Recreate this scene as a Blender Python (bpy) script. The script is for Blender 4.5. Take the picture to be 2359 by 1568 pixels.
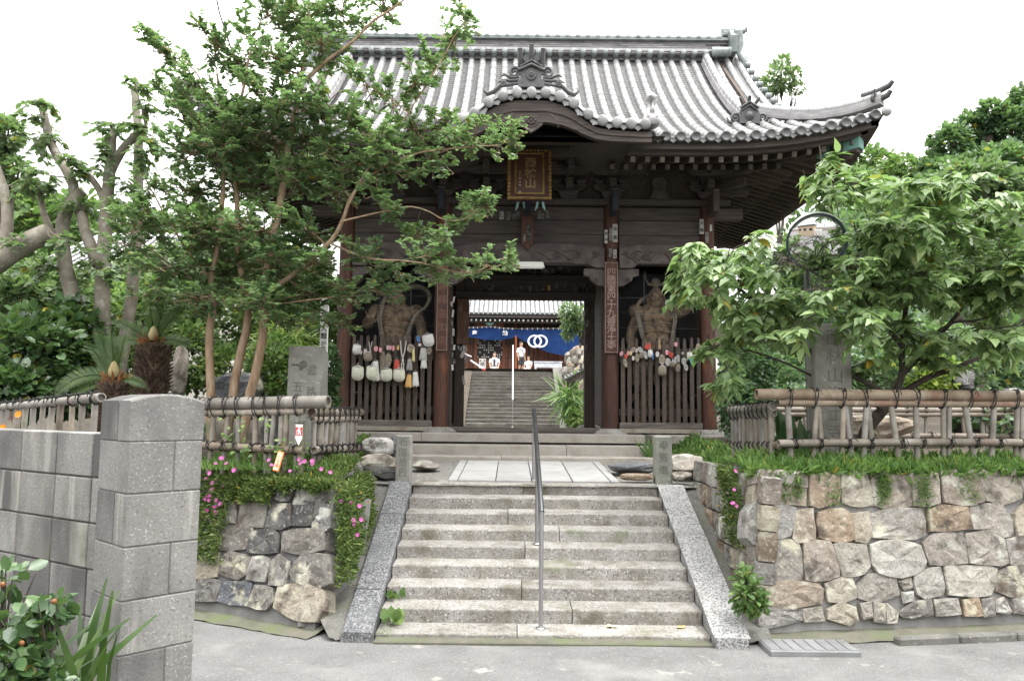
import bpy, math, random
import numpy as np
from mathutils import Vector, Matrix, Quaternion, noise as mnoise
random.seed(7); RNG = np.random.default_rng(7)
scene = bpy.context.scene
for o in list(bpy.data.objects): bpy.data.objects.remove(o)
col = scene.collection
PI = math.pi

# ------------------------------------------------------------------ camera
CZ, FPX, CX, CY = 2.01, 1791.0, 1179.0, 784.0        # eye height, focal length in units of a 2358 px wide frame
PITCH, ROLL = math.atan(164/1791), math.radians(0.6)
cam_data = bpy.data.cameras.new('camera'); cam = bpy.data.objects.new('camera', cam_data); col.objects.link(cam)
cam_data.sensor_width = 36; cam_data.lens = 36*FPX/2358; cam_data.clip_end = 3000; cam_data.clip_start = 0.05
CR = Matrix.Rotation(PI/2+PITCH, 3, 'X') @ Matrix.Rotation(ROLL, 3, 'Z')
cam.matrix_world = Matrix.Translation((0, 0, CZ)) @ CR.to_4x4()
scene.camera = cam

# ------------------------------------------------------------------ sky, sun, exposure
world = bpy.data.worlds.new("World"); scene.world = world; world.use_nodes = True
wn, wl = world.node_tree.nodes, world.node_tree.links
bg = wn['Background']; bg.inputs['Strength'].default_value = 0.1
sky = wn.new('ShaderNodeTexSky'); sky.sky_type = 'NISHITA'; sky.sun_disc = False
SUN_EL, SUN_ROT = math.radians(70), math.radians(110)
sky.sun_elevation = SUN_EL; sky.sun_rotation = SUN_ROT
tc = wn.new('ShaderNodeTexCoord'); nz = wn.new('ShaderNodeTexNoise'); nz.inputs['Scale'].default_value = 2.3; nz.inputs['Detail'].default_value = 5
rp = wn.new('ShaderNodeValToRGB'); rp.color_ramp.elements[0].position = .30; rp.color_ramp.elements[1].position = .55
rp.color_ramp.elements[0].color = (.74,.74,.74,1); rp.color_ramp.elements[1].color = (.97,.97,.97,1)
mx = wn.new('ShaderNodeMix'); mx.data_type = 'RGBA'; mx.inputs['B'].default_value = (8.9, 8.8, 8.6, 1)
wl.new(tc.outputs['Generated'], nz.inputs['Vector']); wl.new(nz.outputs['Fac'], rp.inputs['Fac'])
wl.new(rp.outputs['Color'], mx.inputs['Factor']); wl.new(sky.outputs['Color'], mx.inputs['A']); sp = wn.new('ShaderNodeSeparateXYZ'); wl.new(tc.outputs['Generated'], sp.inputs[0])       # overcast sky: three times brighter overhead than at the horizon
mr = wn.new('ShaderNodeMapRange'); wl.new(sp.outputs['Z'], mr.inputs[0])
for i_, q_ in enumerate((0, 1, .42, 1.95)): mr.inputs[i_+1].default_value = q_
m2 = wn.new('ShaderNodeMix'); m2.data_type = 'RGBA'; m2.blend_type = 'MULTIPLY'; m2.inputs['Factor'].default_value = 1
wl.new(mx.outputs['Result'], m2.inputs['A']); wl.new(mr.outputs[0], m2.inputs['B']); wl.new(m2.outputs['Result'], bg.inputs['Color'])
sun_d = bpy.data.lights.new('sun', 'SUN'); sun_d.energy = 1.1; sun_d.angle = math.radians(22); sun_d.color = (1, .97, .92)
sun = bpy.data.objects.new('sun', sun_d); col.objects.link(sun)
sd = Vector((math.sin(SUN_ROT)*math.cos(SUN_EL), math.cos(SUN_ROT)*math.cos(SUN_EL), math.sin(SUN_EL)))
sun.rotation_euler = sd.to_track_quat('Z', 'Y').to_euler()
scene.view_settings.view_transform = 'Standard'; scene.view_settings.look = 'None'
scene.view_settings.gamma = 1; scene.view_settings.use_curve_mapping = False
scene.view_settings.exposure = 1.8
scene.render.engine = 'CYCLES'
scene.cycles.use_denoising = True
scene.cycles.max_bounces = 9; scene.cycles.diffuse_bounces = 6; scene.cycles.transparent_max_bounces = 6

# ------------------------------------------------------------------ helpers
def ray(x, y):
    return CR @ Vector(((x-CX)/FPX, -(y-CY)/FPX, -1))
def P(x, y, Y):                                     # the place at depth Y seen at a point of the picture
    d = ray(x, y); return Vector((0, 0, CZ)) + d*(Y/d.y)
def PZ(x, y, z):
    d = ray(x, y); return Vector((0, 0, CZ)) + d*((z-CZ)/d.z)
def PP(x, y, p0, n):
    d = ray(x, y); o = Vector((0, 0, CZ)); return o + d*((p0-o).dot(n)/d.dot(n))
def ZZ(x0, y0, s):                                  # zoom crops -> frame units
    return lambda x, y: ((x0+x/s)/1.27566, (y0+y/s)/1.27566)
def rnd(a, b): return random.uniform(a, b)

def tag(o, label=None, cat=None, group=None, kind=None):
    if label: o['label'] = label
    if cat: o['category'] = cat
    if group: o['group'] = group
    if kind: o['kind'] = kind
    return o
def thing(name, label, cat, loc=(0, 0, 0), rz=0, group=None):
    o = bpy.data.objects.new(name, None); col.objects.link(o); o.empty_display_size = .1
    o.location = loc; o.rotation_euler = (0, 0, rz)
    return tag(o, label, cat, group)
def dup(root, loc=None, rz=None, label=None, scale=None):
    r = root.copy(); col.objects.link(r)
    if loc is not None: r.location = loc
    if rz is not None: r.rotation_euler = (0, 0, rz)
    if scale is not None: r.scale = (scale,)*3 if not hasattr(scale, '__len__') else scale
    if label: r['label'] = label
    for ch in list(root.children):
        c = ch.copy(); col.objects.link(c); c.parent = r
        for g in list(ch.children):
            d = g.copy(); col.objects.link(d); d.parent = c
    return r
def place(name, me, parent=None, mat=None, loc=(0, 0, 0), rot=None, scale=None):
    o = bpy.data.objects.new(name, me); col.objects.link(o); o.location = loc
    if rot is not None:
        if isinstance(rot, Quaternion): o.rotation_mode = 'QUATERNION'; o.rotation_quaternion = rot
        else: o.rotation_euler = rot
    if scale is not None: o.scale = scale if hasattr(scale, '__len__') else (scale,)*3
    if parent is not None: o.parent = parent
    return o

class MB:
    def __init__(s): s.v = []; s.f = []; s.m = Matrix.Identity(4); s.sm = []
    def add(s, vs, fs, smooth=False):
        n = len(s.v); m = s.m
        s.v += [tuple(m @ Vector(p)) for p in vs]; s.f += [tuple(i+n for i in f) for f in fs]; s.sm += [smooth]*len(fs)
    def box(s, c, d, r=None, e=0):
        a, b, h = d[0]/2, d[1]/2, d[2]/2; c = Vector(c)
        R = r if r is not None else Matrix.Identity(3)
        if not isinstance(R, Matrix): R = Matrix.Rotation(R, 3, 'Z')
        if e <= 0:
            vs = [c + R @ Vector((x*a, y*b, z*h)) for x in (-1, 1) for y in (-1, 1) for z in (-1, 1)]
            s.add(vs, [(0,1,3,2),(4,6,7,5),(0,4,5,1),(2,3,7,6),(0,2,6,4),(1,5,7,3)]); return
        e = min(e, a*.9, b*.9, h*.9)
        vs = []; ix = {}
        for x in (-1, 1):
            for y in (-1, 1):
                for z in (-1, 1):
                    ix[x, y, z] = len(vs)
                    vs += [Vector((x*a, y*(b-e), z*(h-e))), Vector((x*(a-e), y*b, z*(h-e))), Vector((x*(a-e), y*(b-e), z*h))]
        fs = []
        q = ((-1,-1),(1,-1),(1,1),(-1,1))
        for g in (-1, 1):
            fs.append([ix[g,i,j] for i, j in q]); fs.append([ix[i,g,j]+1 for i, j in q]); fs.append([ix[i,j,g]+2 for i, j in q])
            for k in (-1, 1):
                fs.append([ix[g,k,-1], ix[g,k,1], ix[g,k,1]+1, ix[g,k,-1]+1])
                fs.append([ix[g,-1,k], ix[g,1,k], ix[g,1,k]+2, ix[g,-1,k]+2])
                fs.append([ix[-1,g,k]+1, ix[1,g,k]+1, ix[1,g,k]+2, ix[-1,g,k]+2])
                for l in (-1, 1): fs.append([ix[g,k,l], ix[g,k,l]+1, ix[g,k,l]+2])
        out = []
        for f in fs:
            pc = sum((vs[i] for i in f), Vector())/len(f); nn = (vs[f[1]]-vs[f[0]]).cross(vs[f[2]]-vs[f[0]])
            out.append(f if nn.dot(pc) > 0 else f[::-1])
        s.add([c + R @ p for p in vs], out)
    def beam(s, a, b, w, h, up=(0, 0, 1), e=0):      # box from a to b
        a, b = Vector(a), Vector(b); d = b-a; L = d.length; x = d.normalized(); up = Vector(up)
        y = up.cross(x)
        if y.length < 1e-4: y = Vector((0, 1, 0)).cross(x)
        y.normalize(); z = x.cross(y)
        s.box((a+b)/2, (L, w, h), Matrix((x, y, z)).transposed(), e)
    def tube(s, pts, r, n=8, cap=True, smooth=True, flat=1.0):
        pts = [Vector(p) for p in pts]; k = len(pts)
        rs = r if hasattr(r, '__len__') else [r]*k
        t = (pts[1]-pts[0]).normalized(); u = t.orthogonal().normalized(); vs = []
        for i, p in enumerate(pts):
            t2 = (pts[min(i+1, k-1)]-pts[max(i-1, 0)])
            if t2.length > 1e-9:
                t2.normalize(); u = t.rotation_difference(t2) @ u; t = t2
            u = (u - t*u.dot(t)).normalized(); w = t.cross(u)
            vs += [p + (u*math.cos(a)*flat + w*math.sin(a))*rs[i] for a in (2*PI*j/n for j in range(n))]
        fs = [(i*n+j, i*n+(j+1) % n, (i+1)*n+(j+1) % n, (i+1)*n+j) for i in range(k-1) for j in range(n)]
        s.add(vs, fs, smooth)
        if cap:
            s.add(vs[:n], [tuple(range(n))[::-1]]); s.add(vs[-n:], [tuple(range(n))])
    def lathe(s, prof, c=(0, 0, 0), n=16, axis=None, smooth=True):
        c = Vector(c); R = Vector((0, 0, 1)).rotation_difference(Vector(axis)).to_matrix() if axis is not None else Matrix.Identity(3)
        vs = [c + R @ Vector((r*math.cos(2*PI*j/n), r*math.sin(2*PI*j/n), z)) for r, z in prof for j in range(n)]
        k = len(prof)
        fs = [(i*n+j, i*n+(j+1) % n, (i+1)*n+(j+1) % n, (i+1)*n+j) for i in range(k-1) for j in range(n)]
        s.add(vs, fs, smooth)
        s.add(vs[:n], [tuple(range(n))[::-1]]); s.add(vs[-n:], [tuple(range(n))])
    def prism(s, poly, dv):                          # poly: 3-d points, extruded by dv
        poly = [Vector(p) for p in poly]; dv = Vector(dv); n = len(poly)
        nn = Vector()
        for i in range(n): nn += poly[i].cross(poly[(i+1) % n])
        if nn.dot(dv) > 0: poly = poly[::-1]
        s.add(poly+[p+dv for p in poly], [tuple(range(n)), tuple(range(2*n-1, n-1, -1))]+[((i+1) % n, i, n+i, n+(i+1) % n) for i in range(n)])
    def ell(s, c, r, n=10, m=7, R=None):
        c = Vector(c); r = r if hasattr(r, '__len__') else (r,)*3; R = R or Matrix.Identity(3)
        vs = [c + R @ Vector((0, 0, -r[2]))]
        for i in range(1, m):
            th = PI*i/m
            vs += [c + R @ Vector((r[0]*math.sin(th)*math.cos(2*PI*j/n), r[1]*math.sin(th)*math.sin(2*PI*j/n), -r[2]*math.cos(th))) for j in range(n)]
        vs.append(c + R @ Vector((0, 0, r[2])))
        fs = [(0, 1+(j+1) % n, 1+j) for j in range(n)]
        for i in range(m-2):
            fs += [(1+i*n+j, 1+i*n+(j+1) % n, 1+(i+1)*n+(j+1) % n, 1+(i+1)*n+j) for j in range(n)]
        L = len(vs)-1; b = 1+(m-2)*n
        fs += [(L, b+j, b+(j+1) % n) for j in range(n)]
        s.add(vs, fs, True)
    def grid(s, f, nu, nv, smooth=True):
        vs = [f(i/nu, j/nv) for i in range(nu+1) for j in range(nv+1)]
        w = nv+1
        s.add(vs, [(i*w+j, (i+1)*w+j, (i+1)*w+j+1, i*w+j+1) for i in range(nu) for j in range(nv)], smooth)
    def mesh(s, name, mat=None):
        me = bpy.data.meshes.new(name); me.from_pydata(s.v, [], s.f); me.polygons.foreach_set('use_smooth', s.sm)
        if mat is not None: me.materials.append(mat)
        me.update(); return me
    def build(s, name, mat, parent=None, **k):
        return place(name, s.mesh(name, mat), parent, **k)

def np_mesh(name, V, F, mat, attr=None):             # V (n,3), F (m,k) same size faces
    me = bpy.data.meshes.new(name); k = F.shape[1]
    me.vertices.add(len(V)); me.vertices.foreach_set('co', V.astype(np.float32).ravel())
    me.loops.add(F.size); me.loops.foreach_set('vertex_index', F.astype(np.int32).ravel())
    me.polygons.add(len(F)); me.polygons.foreach_set('loop_start', (np.arange(len(F))*k).astype(np.int32))
    me.update(calc_edges=True); me.validate()
    if attr is not None:
        a = me.attributes.new('rnd', 'FLOAT', 'POINT'); a.data.foreach_set('value', attr.astype(np.float32))
    me.materials.append(mat); return me

def remeshed(mb, name, mat, vox, parent=None, smooth=2):   # overlapping volumes fused into one continuous skin
    me = mb.mesh(name, mat); o = bpy.data.objects.new(name+'_tmp', me); col.objects.link(o)
    m = o.modifiers.new('r', 'REMESH'); m.mode = 'VOXEL'; m.voxel_size = vox; m.use_smooth_shade = True
    if smooth:
        q = o.modifiers.new('s', 'SMOOTH'); q.iterations = smooth; q.factor = .5
    dg = bpy.context.evaluated_depsgraph_get(); dg.update()
    me2 = bpy.data.meshes.new_from_object(o.evaluated_get(dg)); me2.name = name
    bpy.data.objects.remove(o)
    me2.materials.clear(); me2.materials.append(mat)
    me2.polygons.foreach_set('use_smooth', [True]*len(me2.polygons))
    return place(name, me2, parent)

def text(body, size, name, mat, parent=None, loc=(0, 0, 0), rz=0, tilt=0, ext=.003, off=.0, vertical=True, line=1.0, sx=1.0):
    cu = bpy.data.curves.new(name, 'FONT'); cu.body = '\n'.join(body) if vertical else body
    cu.size = size; cu.align_x = 'CENTER'; cu.align_y = 'CENTER'; cu.space_line = line; cu.extrude = ext; cu.offset = off; cu.resolution_u = 2
    o = bpy.data.objects.new(name+'_tmp', cu); col.objects.link(o)
    dg = bpy.context.evaluated_depsgraph_get(); dg.update()
    me = bpy.data.meshes.new_from_object(o.evaluated_get(dg)); bpy.data.objects.remove(o); me.name = name
    me.materials.clear(); me.materials.append(mat)
    if sx != 1: me.transform(Matrix.Diagonal((sx, 1, 1, 1)))
    me.transform(Matrix.Rotation(PI/2+tilt, 4, 'X'))
    # centre on its own bounds
    co = np.zeros(len(me.vertices)*3, np.float32); me.vertices.foreach_get('co', co); co = co.reshape(-1, 3)
    if len(co):
        c = (co.max(0)+co.min(0))/2; me.transform(Matrix.Translation((-c[0], -c[1], -c[2])))
    return place(name, me, parent, loc=loc, rot=(0, 0, rz))

# ------------------------------------------------------------------ materials
MATS = {}
def mat(name, cols, scale=6, rough=.8, bump=.25, bscale=None, stretch=(1, 1, 1), metal=0, rand=.12, speck=None, stain=None, detail=6, attr=False, trans=0, spec=.4, hue=0, wave=None, pos=None):
    """noise colour ramp over object space (shifted per object), optional speckle (colour, scale, threshold, amount) and stain (colour, scale, lo, hi, stretch)"""
    m = bpy.data.materials.new(name); m.use_nodes = True; n, l = m.node_tree.nodes, m.node_tree.links
    bs = n['Principled BSDF']; bs.inputs['Roughness'].default_value = rough; bs.inputs['Metallic'].default_value = metal
    bs.inputs['Specular IOR Level'].default_value = spec
    tcn = n.new('ShaderNodeTexCoord'); oi = n.new('ShaderNodeObjectInfo')
    ad = n.new('ShaderNodeVectorMath'); ad.operation = 'MULTIPLY_ADD'
    cm = n.new('ShaderNodeCombineXYZ')
    for k in ('X', 'Y', 'Z'): l.new(oi.outputs['Random'], cm.inputs[k])
    ad.inputs[1].default_value = (91.7, 53.3, 37.1); l.new(cm.outputs[0], ad.inputs[0]); l.new(tcn.outputs['Object'], ad.inputs[2])
    def mapped(st):
        if tuple(st) == (1, 1, 1): return ad.outputs[0]
        mp = n.new('ShaderNodeVectorMath'); mp.operation = 'MULTIPLY'; mp.inputs[1].default_value = st; l.new(ad.outputs[0], mp.inputs[0]); return mp.outputs[0]
    def noise(sc, st=(1, 1, 1), det=detail, ro=.6):
        t = n.new('ShaderNodeTexNoise'); t.inputs['Scale'].default_value = sc; t.inputs['Detail'].default_value = det; t.inputs['Roughness'].default_value = ro
        l.new(mapped(st), t.inputs['Vector']); return t.outputs['Fac']
    def mixc(f, a, b, mode='MIX'):
        x = n.new('ShaderNodeMix'); x.data_type = 'RGBA'; x.blend_type = mode; x.clamp_factor = True
        for s_, v in (('Factor', f), ('A', a), ('B', b)):
            if hasattr(v, 'is_linked') or hasattr(v, 'node'): l.new(v, x.inputs[s_])
            elif s_ == 'Factor': x.inputs[s_].default_value = v
            else: x.inputs[s_].default_value = (*v, 1)
        return x.outputs['Result']
    def rng_(v, a, b, c=0, d=1):
        r = n.new('ShaderNodeMapRange'); l.new(v, r.inputs[0])
        for i, q in enumerate((a, b, c, d)): r.inputs[i+1].default_value = q
        return r.outputs[0]
    f = noise(scale, stretch)
    cr = n.new('ShaderNodeValToRGB'); e = cr.color_ramp.elements
    k = len(cols)
    ps = pos or [.32+.36*i/max(k-1, 1) for i in range(k)]
    while len(e) < k: e.new(.5)
    for i, c in enumerate(cols): e[i].position = ps[i]; e[i].color = (*c, 1)
    l.new(f, cr.inputs['Fac']); c = cr.outputs['Color']
    hb = f
    for sp in ([speck] if speck and not isinstance(speck, list) else speck or []):
        g = noise(sp[1], det=2); c = mixc(rng_(g, sp[2], sp[2]+.08, 0, sp[3]), c, sp[0]); hb = g
    for st in ([stain] if stain and not isinstance(stain, list) else stain or []):
        g = noise(st[1], st[4] if len(st) > 4 else (1, 1, 1), 4); c = mixc(rng_(g, st[2], st[3]), c, st[0])
    if rand:
        hs = n.new('ShaderNodeHueSaturation'); v = rng_(oi.outputs['Random'], 0, 1, 1-rand, 1+rand); l.new(v, hs.inputs['Value'])
        if hue:
            ml = n.new('ShaderNodeMath'); ml.operation = 'MULTIPLY'; ml.inputs[1].default_value = 7.13; l.new(oi.outputs['Random'], ml.inputs[0])
            fr = n.new('ShaderNodeMath'); fr.operation = 'FRACT'; l.new(ml.outputs[0], fr.inputs[0])
            l.new(rng_(fr.outputs[0], 0, 1, .5-hue, .5+hue), hs.inputs['Hue']); l.new(rng_(fr.outputs[0], 0, 1, 1.3, .5), hs.inputs['Saturation'])
        l.new(c, hs.inputs['Color']); c = hs.outputs['Color']
    if attr:
        at = n.new('ShaderNodeAttribute'); at.attribute_name = 'rnd'
        hs = n.new('ShaderNodeHueSaturation'); l.new(rng_(at.outputs['Fac'], 0, 1, .62, 1.45), hs.inputs['Value']); l.new(rng_(at.outputs['Fac'], 0, 1, .515, .485), hs.inputs['Hue'])
        l.new(c, hs.inputs['Color']); c = hs.outputs['Color']
        # a few tips yellow or turned
        c = mixc(rng_(at.outputs['Fac'], .985, .99), c, (.30, .22, .03))
    l.new(c, bs.inputs['Base Color'])
    if bump:
        b = n.new('ShaderNodeBump'); b.inputs['Strength'].default_value = bump; b.inputs['Distance'].default_value = .02
        l.new(noise(bscale, stretch) if bscale else hb, b.inputs['Height']); l.new(b.outputs['Normal'], bs.inputs['Normal'])
    if trans:
        t = n.new('ShaderNodeBsdfTranslucent'); l.new(mixc(.5, c, (.24, .42, .09), 'MIX') if attr else c, t.inputs['Color'])
        ms = n.new('ShaderNodeMixShader'); ms.inputs[0].default_value = trans
        l.new(bs.outputs[0], ms.inputs[1]); l.new(t.outputs[0], ms.inputs[2]); l.new(ms.outputs[0], n['Material Output'].inputs['Surface'])
    MATS[name] = m; return m
def plain(name, c, rough=.6, metal=0, spec=.4): return mat(name, [c, tuple(x*.85 for x in c)], 8, rough, .05, metal=metal, spec=spec, rand=.05)
M = MATS
mat('asphalt', [(0.1053,0.1039,0.1018),(0.1404,0.1390,0.1369),(0.1720,0.1699,0.1670)], 1.6, .92, .6, 60, rand=0, detail=9, speck=[((.27,.27,.265),60,.59,.6),((.07,.07,.07),65,.58,.6),((.26,.26,.255),120,.58,.6)], stain=[((.265,.26,.25),.9,.56,.78),((.13,.128,.125),1.3,.58,.74,(1,2,1)),((.30,.29,.26),5,.64,.74)])
mat('granite', [(0.1722,0.1599,0.1394),(0.2460,0.2337,0.2132),(0.3034,0.2952,0.2829)], 4, .88, .6, 45, rand=.10, speck=[((.07,.065,.06),38,.575,.75),((.50,.49,.47),46,.59,.7)], stain=[((.13,.115,.09),3.2,.54,.70),((.12,.14,.07),1.5,.62,.76)])
mat('granite_warm', [(0.2400,0.2160,0.1920),(0.3120,0.2880,0.2580),(0.3480,0.3300,0.3060)], 3, .85, .35, 60, rand=.07, speck=[((.24,.21,.19),60,.62,.5),((.66,.62,.58),80,.62,.5)], stain=((.27,.26,.23),1.6,.60,.75))
mat('granite_black', [(0.0600,0.0630,0.0690),(0.1140,0.1170,0.1230),(0.1920,0.1920,0.1920)], 26, .85, .5, 40, rand=.06, speck=[((.36,.36,.36),62,.55,.8),((.03,.035,.04),55,.54,.85)], stain=((.08,.085,.09),1.4,.5,.66))
mat('granite_white', [(0.2560,0.2520,0.2480),(0.3200,0.3160,0.3120),(0.3680,0.3640,0.3600)], 14, .85, .5, 40, rand=.06, speck=[((.07,.075,.085),52,.50,.8),((.52,.52,.52),60,.60,.7)], stain=((.2,.2,.19),1.5,.56,.72))
mat('carved_stone', [(0.1760,0.1716,0.1540),(0.2420,0.2376,0.2156),(0.2948,0.2904,0.2684)], 4, .9, .4, 40, rand=.05, speck=[((.45,.46,.43),16,.64,.7),((.13,.135,.13),55,.62,.6)], stain=((.17,.19,.15),1.8,.55,.7))
mat('carved_faint', [(.13,.125,.11),(.19,.185,.165)], 8, .95, 0, rand=0)
mat('carved_ink', [(.115,.11,.098),(.15,.145,.13)], 8, .95, 0, rand=0)
mat('block', [(0.1386,0.1361,0.1302),(0.1806,0.1764,0.1680),(0.2142,0.2100,0.1999)], 2.0, .92, .22, 70, rand=.07, speck=[((.38,.38,.36),90,.60,.6),((.07,.07,.07),95,.59,.6)], stain=[((.075,.073,.072),1.7,.46,.62,(1,1,.40)),((.36,.35,.32),3.5,.60,.74,(1.6,1.6,.12)),((.33,.32,.29),2.6,.56,.74,(1,1,.22)),((.11,.115,.085),1.6,.60,.74)])
mat('mortar', [(0.1200,0.1170,0.1140),(0.1740,0.1710,0.1680)], 6, .95, .4, 40, rand=0)
mat('mortar_white', [(0.1170,0.1148,0.1084),(0.1951,0.1907,0.1864),(0.2948,0.2904,0.2861)], 2.2, .95, .4, 40, rand=0)
ROCKV = {
 'rock_tan': [(.30,.235,.175),(.40,.325,.25),(.47,.41,.34)], 'rock_grey': [(.26,.245,.22),(.36,.34,.31),(.44,.42,.385)],
 'rock_pale': [(.36,.325,.26),(.46,.42,.345),(.54,.505,.43)], 'rock_dark': [(.055,.056,.06),(.12,.118,.118),(.22,.215,.205)],
 'rock_brown': [(.19,.14,.10),(.28,.215,.16),(.36,.30,.235)], 'rock_white': [(.42,.40,.37),(.58,.56,.52),(.66,.64,.61)],
 'rock_slate': [(.15,.14,.125),(.23,.215,.195),(.32,.305,.28)],
 'rock_blue': [(.11,.12,.135),(.17,.18,.20),(.24,.25,.27)]}
for k, v in ROCKV.items():
    v = [tuple(c*.56 for c in q) for q in v]; mat(k, v, 5, .9, .9, 16, rand=.10, speck=[((.42,.40,.34),34,.60,.55),((.05,.047,.042),40,.58,.55)], stain=[((.075,.062,.05),4.5,.53,.68),((.38,.37,.30),3.6,.56,.68)], hue=.004)
mat('cement', [(0.0816,0.0782,0.0714),(0.1292,0.1258,0.1156),(0.1700,0.1632,0.1496)], 4, .95, .6, 30, rand=0, speck=[((.34,.33,.31),35,.64,.7)], stain=((.10,.105,.075),2,.5,.7))
mat('gravel', [(0.1088,0.1024,0.0928),(0.1664,0.1600,0.1472),(0.2304,0.2240,0.2112)], 24, .95, .9, 45, rand=0, speck=((.5,.49,.46),40,.62,.8))
mat('slab', [(0.2427,0.2427,0.2397),(0.2852,0.2852,0.2822),(0.3155,0.3155,0.3125)], 4, .85, .2, 60, rand=.07, speck=((.34,.34,.34),70,.62,.5), stain=((.33,.32,.30),1.6,.58,.75))
mat('gutter', [(0.0868,0.0868,0.0620),(0.1302,0.1240,0.0992)], 7, .9, .4, 30, rand=0, stain=((.10,.12,.06),3,.5,.65))
mat('soil', [(0.0504,0.0392,0.0280),(0.0840,0.0672,0.0504)], 8, .95, .6, 20, rand=0)
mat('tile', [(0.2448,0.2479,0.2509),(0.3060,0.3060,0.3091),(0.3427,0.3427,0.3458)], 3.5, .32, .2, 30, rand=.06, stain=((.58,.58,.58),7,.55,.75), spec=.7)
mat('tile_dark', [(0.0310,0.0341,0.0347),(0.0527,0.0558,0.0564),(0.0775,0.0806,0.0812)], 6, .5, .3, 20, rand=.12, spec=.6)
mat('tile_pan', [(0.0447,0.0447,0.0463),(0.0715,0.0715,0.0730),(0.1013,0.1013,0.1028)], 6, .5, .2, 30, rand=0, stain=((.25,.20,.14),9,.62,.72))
mat('tile_old', [(.10,.125,.125),(.17,.195,.195),(.24,.265,.262)], 5, .5, .3, 20, rand=.12, spec=.6)
mat('tile_mid', [(0.1020,0.1037,0.1071),(0.1615,0.1632,0.1666),(0.2210,0.2227,0.2253)], 5, .45, .2, 30, rand=.15, spec=.6)
mat('fruit', [(0.1540,0.0560,0.0175),(0.2100,0.0840,0.0245)], 5, .5, 0, rand=.1)
mat('drain', [(.15,.155,.16),(.20,.205,.21)], 6, .7, .2, 40, rand=.1, stain=((.11,.11,.10),3,.55,.7))
mat('noshi', [(0.1700,0.1658,0.1700),(0.2380,0.2295,0.2380),(0.3060,0.2975,0.3017)], 4, .6, .2, 20, rand=.2)
W1 = (12, 12, 1.0); WX = (1.0, 12, 12)
mat('wood_v', [(0.0336,0.0245,0.0213),(0.0514,0.0369,0.0314),(0.0737,0.0537,0.0458)], 3.0, .75, .35, 9, W1, rand=.15)
mat('wood_h', [(0.0390,0.0309,0.0272),(0.0593,0.0473,0.0427),(0.0853,0.0711,0.0639)], 2.4, .75, .35, 9, WX, rand=.15)
mat('wood_y', [(0.0413,0.0310,0.0259),(0.0640,0.0487,0.0403),(0.0982,0.0752,0.0620)], 3.0, .75, .35, 9, (12,1,12), rand=.2)
mat('wood_red', [(0.0439,0.0191,0.0136),(0.0677,0.0271,0.0184),(0.0956,0.0439,0.0287)], 2.6, .7, .35, 9, W1, rand=.1, stain=[((.20,.075,.03),1.4,.58,.75,(2,2,.8)),((.035,.022,.02),1.2,.52,.7,(3,3,.6))])
mat('wood_carved', [(0.0438,0.0336,0.0313),(0.0688,0.0552,0.0513),(0.1002,0.0852,0.0789)], 6, .7, .3, 20, rand=.1)
mat('wood_grey', [(0.0630,0.0546,0.0476),(0.1050,0.0910,0.0805),(0.1540,0.1400,0.1260)], 3, .85, .4, 9, WX, rand=.15)
mat('wood_end', [(0.0770,0.0630,0.0525),(0.1330,0.1155,0.1015)], 20, .85, .3, rand=.25)
mat('wood_pale', [(.30,.20,.10),(.42,.30,.17)], 4, .7, .2, 10, WX, rand=.05)
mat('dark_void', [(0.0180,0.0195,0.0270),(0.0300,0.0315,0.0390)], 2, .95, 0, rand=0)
mat('plaster', [(0.2304,0.1984,0.1600),(0.2944,0.2624,0.2240),(0.3328,0.3072,0.2688)], 3, .95, .3, 15, rand=0, stain=((.2,.16,.12),2,.55,.7))
mat('gold', [(.10,.062,.022),(.19,.115,.033),(.26,.17,.06)], 9, .5, .2, metal=.25, rand=.1)
mat('plaque_red', [(.055,.025,.018),(.085,.038,.026)], 4, .5, .2, 9, W1, rand=0)
mat('letter_pale', [(.17,.115,.10),(.28,.21,.185)], 14, .8, .1, rand=0)
mat('letter_gold', [(.17,.105,.045),(.27,.19,.09)], 12, .5, .1, metal=.2, rand=0)
mat('paper', [(0.3400,0.3315,0.3145),(0.4675,0.4590,0.4420)], 9, .9, .05, rand=.3)
mat('paper_worn', [(.09,.085,.08),(.16,.155,.145),(.30,.29,.275)], 22, .9, .05, rand=.4, speck=((.03,.03,.03),60,.5,.9))
mat('ink', [(.02,.02,.02),(.03,.03,.03)], 8, .9, 0, rand=0)
mat('ink_blue', [(.015,.03,.07),(.02,.04,.09)], 8, .6, 0, rand=0)
mat('statue', [(0.1534,0.1083,0.0686),(0.2707,0.1949,0.1263),(0.3971,0.2978,0.2076)], 9, .8, .5, 22, rand=.08, stain=((.055,.042,.03),5,.50,.68))
mat('ribbon', [(0.2040,0.1785,0.1360),(0.3230,0.2805,0.2210),(0.4080,0.3570,0.2890)], 4, .85, .4, 30, (3,3,14), rand=.05)
mat('wire', [(0.0504,0.0525,0.0546),(0.0756,0.0777,0.0798)], 8, .6, 0, rand=0, metal=.2)
mat('cloth_white', [(0.5160,0.5074,0.4902),(0.6192,0.6149,0.6020)], 14, .95, .4, 20, rand=.12)
mat('cloth_grey', [(.26,.25,.24),(.38,.37,.36)], 20, .95, .5, 30, rand=.2)
mat('cloth_print', [(0.4872,0.4872,0.3864),(0.5544,0.5544,0.4704),(0.5880,0.5880,0.5208)], 30, .95, .2, rand=.05, speck=[((.20,.26,.12),45,.60,.8),((.66,.58,.26),60,.62,.7)])
mat('cloth_red', [(.36,.05,.035),(.50,.10,.07)], 12, .9, .3, 20, rand=.1)
mat('cloth_orange', [(.55,.30,.08),(.66,.46,.20)], 26, .9, .2, rand=.05, speck=((.40,.14,.08),50,.6,.8))
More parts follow.
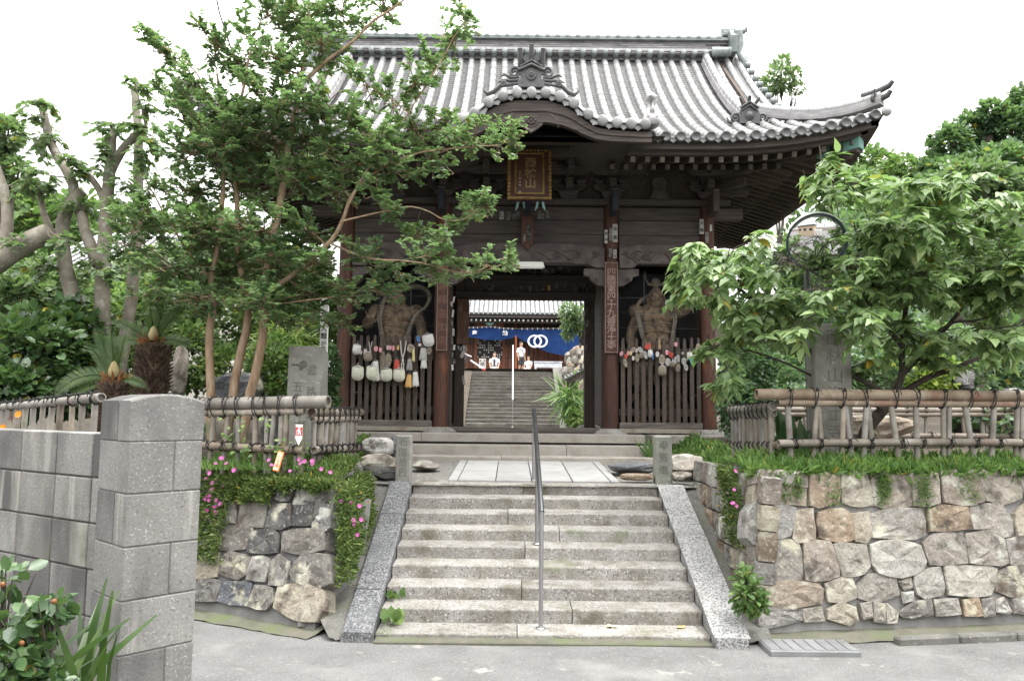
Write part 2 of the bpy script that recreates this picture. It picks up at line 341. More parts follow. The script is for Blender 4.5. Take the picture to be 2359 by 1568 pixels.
mat('cloth_yellow', [(.55,.48,.20),(.66,.62,.36)], 14, .9, .2, rand=.1)
mat('cloth_pink', [(.55,.20,.24),(.68,.42,.44)], 40, .8, .1, rand=.15)
mat('cloth_cyan', [(.05,.36,.42),(.08,.48,.54)], 10, .8, .1, rand=0)
mat('cloth_blue', [(.05,.14,.36),(.10,.24,.5)], 20, .8, .1, rand=0)
mat('straw', [(.15,.125,.095),(.25,.215,.17),(.33,.29,.235)], 40, .95, .6, 60, rand=.25)
mat('curtain', [(.006,.032,.135),(.010,.045,.17)], 3, .9, .15, 10, rand=0)
mat('white_print', [(.70,.70,.72),(.76,.76,.78)], 8, .9, 0, rand=0)
mat('red_wood', [(.10,.036,.022),(.16,.060,.036)], 4, .75, .2, 9, W1, rand=.15)
mat('vermilion', [(.34,.09,.03),(.45,.14,.05)], 4, .7, .1, rand=0)
mat('steel', [(0.3780,0.3780,0.3870),(0.4500,0.4500,0.4590)], 3, .32, .05, 40, (1,1,.2), metal=.9, rand=0)
mat('steel_dark', [(.10,.105,.11),(.17,.175,.18)], 3, .4, .05, metal=.8, rand=0)
mat('mirror', [(.72,.73,.74),(.74,.75,.76)], 3, .04, 0, metal=1, rand=0)
mat('mirror_rim', [(.02,.05,.06),(.03,.06,.07)], 3, .4, 0, rand=0, spec=.6)
mat('rim_white', [(.70,.72,.73),(.75,.77,.78)], 3, .35, 0, rand=0, spec=.6)
mat('bamboo', [(0.1062,0.0850,0.0612),(0.1700,0.1403,0.1062),(0.2380,0.2040,0.1658)], 3.2, .6, .25, 14, (1,1,1), rand=.18, stain=[((.15,.092,.068),3,.55,.70),((.36,.335,.30),5,.60,.76)], hue=.01)
mat('bamboo_grey', [(0.1275,0.1122,0.0918),(0.1913,0.1700,0.1403),(0.2550,0.2338,0.2040)], 4, .65, .25, 14, rand=.2, stain=[((.135,.085,.07),6,.58,.72),((.16,.17,.10),4,.58,.72)], hue=.012)
mat('bamboo_edge', [(.34,.29,.20),(.45,.40,.30)], 12, .7, .1, rand=0)
mat('cord', [(.012,.012,.012),(.02,.02,.02)], 8, .8, 0, rand=0)
mat('post_wood', [(.20,.12,.06),(.30,.20,.11)], 4, .8, .2, 9, W1, rand=.1)
mat('post_green', [(0.0936,0.0936,0.0576),(0.1512,0.1440,0.1008)], 5, .85, .3, 9, (6,6,1), rand=.1)
LF = dict(rough=.38, bump=0, attr=True, trans=.40, rand=0, spec=.5)
mat('leaf_myrtle', [(.090,.160,.085),(.135,.215,.105),(.175,.255,.115)], 1.6, **LF)
mat('leaf_cherry', [(.155,.235,.095),(.195,.285,.12),(.23,.32,.14)], 1.5, **LF)
mat('leaf_camphor', [(0.0931,0.1475,0.0698),(0.1320,0.1941,0.0931),(0.1786,0.2407,0.1320)], 1.4, **LF)
mat('leaf_dark', [(0.0569,0.1044,0.0569),(0.0854,0.1518,0.0759),(0.1234,0.1993,0.0854)], 1.2, **LF)
mat('leaf_bush', [(0.0751,0.1352,0.0451),(0.1201,0.1953,0.0601),(0.1727,0.2477,0.0751)], 1.0, **LF)
mat('leaf_bright', [(0.0990,0.1760,0.0220),(0.1540,0.2310,0.0330),(0.2200,0.2750,0.0495)], 1.2, **LF)
mat('leaf_hill', [(0.0490,0.1050,0.0280),(0.0840,0.1540,0.0420),(0.1400,0.2100,0.0560)], .35, **LF)
mat('leaf_gloss', [(.025,.055,.022),(.04,.085,.03),(.065,.12,.04)], 4, .38, 0, attr=True, trans=.2, rand=0, spec=.6)
mat('leaf_frond', [(0.0240,0.0560,0.0120),(0.0400,0.0800,0.0160),(0.0600,0.1000,0.0240)], 3, .4, 0, attr=True, trans=.2, rand=0)
mat('grass_blade', [(.06,.125,.03),(.09,.17,.04),(.13,.215,.05)], 2, .6, 0, attr=True, trans=.3, rand=0)
mat('succulent', [(.05,.09,.02),(.085,.13,.03),(.12,.16,.045)], 5, .6, 0, attr=True, trans=.15, rand=0)
mat('petal', [(.52,.10,.36),(.62,.22,.48)], 8, .7, 0, rand=.1, trans=.25)
mat('petal_orange', [(.65,.22,.02),(.75,.36,.03)], 8, .7, 0, rand=.1, trans=.25)
mat('bark_myrtle', [(.17,.105,.06),(.26,.18,.115),(.34,.265,.19)], 4, .75, .3, 10, (4,4,1), rand=.05, stain=((.15,.15,.09),2,.56,.7))
mat('bark_grey', [(.13,.115,.09),(.20,.18,.145),(.28,.26,.22)], 5, .9, .6, 12, rand=.05, stain=((.34,.33,.30),7,.58,.68))
mat('bark_dark', [(.035,.028,.022),(.06,.05,.04),(.09,.078,.064)], 6, .9, .5, 14, (3,3,1), rand=.05)
mat('cycad_trunk', [(.025,.016,.010),(.06,.04,.026),(.13,.09,.06)], 9, .95, .4, attr=False, rand=.1)
mat('cycad_cone', [(0.2400,0.1920,0.0880),(0.3200,0.2720,0.1440)], 10, .8, .3, rand=.05)
mat('cycad_rust', [(.16,.06,.02),(.27,.12,.045)], 9, .9, .2, rand=.1)
mat('skin', [(.42,.25,.17),(.48,.30,.21)], 8, .6, 0, rand=.05)
mat('hair', [(.012,.010,.009),(.03,.02,.016)], 30, .6, .1, rand=.1)
mat('shirt', [(0.5610,0.5695,0.5950),(0.6290,0.6375,0.6545)], 6, .9, .2, 12, rand=.03)
mat('trousers', [(.03,.028,.032),(.05,.046,.05)], 8, .9, .2, rand=.05)
mat('sign_red', [(.42,.05,.05),(.48,.06,.06)], 5, .5, 0, rand=0)
mat('sign_orange', [(.58,.17,.05),(.62,.20,.06)], 5, .5, 0, rand=0)
mat('sign_cream', [(.72,.55,.34),(.78,.62,.42)], 5, .5, 0, rand=0)
mat('white_paint', [(.70,.70,.70),(.76,.76,.75)], 5, .5, .05, rand=.04)
mat('lamp_white', [(.62,.64,.60),(.70,.71,.67)], 6, .5, .05, rand=0, stain=((.24,.15,.08),5,.60,.68))
mat('copper', [(.10,.22,.19),(.16,.30,.27)], 5, .7, .2, rand=0)
mat('pale_wing', [(.30,.55,.56),(.40,.62,.62)], 6, .6, 0, rand=0)
mat('house_wall', [(.50,.48,.44),(.58,.56,.52)], 3, .9, .1, rand=.05)
mat('house_ochre', [(.42,.32,.22),(.48,.38,.28)], 3, .9, .1, rand=.05)
mat('glass_dark', [(.02,.025,.03),(.03,.035,.04)], 3, .15, 0, rand=0, spec=.8)
mat('stone_blue_tile', [(.40,.43,.50),(.56,.58,.63),(.66,.67,.70)], 5, .5, .2, 30, rand=.2)
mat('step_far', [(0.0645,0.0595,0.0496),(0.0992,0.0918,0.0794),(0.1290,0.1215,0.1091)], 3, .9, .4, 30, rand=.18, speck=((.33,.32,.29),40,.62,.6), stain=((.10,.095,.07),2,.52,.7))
mat('leaf_bright2', [(0.0800,0.1520,0.0400),(0.1200,0.2080,0.0640),(0.1600,0.2480,0.0880)], 1.2, **LF)
mat('wood_red_l', [(.10,.048,.035),(.15,.08,.06)], 8, .7, .1, rand=0)
mat('wood_brd', [(.07,.035,.022),(.12,.065,.042),(.19,.13,.10)], 3.5, .75, .2, 9, (4,4,1), rand=0, stain=((.30,.26,.23),3,.60,.72,(2,2,.6)))
mat('steel_rail', [(.16,.165,.175),(.22,.225,.235)], 3, .3, .05, metal=.9, rand=0)
mat('vermilion_dark', [(.22,.06,.025),(.28,.08,.03)], 4, .7, .1, rand=0)
Z7 = ZZ(0, 1260, 2.119); Z8 = ZZ(950, 1260, 1.8872); ZR = ZZ(2100, 1150, 1.8447); Z5 = ZZ(950, 640, 2.119); Z4 = ZZ(0, 640, 2.119); Z6 = ZZ(1900, 640, 2.119)
def nz3(x, y, z, s=1.0): return mnoise.noise(Vector((x*s, y*s, z*s)))
def terrain(name, x0, x1, y0, y1, f, nx, ny, m, kind='structure'):
    b = MB(); b.grid(lambda u, v: (x0+(x1-x0)*u, y0+(y1-y0)*v, f(x0+(x1-x0)*u, y0+(y1-y0)*v)), nx, ny)
    o = b.build(name, MATS[m]); return tag(o, kind=kind)
# ------------------------------------------------------------------ ground sheets
terrain('ground', -400, 400, -300, 500, lambda x, y: -.06, 4, 4, 'soil')
terrain('road', -40, 40, -30, 8.6, lambda x, y: .012+.012*nz3(x, y, 0, .7)+.006*nz3(x, y, 3, 2.5), 80, 60, 'asphalt')
def garden_z(x, y): return 1.36+.035*(y-7.7)+.05*nz3(x, y, 1, .8)
b = MB()
def left_edge(u, v):                                  # the garden starts at the top of the rounded wall
    x = -2.05-9*u; y0 = min(7.72+max(0, -x-2.05)*.5, 9.2); y = y0+(9.3-y0)*v; return (x, y, garden_z(x, max(y, 7.85))-.10*(1-v)**2)
b.grid(left_edge, 40, 8); tag(b.build('garden_ground', M['soil']), kind='structure')
terrain('garden_ground', -22, -2.45, 9.29, 30, lambda x, y: garden_z(x, y), 30, 30, 'soil')
terrain('garden_ground', 2.66, 24, 7.75, 9.3, lambda x, y: garden_z(x, y)+.08, 30, 6, 'soil')
terrain('garden_ground', 2.95, 24, 9.29, 30, lambda x, y: garden_z(x, y)+.08, 30, 30, 'soil')
terrain('bank', 2.38, 2.98, 9.2, 12.7, lambda x, y: 1.10+.05*(y-9.5)+(x-2.38)/.6*.38+.03*nz3(x*4, y*4, 0), 6, 14, 'soil')
terrain('bank', -2.5, -1.9, 9.2, 12.7, lambda x, y: 1.10+.05*(y-9.5)+(-1.9-x)/.6*.36+.03*nz3(x*4, y*4, 0), 6, 14, 'soil')
terrain('landing', -2.2, 2.6, 9.44, 12.75, lambda x, y: 1.128+.046*(y-9.48)+.012*nz3(x, y, 5, 4), 24, 16, 'gravel')
terrain('temple_court', -14, 14, 17.5, 27.6, lambda x, y: 1.66-.02*(y-17.5), 6, 6, 'gravel')
terrain('upper_terrace', -22, 22, 32.3, 62, lambda x, y: 3.79, 6, 6, 'gravel')
for sx in (-1, 1):
    terrain('slope', sx*1.95+.3, sx*22+.3, 27.3, 33, lambda x, y: 1.46+2.33*min(max((y-27.4)/5.2, 0), 1)+.1*nz3(x, y, 2, .6), 24, 14, 'soil')

# ------------------------------------------------------------------ stone bars
def bar(x0, x1, y0, zt, depth, h, jit=.0035, n=None, slope=.0, ch=.013, seed=0):
    """a dressed stone lying along X: front edge at y0, top at zt"""
    b = MB(); n = n or max(3, int((x1-x0)/.09)); rr = random.Random(seed)
    prof = [(depth, -h), (0, -h), (0, -h+ch*.6), (-.0, -ch), (ch*.35, -ch*.3), (ch, 0), (depth, slope*depth)]
    vs = []; off = rr.uniform(0, 50)
    for i in range(n+1):
        x = x0+(x1-x0)*i/n
        e1 = jit*nz3(x*5+off, 0, 0)+jit*.7*nz3(x*17+off, 3, 0); e2 = jit*nz3(x*4+off, 7, 0)+jit*.6*nz3(x*19+off, 9, 0)
        end = ch*.5 if i in (0, n) else 0
        for k, (yy, z) in enumerate(prof):
            dy = dz = 0
            if k in (1, 2): dy = e1
            if k in (3, 4): dy = e1*1.4+end; dz = e2-end
            if k == 5: dz = e2*.7-end*.6
            vs.append((x, y0+yy+dy, zt+z+dz))
    m = len(prof)
    fs = [(i*m+k, i*m+(k+1) % m, (i+1)*m+(k+1) % m, (i+1)*m+k) for i in range(n) for k in range(m)]
    b.add(vs, [f[::-1] for f in fs]); b.add(vs[:m], [tuple(range(m))]); b.add(vs[-m:], [tuple(range(m))[::-1]])
    return b
SY0, STR, SRI, SZ0 = 7.03, .306, .134, .073
def step_x(i, zx): return P(*Z8(zx[0], zx[1]), SY0+STR*i).x
XL = (P(*Z8(300, 1090), SY0).x + P(*Z8(490, 300), SY0+8*STR).x)/2
XRt = (P(*Z8(2140, 1100), SY0).x + P(*Z8(1855, 300), SY0+8*STR).x)/2
stair = thing('stone_staircase', 'weathered granite staircase of nine steps rising from the road to the landing', 'staircase', (.27, 7, 0))
joints = [1075, 1380, 1100, 1205, 1118, 1310, 1023, 1178, 1108]; jy = [1080, 985, 880, 770, 670, 575, 490, 400, 325]
for i in range(9):
    Y = SY0+STR*i; z = SZ0+SRI*i; xj = P(*Z8(joints[i], jy[i]), Y).x
    for a, b_, s in ((XL, xj-.004, 1), (xj+.004, XRt, 2)):
        o = bar(a, b_, Y+rnd(-.006, .006), z+rnd(-.004, .004), STR+.05, .15 if i else .12, seed=i*2+s, slope=.035).build('step_stone', M['granite'], None); o.parent = stair; o.location = -Vector(stair.location)
# sloping cheek stones either side
def cheek(name, label, xo, xi, ytop, ybot, cuts, m, seed):
    t = thing(name, label, 'cheek stone', ((xo+xi)/2, ybot, 0))
    zt = lambda y: .10+(y-ybot)*(1.165-.10)/(ytop-ybot)
    rr = random.Random(seed); ys = [ybot]+cuts+[ytop]
    for a, c in zip(ys[:-1], ys[1:]):
        b = MB(); n = max(2, int((c-a)/.1)); vs = []; dz = rr.uniform(-.006, .006); g = .004
        for i in range(n+1):
            y = a+g+(c-a-2*g)*i/n; e = .004*nz3(y*9, seed, 0); e2 = .004*nz3(y*11, seed+4, 0); zz = zt(y)+dz+.004*nz3(y*13, 2, seed)
            vs += [(xo-e, y, zz-.3), (xo-e, y, zz-.022), (xo+.02-e, y, zz), (xi-.02+e2, y, zz), (xi+e2, y, zz-.022), (xi+e2, y, zz-.3)]
        if xo > xi: pass
        fs = [(i*6+k, i*6+(k+1) % 6, (i+1)*6+(k+1) % 6, (i+1)*6+k) for i in range(n) for k in range(6)]
        b.add(vs, fs); b.add(vs[:6], [tuple(range(6))]); b.add(vs[-6:], [tuple(range(6))])
        import bmesh
        o = b.build('cheek_block', M[m[0] if len(m) == 1 or a != ys[1] else m[1]], t); o.location = -Vector(t.location)
        bm = bmesh.new(); bm.from_mesh(o.data); bmesh.ops.recalc_face_normals(bm, faces=bm.faces); bm.to_mesh(o.data); bm.free()
cheek('cheek_stones', 'dark speckled granite slope stones along the left edge of the stairs', XL-.285, XL-.012, 9.47, 6.93, [8.55, 8.75, 7.55], ('granite_black',), 3) if False else None
cheek('cheek_stones', 'dark speckled granite slope stones edging the steps beside the flowering wall', XL-.285, XL-.012, 9.47, 6.93, [7.5, 8.58, 8.78], ('granite_black',), 3)
cheek('cheek_stones', 'pale speckled granite slope stones edging the steps beside the mossy tan wall', XRt+.285, XRt+.012, 9.47, 6.86, [8.42, 8.62], ('granite_white',), 9)
# gutter strip below the first step, cement beside the cheeks
b = MB(); b.box(((XL+XRt)/2, 6.97, .0), (XRt-XL, .14, .07), e=.01); tag(b.build('gutter', M['gutter']), kind='structure')
b = MB()
b.grid(lambda u, v: (XL-.27-u*(.12+.26*min(1, v*6)), 6.95+v*2.6, .02+v*1.12+.02*nz3(u*3, v*9, 0)+.03*u), 6, 18)
tag(b.build('cement_slope', M['cement']), kind='structure')
b = MB(); b.grid(lambda u, v: (XRt+.27+u*(.26+.20*v), 6.98+v*2.6, .03+v*1.10+.02*nz3(u*3, v*9, 4)+.02*u), 6, 18)
tag(b.build('cement_slope', M['cement']), kind='structure')
# ------------------------------------------------------------------ landing and gate steps
GX = .25
gst = thing('gate_steps', 'three pale granite steps leading up to the temple gate', 'steps', (GX, 11.9, 1.25))
def addbar(par, name, *a, m='granite_warm', **k):
    o = bar(*a, **k).build(name, M[m], par); o.location = -Vector(par.location); return o
addbar(gst, 'step_stone', GX-2.02, GX-.4, 11.9, 1.332, .46, .12, seed=31); addbar(gst, 'step_stone', GX-.392, GX+2.0, 11.9, 1.332, .46, .12, seed=32)
addbar(gst, 'step_stone', GX-1.97, GX+.62, 12.3, 1.486, .46, .17, seed=33); addbar(gst, 'step_stone', GX+.628, GX+1.95, 12.3, 1.488, .46, .17, seed=34)
plat = thing('gate_platform', 'pale granite kerb and earth platform carrying the temple gate', 'platform', (GX, 15, 1.6))
xj = P(*Z5(610, 1360), 12.7).x
for a, c, s in ((-4.05, xj-1.9, 35), (xj-1.89, xj-.004, 36), (xj+.004, 2.17, 37), (2.30, 3.75, 38)): addbar(plat, 'kerb_stone', a, c, 12.7, 1.655, .42, .135, seed=s)
b = MB(); b.box((GX-.1, 15.4, 1.30), (7.6, 5.06, .66)); o = b.build('platform_core', M['cement'], plat); o.location = -Vector(plat.location)
b = MB(); b.box((GX-.1, 15.43, 1.635), (7.5, 4.9, .02)); o = b.build('platform_floor', M['cement'], plat); o.location = -Vector(plat.location)
pav = thing('paving', 'smooth pale grey paving slabs on the landing between the staircase and gate steps', 'paving', (GX, 10.8, 1.2))
fx = [690, 745, 955, 1155, 1380, 1590, 1640]
xs = [P(*Z8(q, 283), 9.7).x for q in fx]
for i in range(6):
    for a, c in ((9.66, 10.72), (10.73, 11.86)):
        b = MB(); b.box(((xs[i]+xs[i+1])/2, (a+c)/2, 0), (xs[i+1]-xs[i]-.012, c-a-.01, .06), e=.006)
        o = b.build('paving_slab', M['slab'], pav); o.location = (-GX, -10.8, 1.125+.046*((a+c)/2-9.48)-1.2+.012); o.rotation_euler = (0, 0, 0)
        for v in o.data.vertices: v.co.z += .046*(v.co.y-(a+c)/2)

# ------------------------------------------------------------------ inscribed posts by the stairs
def spost(x, Y, w, z0, z1, words_, label, lean=0):
    t = thing('stone_post', label, 'stone post', (x, Y+w/2, z0))
    b = MB(); b.box((0, 0, (z1-z0)/2-.05), (w, w, z1-z0+.1), e=.014); b.build('post_body', M['carved_stone'], t)
    n = len(words_); s = w*.52
    for k, ch in enumerate(words_):
        text(ch, s*1.15, 'lettering', M['carved_ink'], t, (0.0, -w/2-.0015, (z1-z0)*(.86-.215*k if n > 3 else .82-.25*k)), ext=.0012)
    return t
q = P(927, 1103, 9.72); spost(q.x, 9.72, .19, 1.13, P(927, 1002, 9.72).z, '石階拾段', 'short grey stone post carved with four characters at the head of the dark slope stones')
q = P(1529, 1103, 9.72); spost(q.x, 9.72, .205, 1.13, P(1529, 1004, 9.72).z, '奉寄進', 'short grey stone post carved with three characters at the head of the pale slope stones')

# ------------------------------------------------------------------ loose rocks
def rock_mesh(dims, seed, m, rough=.10, sq=3.0, n=20, k=12, cuts=7):
    b = MB(); b.ell((0, 0, 0), 1, n, k); rr = random.Random(seed); out = []
    pl = [(Vector((rr.gauss(0, 1), rr.gauss(0, 1), rr.gauss(0, 1))).normalized(), rr.uniform(.70, .93)) for _ in range(cuts)]
    for p in b.v:
        v = Vector(p); l = (abs(v.x)**sq+abs(v.y)**sq+abs(v.z)**sq)**(1/sq); v /= max(l, 1e-6)
        for nn, d in pl:
            e = v.dot(nn)-d*1.08
            if e > 0: v -= nn*e
        v *= 1+rough*mnoise.fractal(v*1.8+Vector((seed*3.1, 0, 0)), 1, 2, 4)
        out.append((v.x*dims[0]/2, v.y*dims[1]/2, v.z*dims[2]/2))
    b.v = out; b.sm = [False]*len(b.f); return b.mesh('rock', MATS[m])
def rock(label, c, dims, m, seed, rz=0, name='rock', **k):
    o = place(name, rock_mesh(dims, seed, m, **k), None, loc=c, rot=(0, 0, rz)); return tag(o, label, 'rock')
def rockpx(label, x0, y0, x1, y1, Y, m, seed, dep=None, name='rock', **k):
    a, c = P(x0, y1, Y), P(x1, y0, Y); w, h = c.x-a.x, c.z-a.z
    return rock(label, ((a.x+c.x)/2, Y+(dep or w)*.4, (a.z+c.z)/2), (w*1.06, (dep or w), h*1.1), m, seed, 0, name, **k)
rockpx('pale pinkish boulder resting on the landing below the gate kerb', 829, 1010, 902, 1052, 10.7, 'rock_white', 3, .5)
rockpx('flat reddish sloping stone lying against the left inscribed post', 822, 1048, 912, 1085, 10.0, 'rock_tan', 5, .5)
rockpx('dark low stone below the reddish slab at the top of the ramp', 838, 1075, 912, 1106, 9.75, 'rock_dark', 8, .35)
rockpx('grey stone tucked behind the left inscribed post', 893, 1008, 916, 1050, 10.9, 'rock_blue', 11, .3)
rockpx('pale flat stone embedded in the gravel left of the paving', 945, 1063, 1008, 1083, 10.6, 'rock_grey', 12, .4)
rockpx('dark rough stone at the left edge of the landing by the flowers', 786, 1062, 836, 1096, 9.9, 'rock_grey', 15, .4)
rockpx('flat blue grey stepping stone right of the paving', 1412, 1066, 1508, 1092, 10.4, 'rock_blue', 21, .5)
rockpx('small pinkish kerb block right of the paving', 1432, 1090, 1506, 1106, 9.7, 'rock_tan', 22, .2)
rockpx('large flat pinkish slab beside the right inscribed post', 1549, 1052, 1632, 1096, 10.0, 'rock_tan', 23, .8)
rockpx('small reddish block at the foot of the right inscribed post', 1548, 1088, 1596, 1107, 9.66, 'rock_brown', 24, .2)
rockpx('low reddish stone under the platform edge near the right fence', 1640, 1044, 1690, 1064, 10.9, 'rock_brown', 25, .3)

# ------------------------------------------------------------------ stone walls
def stone_piece(poly, n, mkey, par, seed, depth=.16, bulge=.016):
    """poly: 3-d outline on the wall plane (any order); n: outward normal"""
    rr = random.Random(seed); c = sum(poly, Vector())/len(poly); pts = []
    for i in range(len(poly)):
        a, d = poly[i], poly[(i+1) % len(poly)]; k = max(1, int((d-a).length/.09))
        for j in range(k):
            p = a.lerp(d, j/k); p = p + (c-p).normalized()*rr.uniform(-.024, -.006); 
            if j == 0: p = p.lerp(c, .03)
            pts.append(p)
    ar = Vector()
    for i in range(len(pts)): ar += (pts[i]-c).cross(pts[(i+1) % len(pts)]-c)
    if ar.dot(n) < 0: pts = pts[::-1]
    m = len(pts); b = MB(); o = n*rr.uniform(-.012, .014)
    def ring(s, d, j): return [c + (p-c)*s + o + n*(d+rr.uniform(-j, j)) for p in pts]
    vs = [p - n*depth for p in pts] + ring(1, 0, .003) + ring(.972, bulge*.8, .005) + ring(.68, bulge*1.0, .009) + ring(.3, bulge*1.05, .009)+[c+o+n*bulge*1.1]
    fs = []
    for r in range(4): fs += [(r*m+i, r*m+(i+1) % m, (r+1)*m+(i+1) % m, (r+1)*m+i) for i in range(m)]
    fs += [(4*m+i, 4*m+(i+1) % m, 5*m) for i in range(m)]
    b.add([v-c for v in vs], fs)
    ob = b.build('stone', M[mkey], par); ob.location = c-Vector(par.location); return ob
def traced(polys, zm, p0, n, par, kinds, seed0):
    for i, (k, pl) in enumerate(polys):
        stone_piece([PP(*zm(x, y), p0, n) for x, y in pl], n, kinds[k], par, seed0+i)
rw_p, rw_n = Vector((2.26, 7.15, .08)), None
u_ = Vector((2.71, .40, 0)).normalized(); v_ = Vector((.05, .26, 1.39)).normalized(); rw_n = u_.cross(v_).normalized()
if rw_n.y > 0: rw_n = -rw_n
rw = thing('stone_wall', 'tall retaining wall of tan lichened stones with white mortar at the right of the stairs', 'stone wall', (2.4, 7.3, .05))
KR = dict(t='rock_tan', g='rock_grey', p='rock_pale', d='rock_dark', b='rock_brown', w='rock_white', u='rock_blue')
RS = [('t',[(218,498),(238,422),(505,438),(498,522),(330,492)]),('p',[(208,608),(218,500),(330,494),(497,524),(492,620),(330,598)]),('t',[(512,455),(670,435),(668,600),(560,625),(512,615)]),
('p',[(682,440),(815,435),(835,480),(865,610),(790,625),(690,600)]),('b',[(845,470),(900,432),(1035,435),(1068,520),(1070,620),(980,635),(870,615)]),('t',[(1042,450),(1100,425),(1205,440),(1215,600),(1150,620),(1078,615),(1070,510)]),
('t',[(1228,430),(1410,420),(1455,560),(1460,595),(1330,620),(1240,600)]),('p',[(1415,425),(1630,420),(1670,580),(1560,610),(1470,590)]),('p',[(1640,425),(1800,420),(1800,590),(1690,582)]),
('g',[(165,790),(175,650),(215,605),(330,605),(437,630),(425,715),(405,780),(300,800),(210,830)]),('b',[(437,640),(530,632),(540,795),(440,820),(425,790)]),('t',[(552,655),(690,630),(735,660),(755,800),(660,812),(565,790)]),
('p',[(740,665),(835,650),(850,780),(820,822),(762,805)]),('g',[(840,665),(900,640),(1110,632),(1145,700),(1140,780),(1080,800),(940,795),(850,790)]),('b',[(1155,640),(1240,620),(1362,625),(1390,745),(1250,752),(1165,755)]),
('t',[(1375,620),(1560,610),(1615,700),(1620,785),(1560,790),(1500,755),(1400,745)]),('p',[(1620,660),(1680,600),(1800,600),(1800,770),(1640,780)]),
('g',[(215,840),(285,790),(455,815),(480,1000),(470,1030),(330,1015),(240,990),(222,900)]),('b',[(478,815),(620,810),(660,900),(675,1000),(540,1030),(490,1020)]),('p',[(632,825),(815,830),(835,945),(800,985),(690,1000),(655,900)]),
('p',[(840,830),(960,800),(1115,830),(1140,920),(1125,970),(1010,1005),(880,985),(838,930)]),('t',[(1130,820),(1180,770),(1340,760),(1368,930),(1160,940),(1140,880)]),('t',[(1352,770),(1480,758),(1560,795),(1585,930),(1540,942),(1380,930)]),
('g',[(1580,800),(1700,785),(1800,790),(1800,930),(1600,935)]),('b',[(240,1035),(330,1020),(560,1035),(590,1070),(580,1150),(430,1170),(290,1160),(240,1120)]),('p',[(590,1040),(680,1010),(740,1005),(768,1115),(690,1140),(615,1138)]),
('g',[(765,1050),(820,990),(900,985),(985,1010),(1000,1100),(890,1135),(780,1120)]),('p',[(1000,1030),(1060,1010),(1072,1060),(1030,1070)]),('g',[(1010,1085),(1075,1085),(1075,1130),(1025,1140)]),('p',[(1080,990),(1220,945),(1245,1060),(1230,1100),(1140,1120),(1095,1100)]),
('p',[(1240,945),(1480,945),(1525,960),(1500,1100),(1400,1110),(1265,1100)]),('d',[(1535,970),(1600,945),(1800,940),(1800,1110),(1600,1115),(1520,1080)]),('g',[(235,1200),(270,1165),(420,1180),(470,1180),(480,1240),(300,1275),(235,1270)]),
('g',[(475,1180),(570,1165),(595,1240),(485,1245)]),('p',[(610,1180),(680,1145),(760,1165),(775,1240),(720,1265),(615,1230)]),('b',[(785,1150),(840,1140),(850,1220),(800,1230)]),('g',[(855,1140),(920,1150),(925,1250),(860,1245)]),
('p',[(930,1150),(990,1200),(985,1250),(935,1250)]),('d',[(995,1195),(1080,1140),(1170,1120),(1185,1210),(1020,1222)]),('g',[(1190,1130),(1310,1120),(1330,1205),(1200,1215)]),('b',[(1340,1130),(1420,1115),(1450,1210),(1350,1210)]),
('d',[(1440,1125),(1510,1120),(1515,1210),(1455,1215)]),('w',[(1515,1130),(1560,1115),(1600,1190),(1570,1200),(1520,1190)]),('g',[(1605,1120),(1800,1120),(1800,1210),(1620,1200)])]
traced(RS, ZR, rw_p, rw_n, rw, dict(KR, b='rock_tan', d='rock_slate'), 100)
def wallcore(name, par, m, a, c, v, th=.5, off=.012):
    """mortar body behind the stones: from a to c along the foot, v the batter vector to the top"""
    a, c, v = Vector(a), Vector(c), Vector(v); u = (c-a); n = u.cross(v).normalized()
    if n.y > 0: n = -n
    b = MB(); back = -n*th
    b.prism([a-n*off, c-n*off, c+v-n*off, a+v-n*off], back)
    o = b.build(name, M[m], par); o.location = -Vector(par.location); return o
V1 = v_*1.40
cs = (2.28, 7.16, .0); wallcore('mortar', rw, 'mortar_white', cs, Vector(cs)+u_*8, V1)
def random_stones(par, a, u, v, U, V, rows, kinds, seed, n):
    rr = random.Random(seed); a, u, v = Vector(a), Vector(u).normalized(), Vector(v).normalized(); z = 0; hs = [rr.uniform(.8, 1.2) for _ in range(rows)]; sc = V/sum(hs)
    for r in range(rows):
        h = hs[r]*sc; x = rr.uniform(-.2, 0)
        while x < U:
            w = h*rr.uniform(.8, 1.7); x2 = min(x+w, U) if U-(x+w) > h*.5 else U
            x1 = max(x, 0)
            if x2-x1 > .05:
                j = lambda: rr.uniform(-.14, .14)*h
                g = .012
                pl = [(x1+g+(j()*.5 if x1 > 0 else 0), z+g+abs(j())*.3), (x1+(x2-x1)*.5, z+g+abs(j())*.3), (x2-g+(j()*.5 if x2 < U else 0), z+g+abs(j())*.3), (x2-g, z+h*.5), (x2-g+(j()*.4 if x2 < U else 0), z+h-g-abs(j())*.3), (x1+(x2-x1)*.45, z+h-g-abs(j())*.2), (x1+g, z+h-g-abs(j())*.3), (x1+g, z+h*.5)]
                stone_piece([a+u*p+v*q for p, q in pl], n, rr.choice(kinds), par, seed*100+int(x*50)+r*7)
            x = x2
            if x2 >= U: break
        z += h
su = Vector((-.02, 1, .0)); sv = Vector((.13, .0, 1.40)); sn = su.cross(sv).normalized()
if sn.x > 0: sn = -sn
random_stones(rw, (2.2, 7.2, .05), su, sv, 2.5, 1.40, 6, ['rock_pale', 'rock_tan', 'rock_grey', 'rock_brown'], 41, sn)
b = MB(); b.prism([Vector((2.24, 7.3, 0)), Vector((2.2, 9.75, 0)), Vector((2.33, 9.75, 1.38)), Vector((2.37, 7.55, 1.38))], (.4, 0, 0)); o = b.build('mortar', M['mortar'], rw); o.location = -Vector(rw.location)
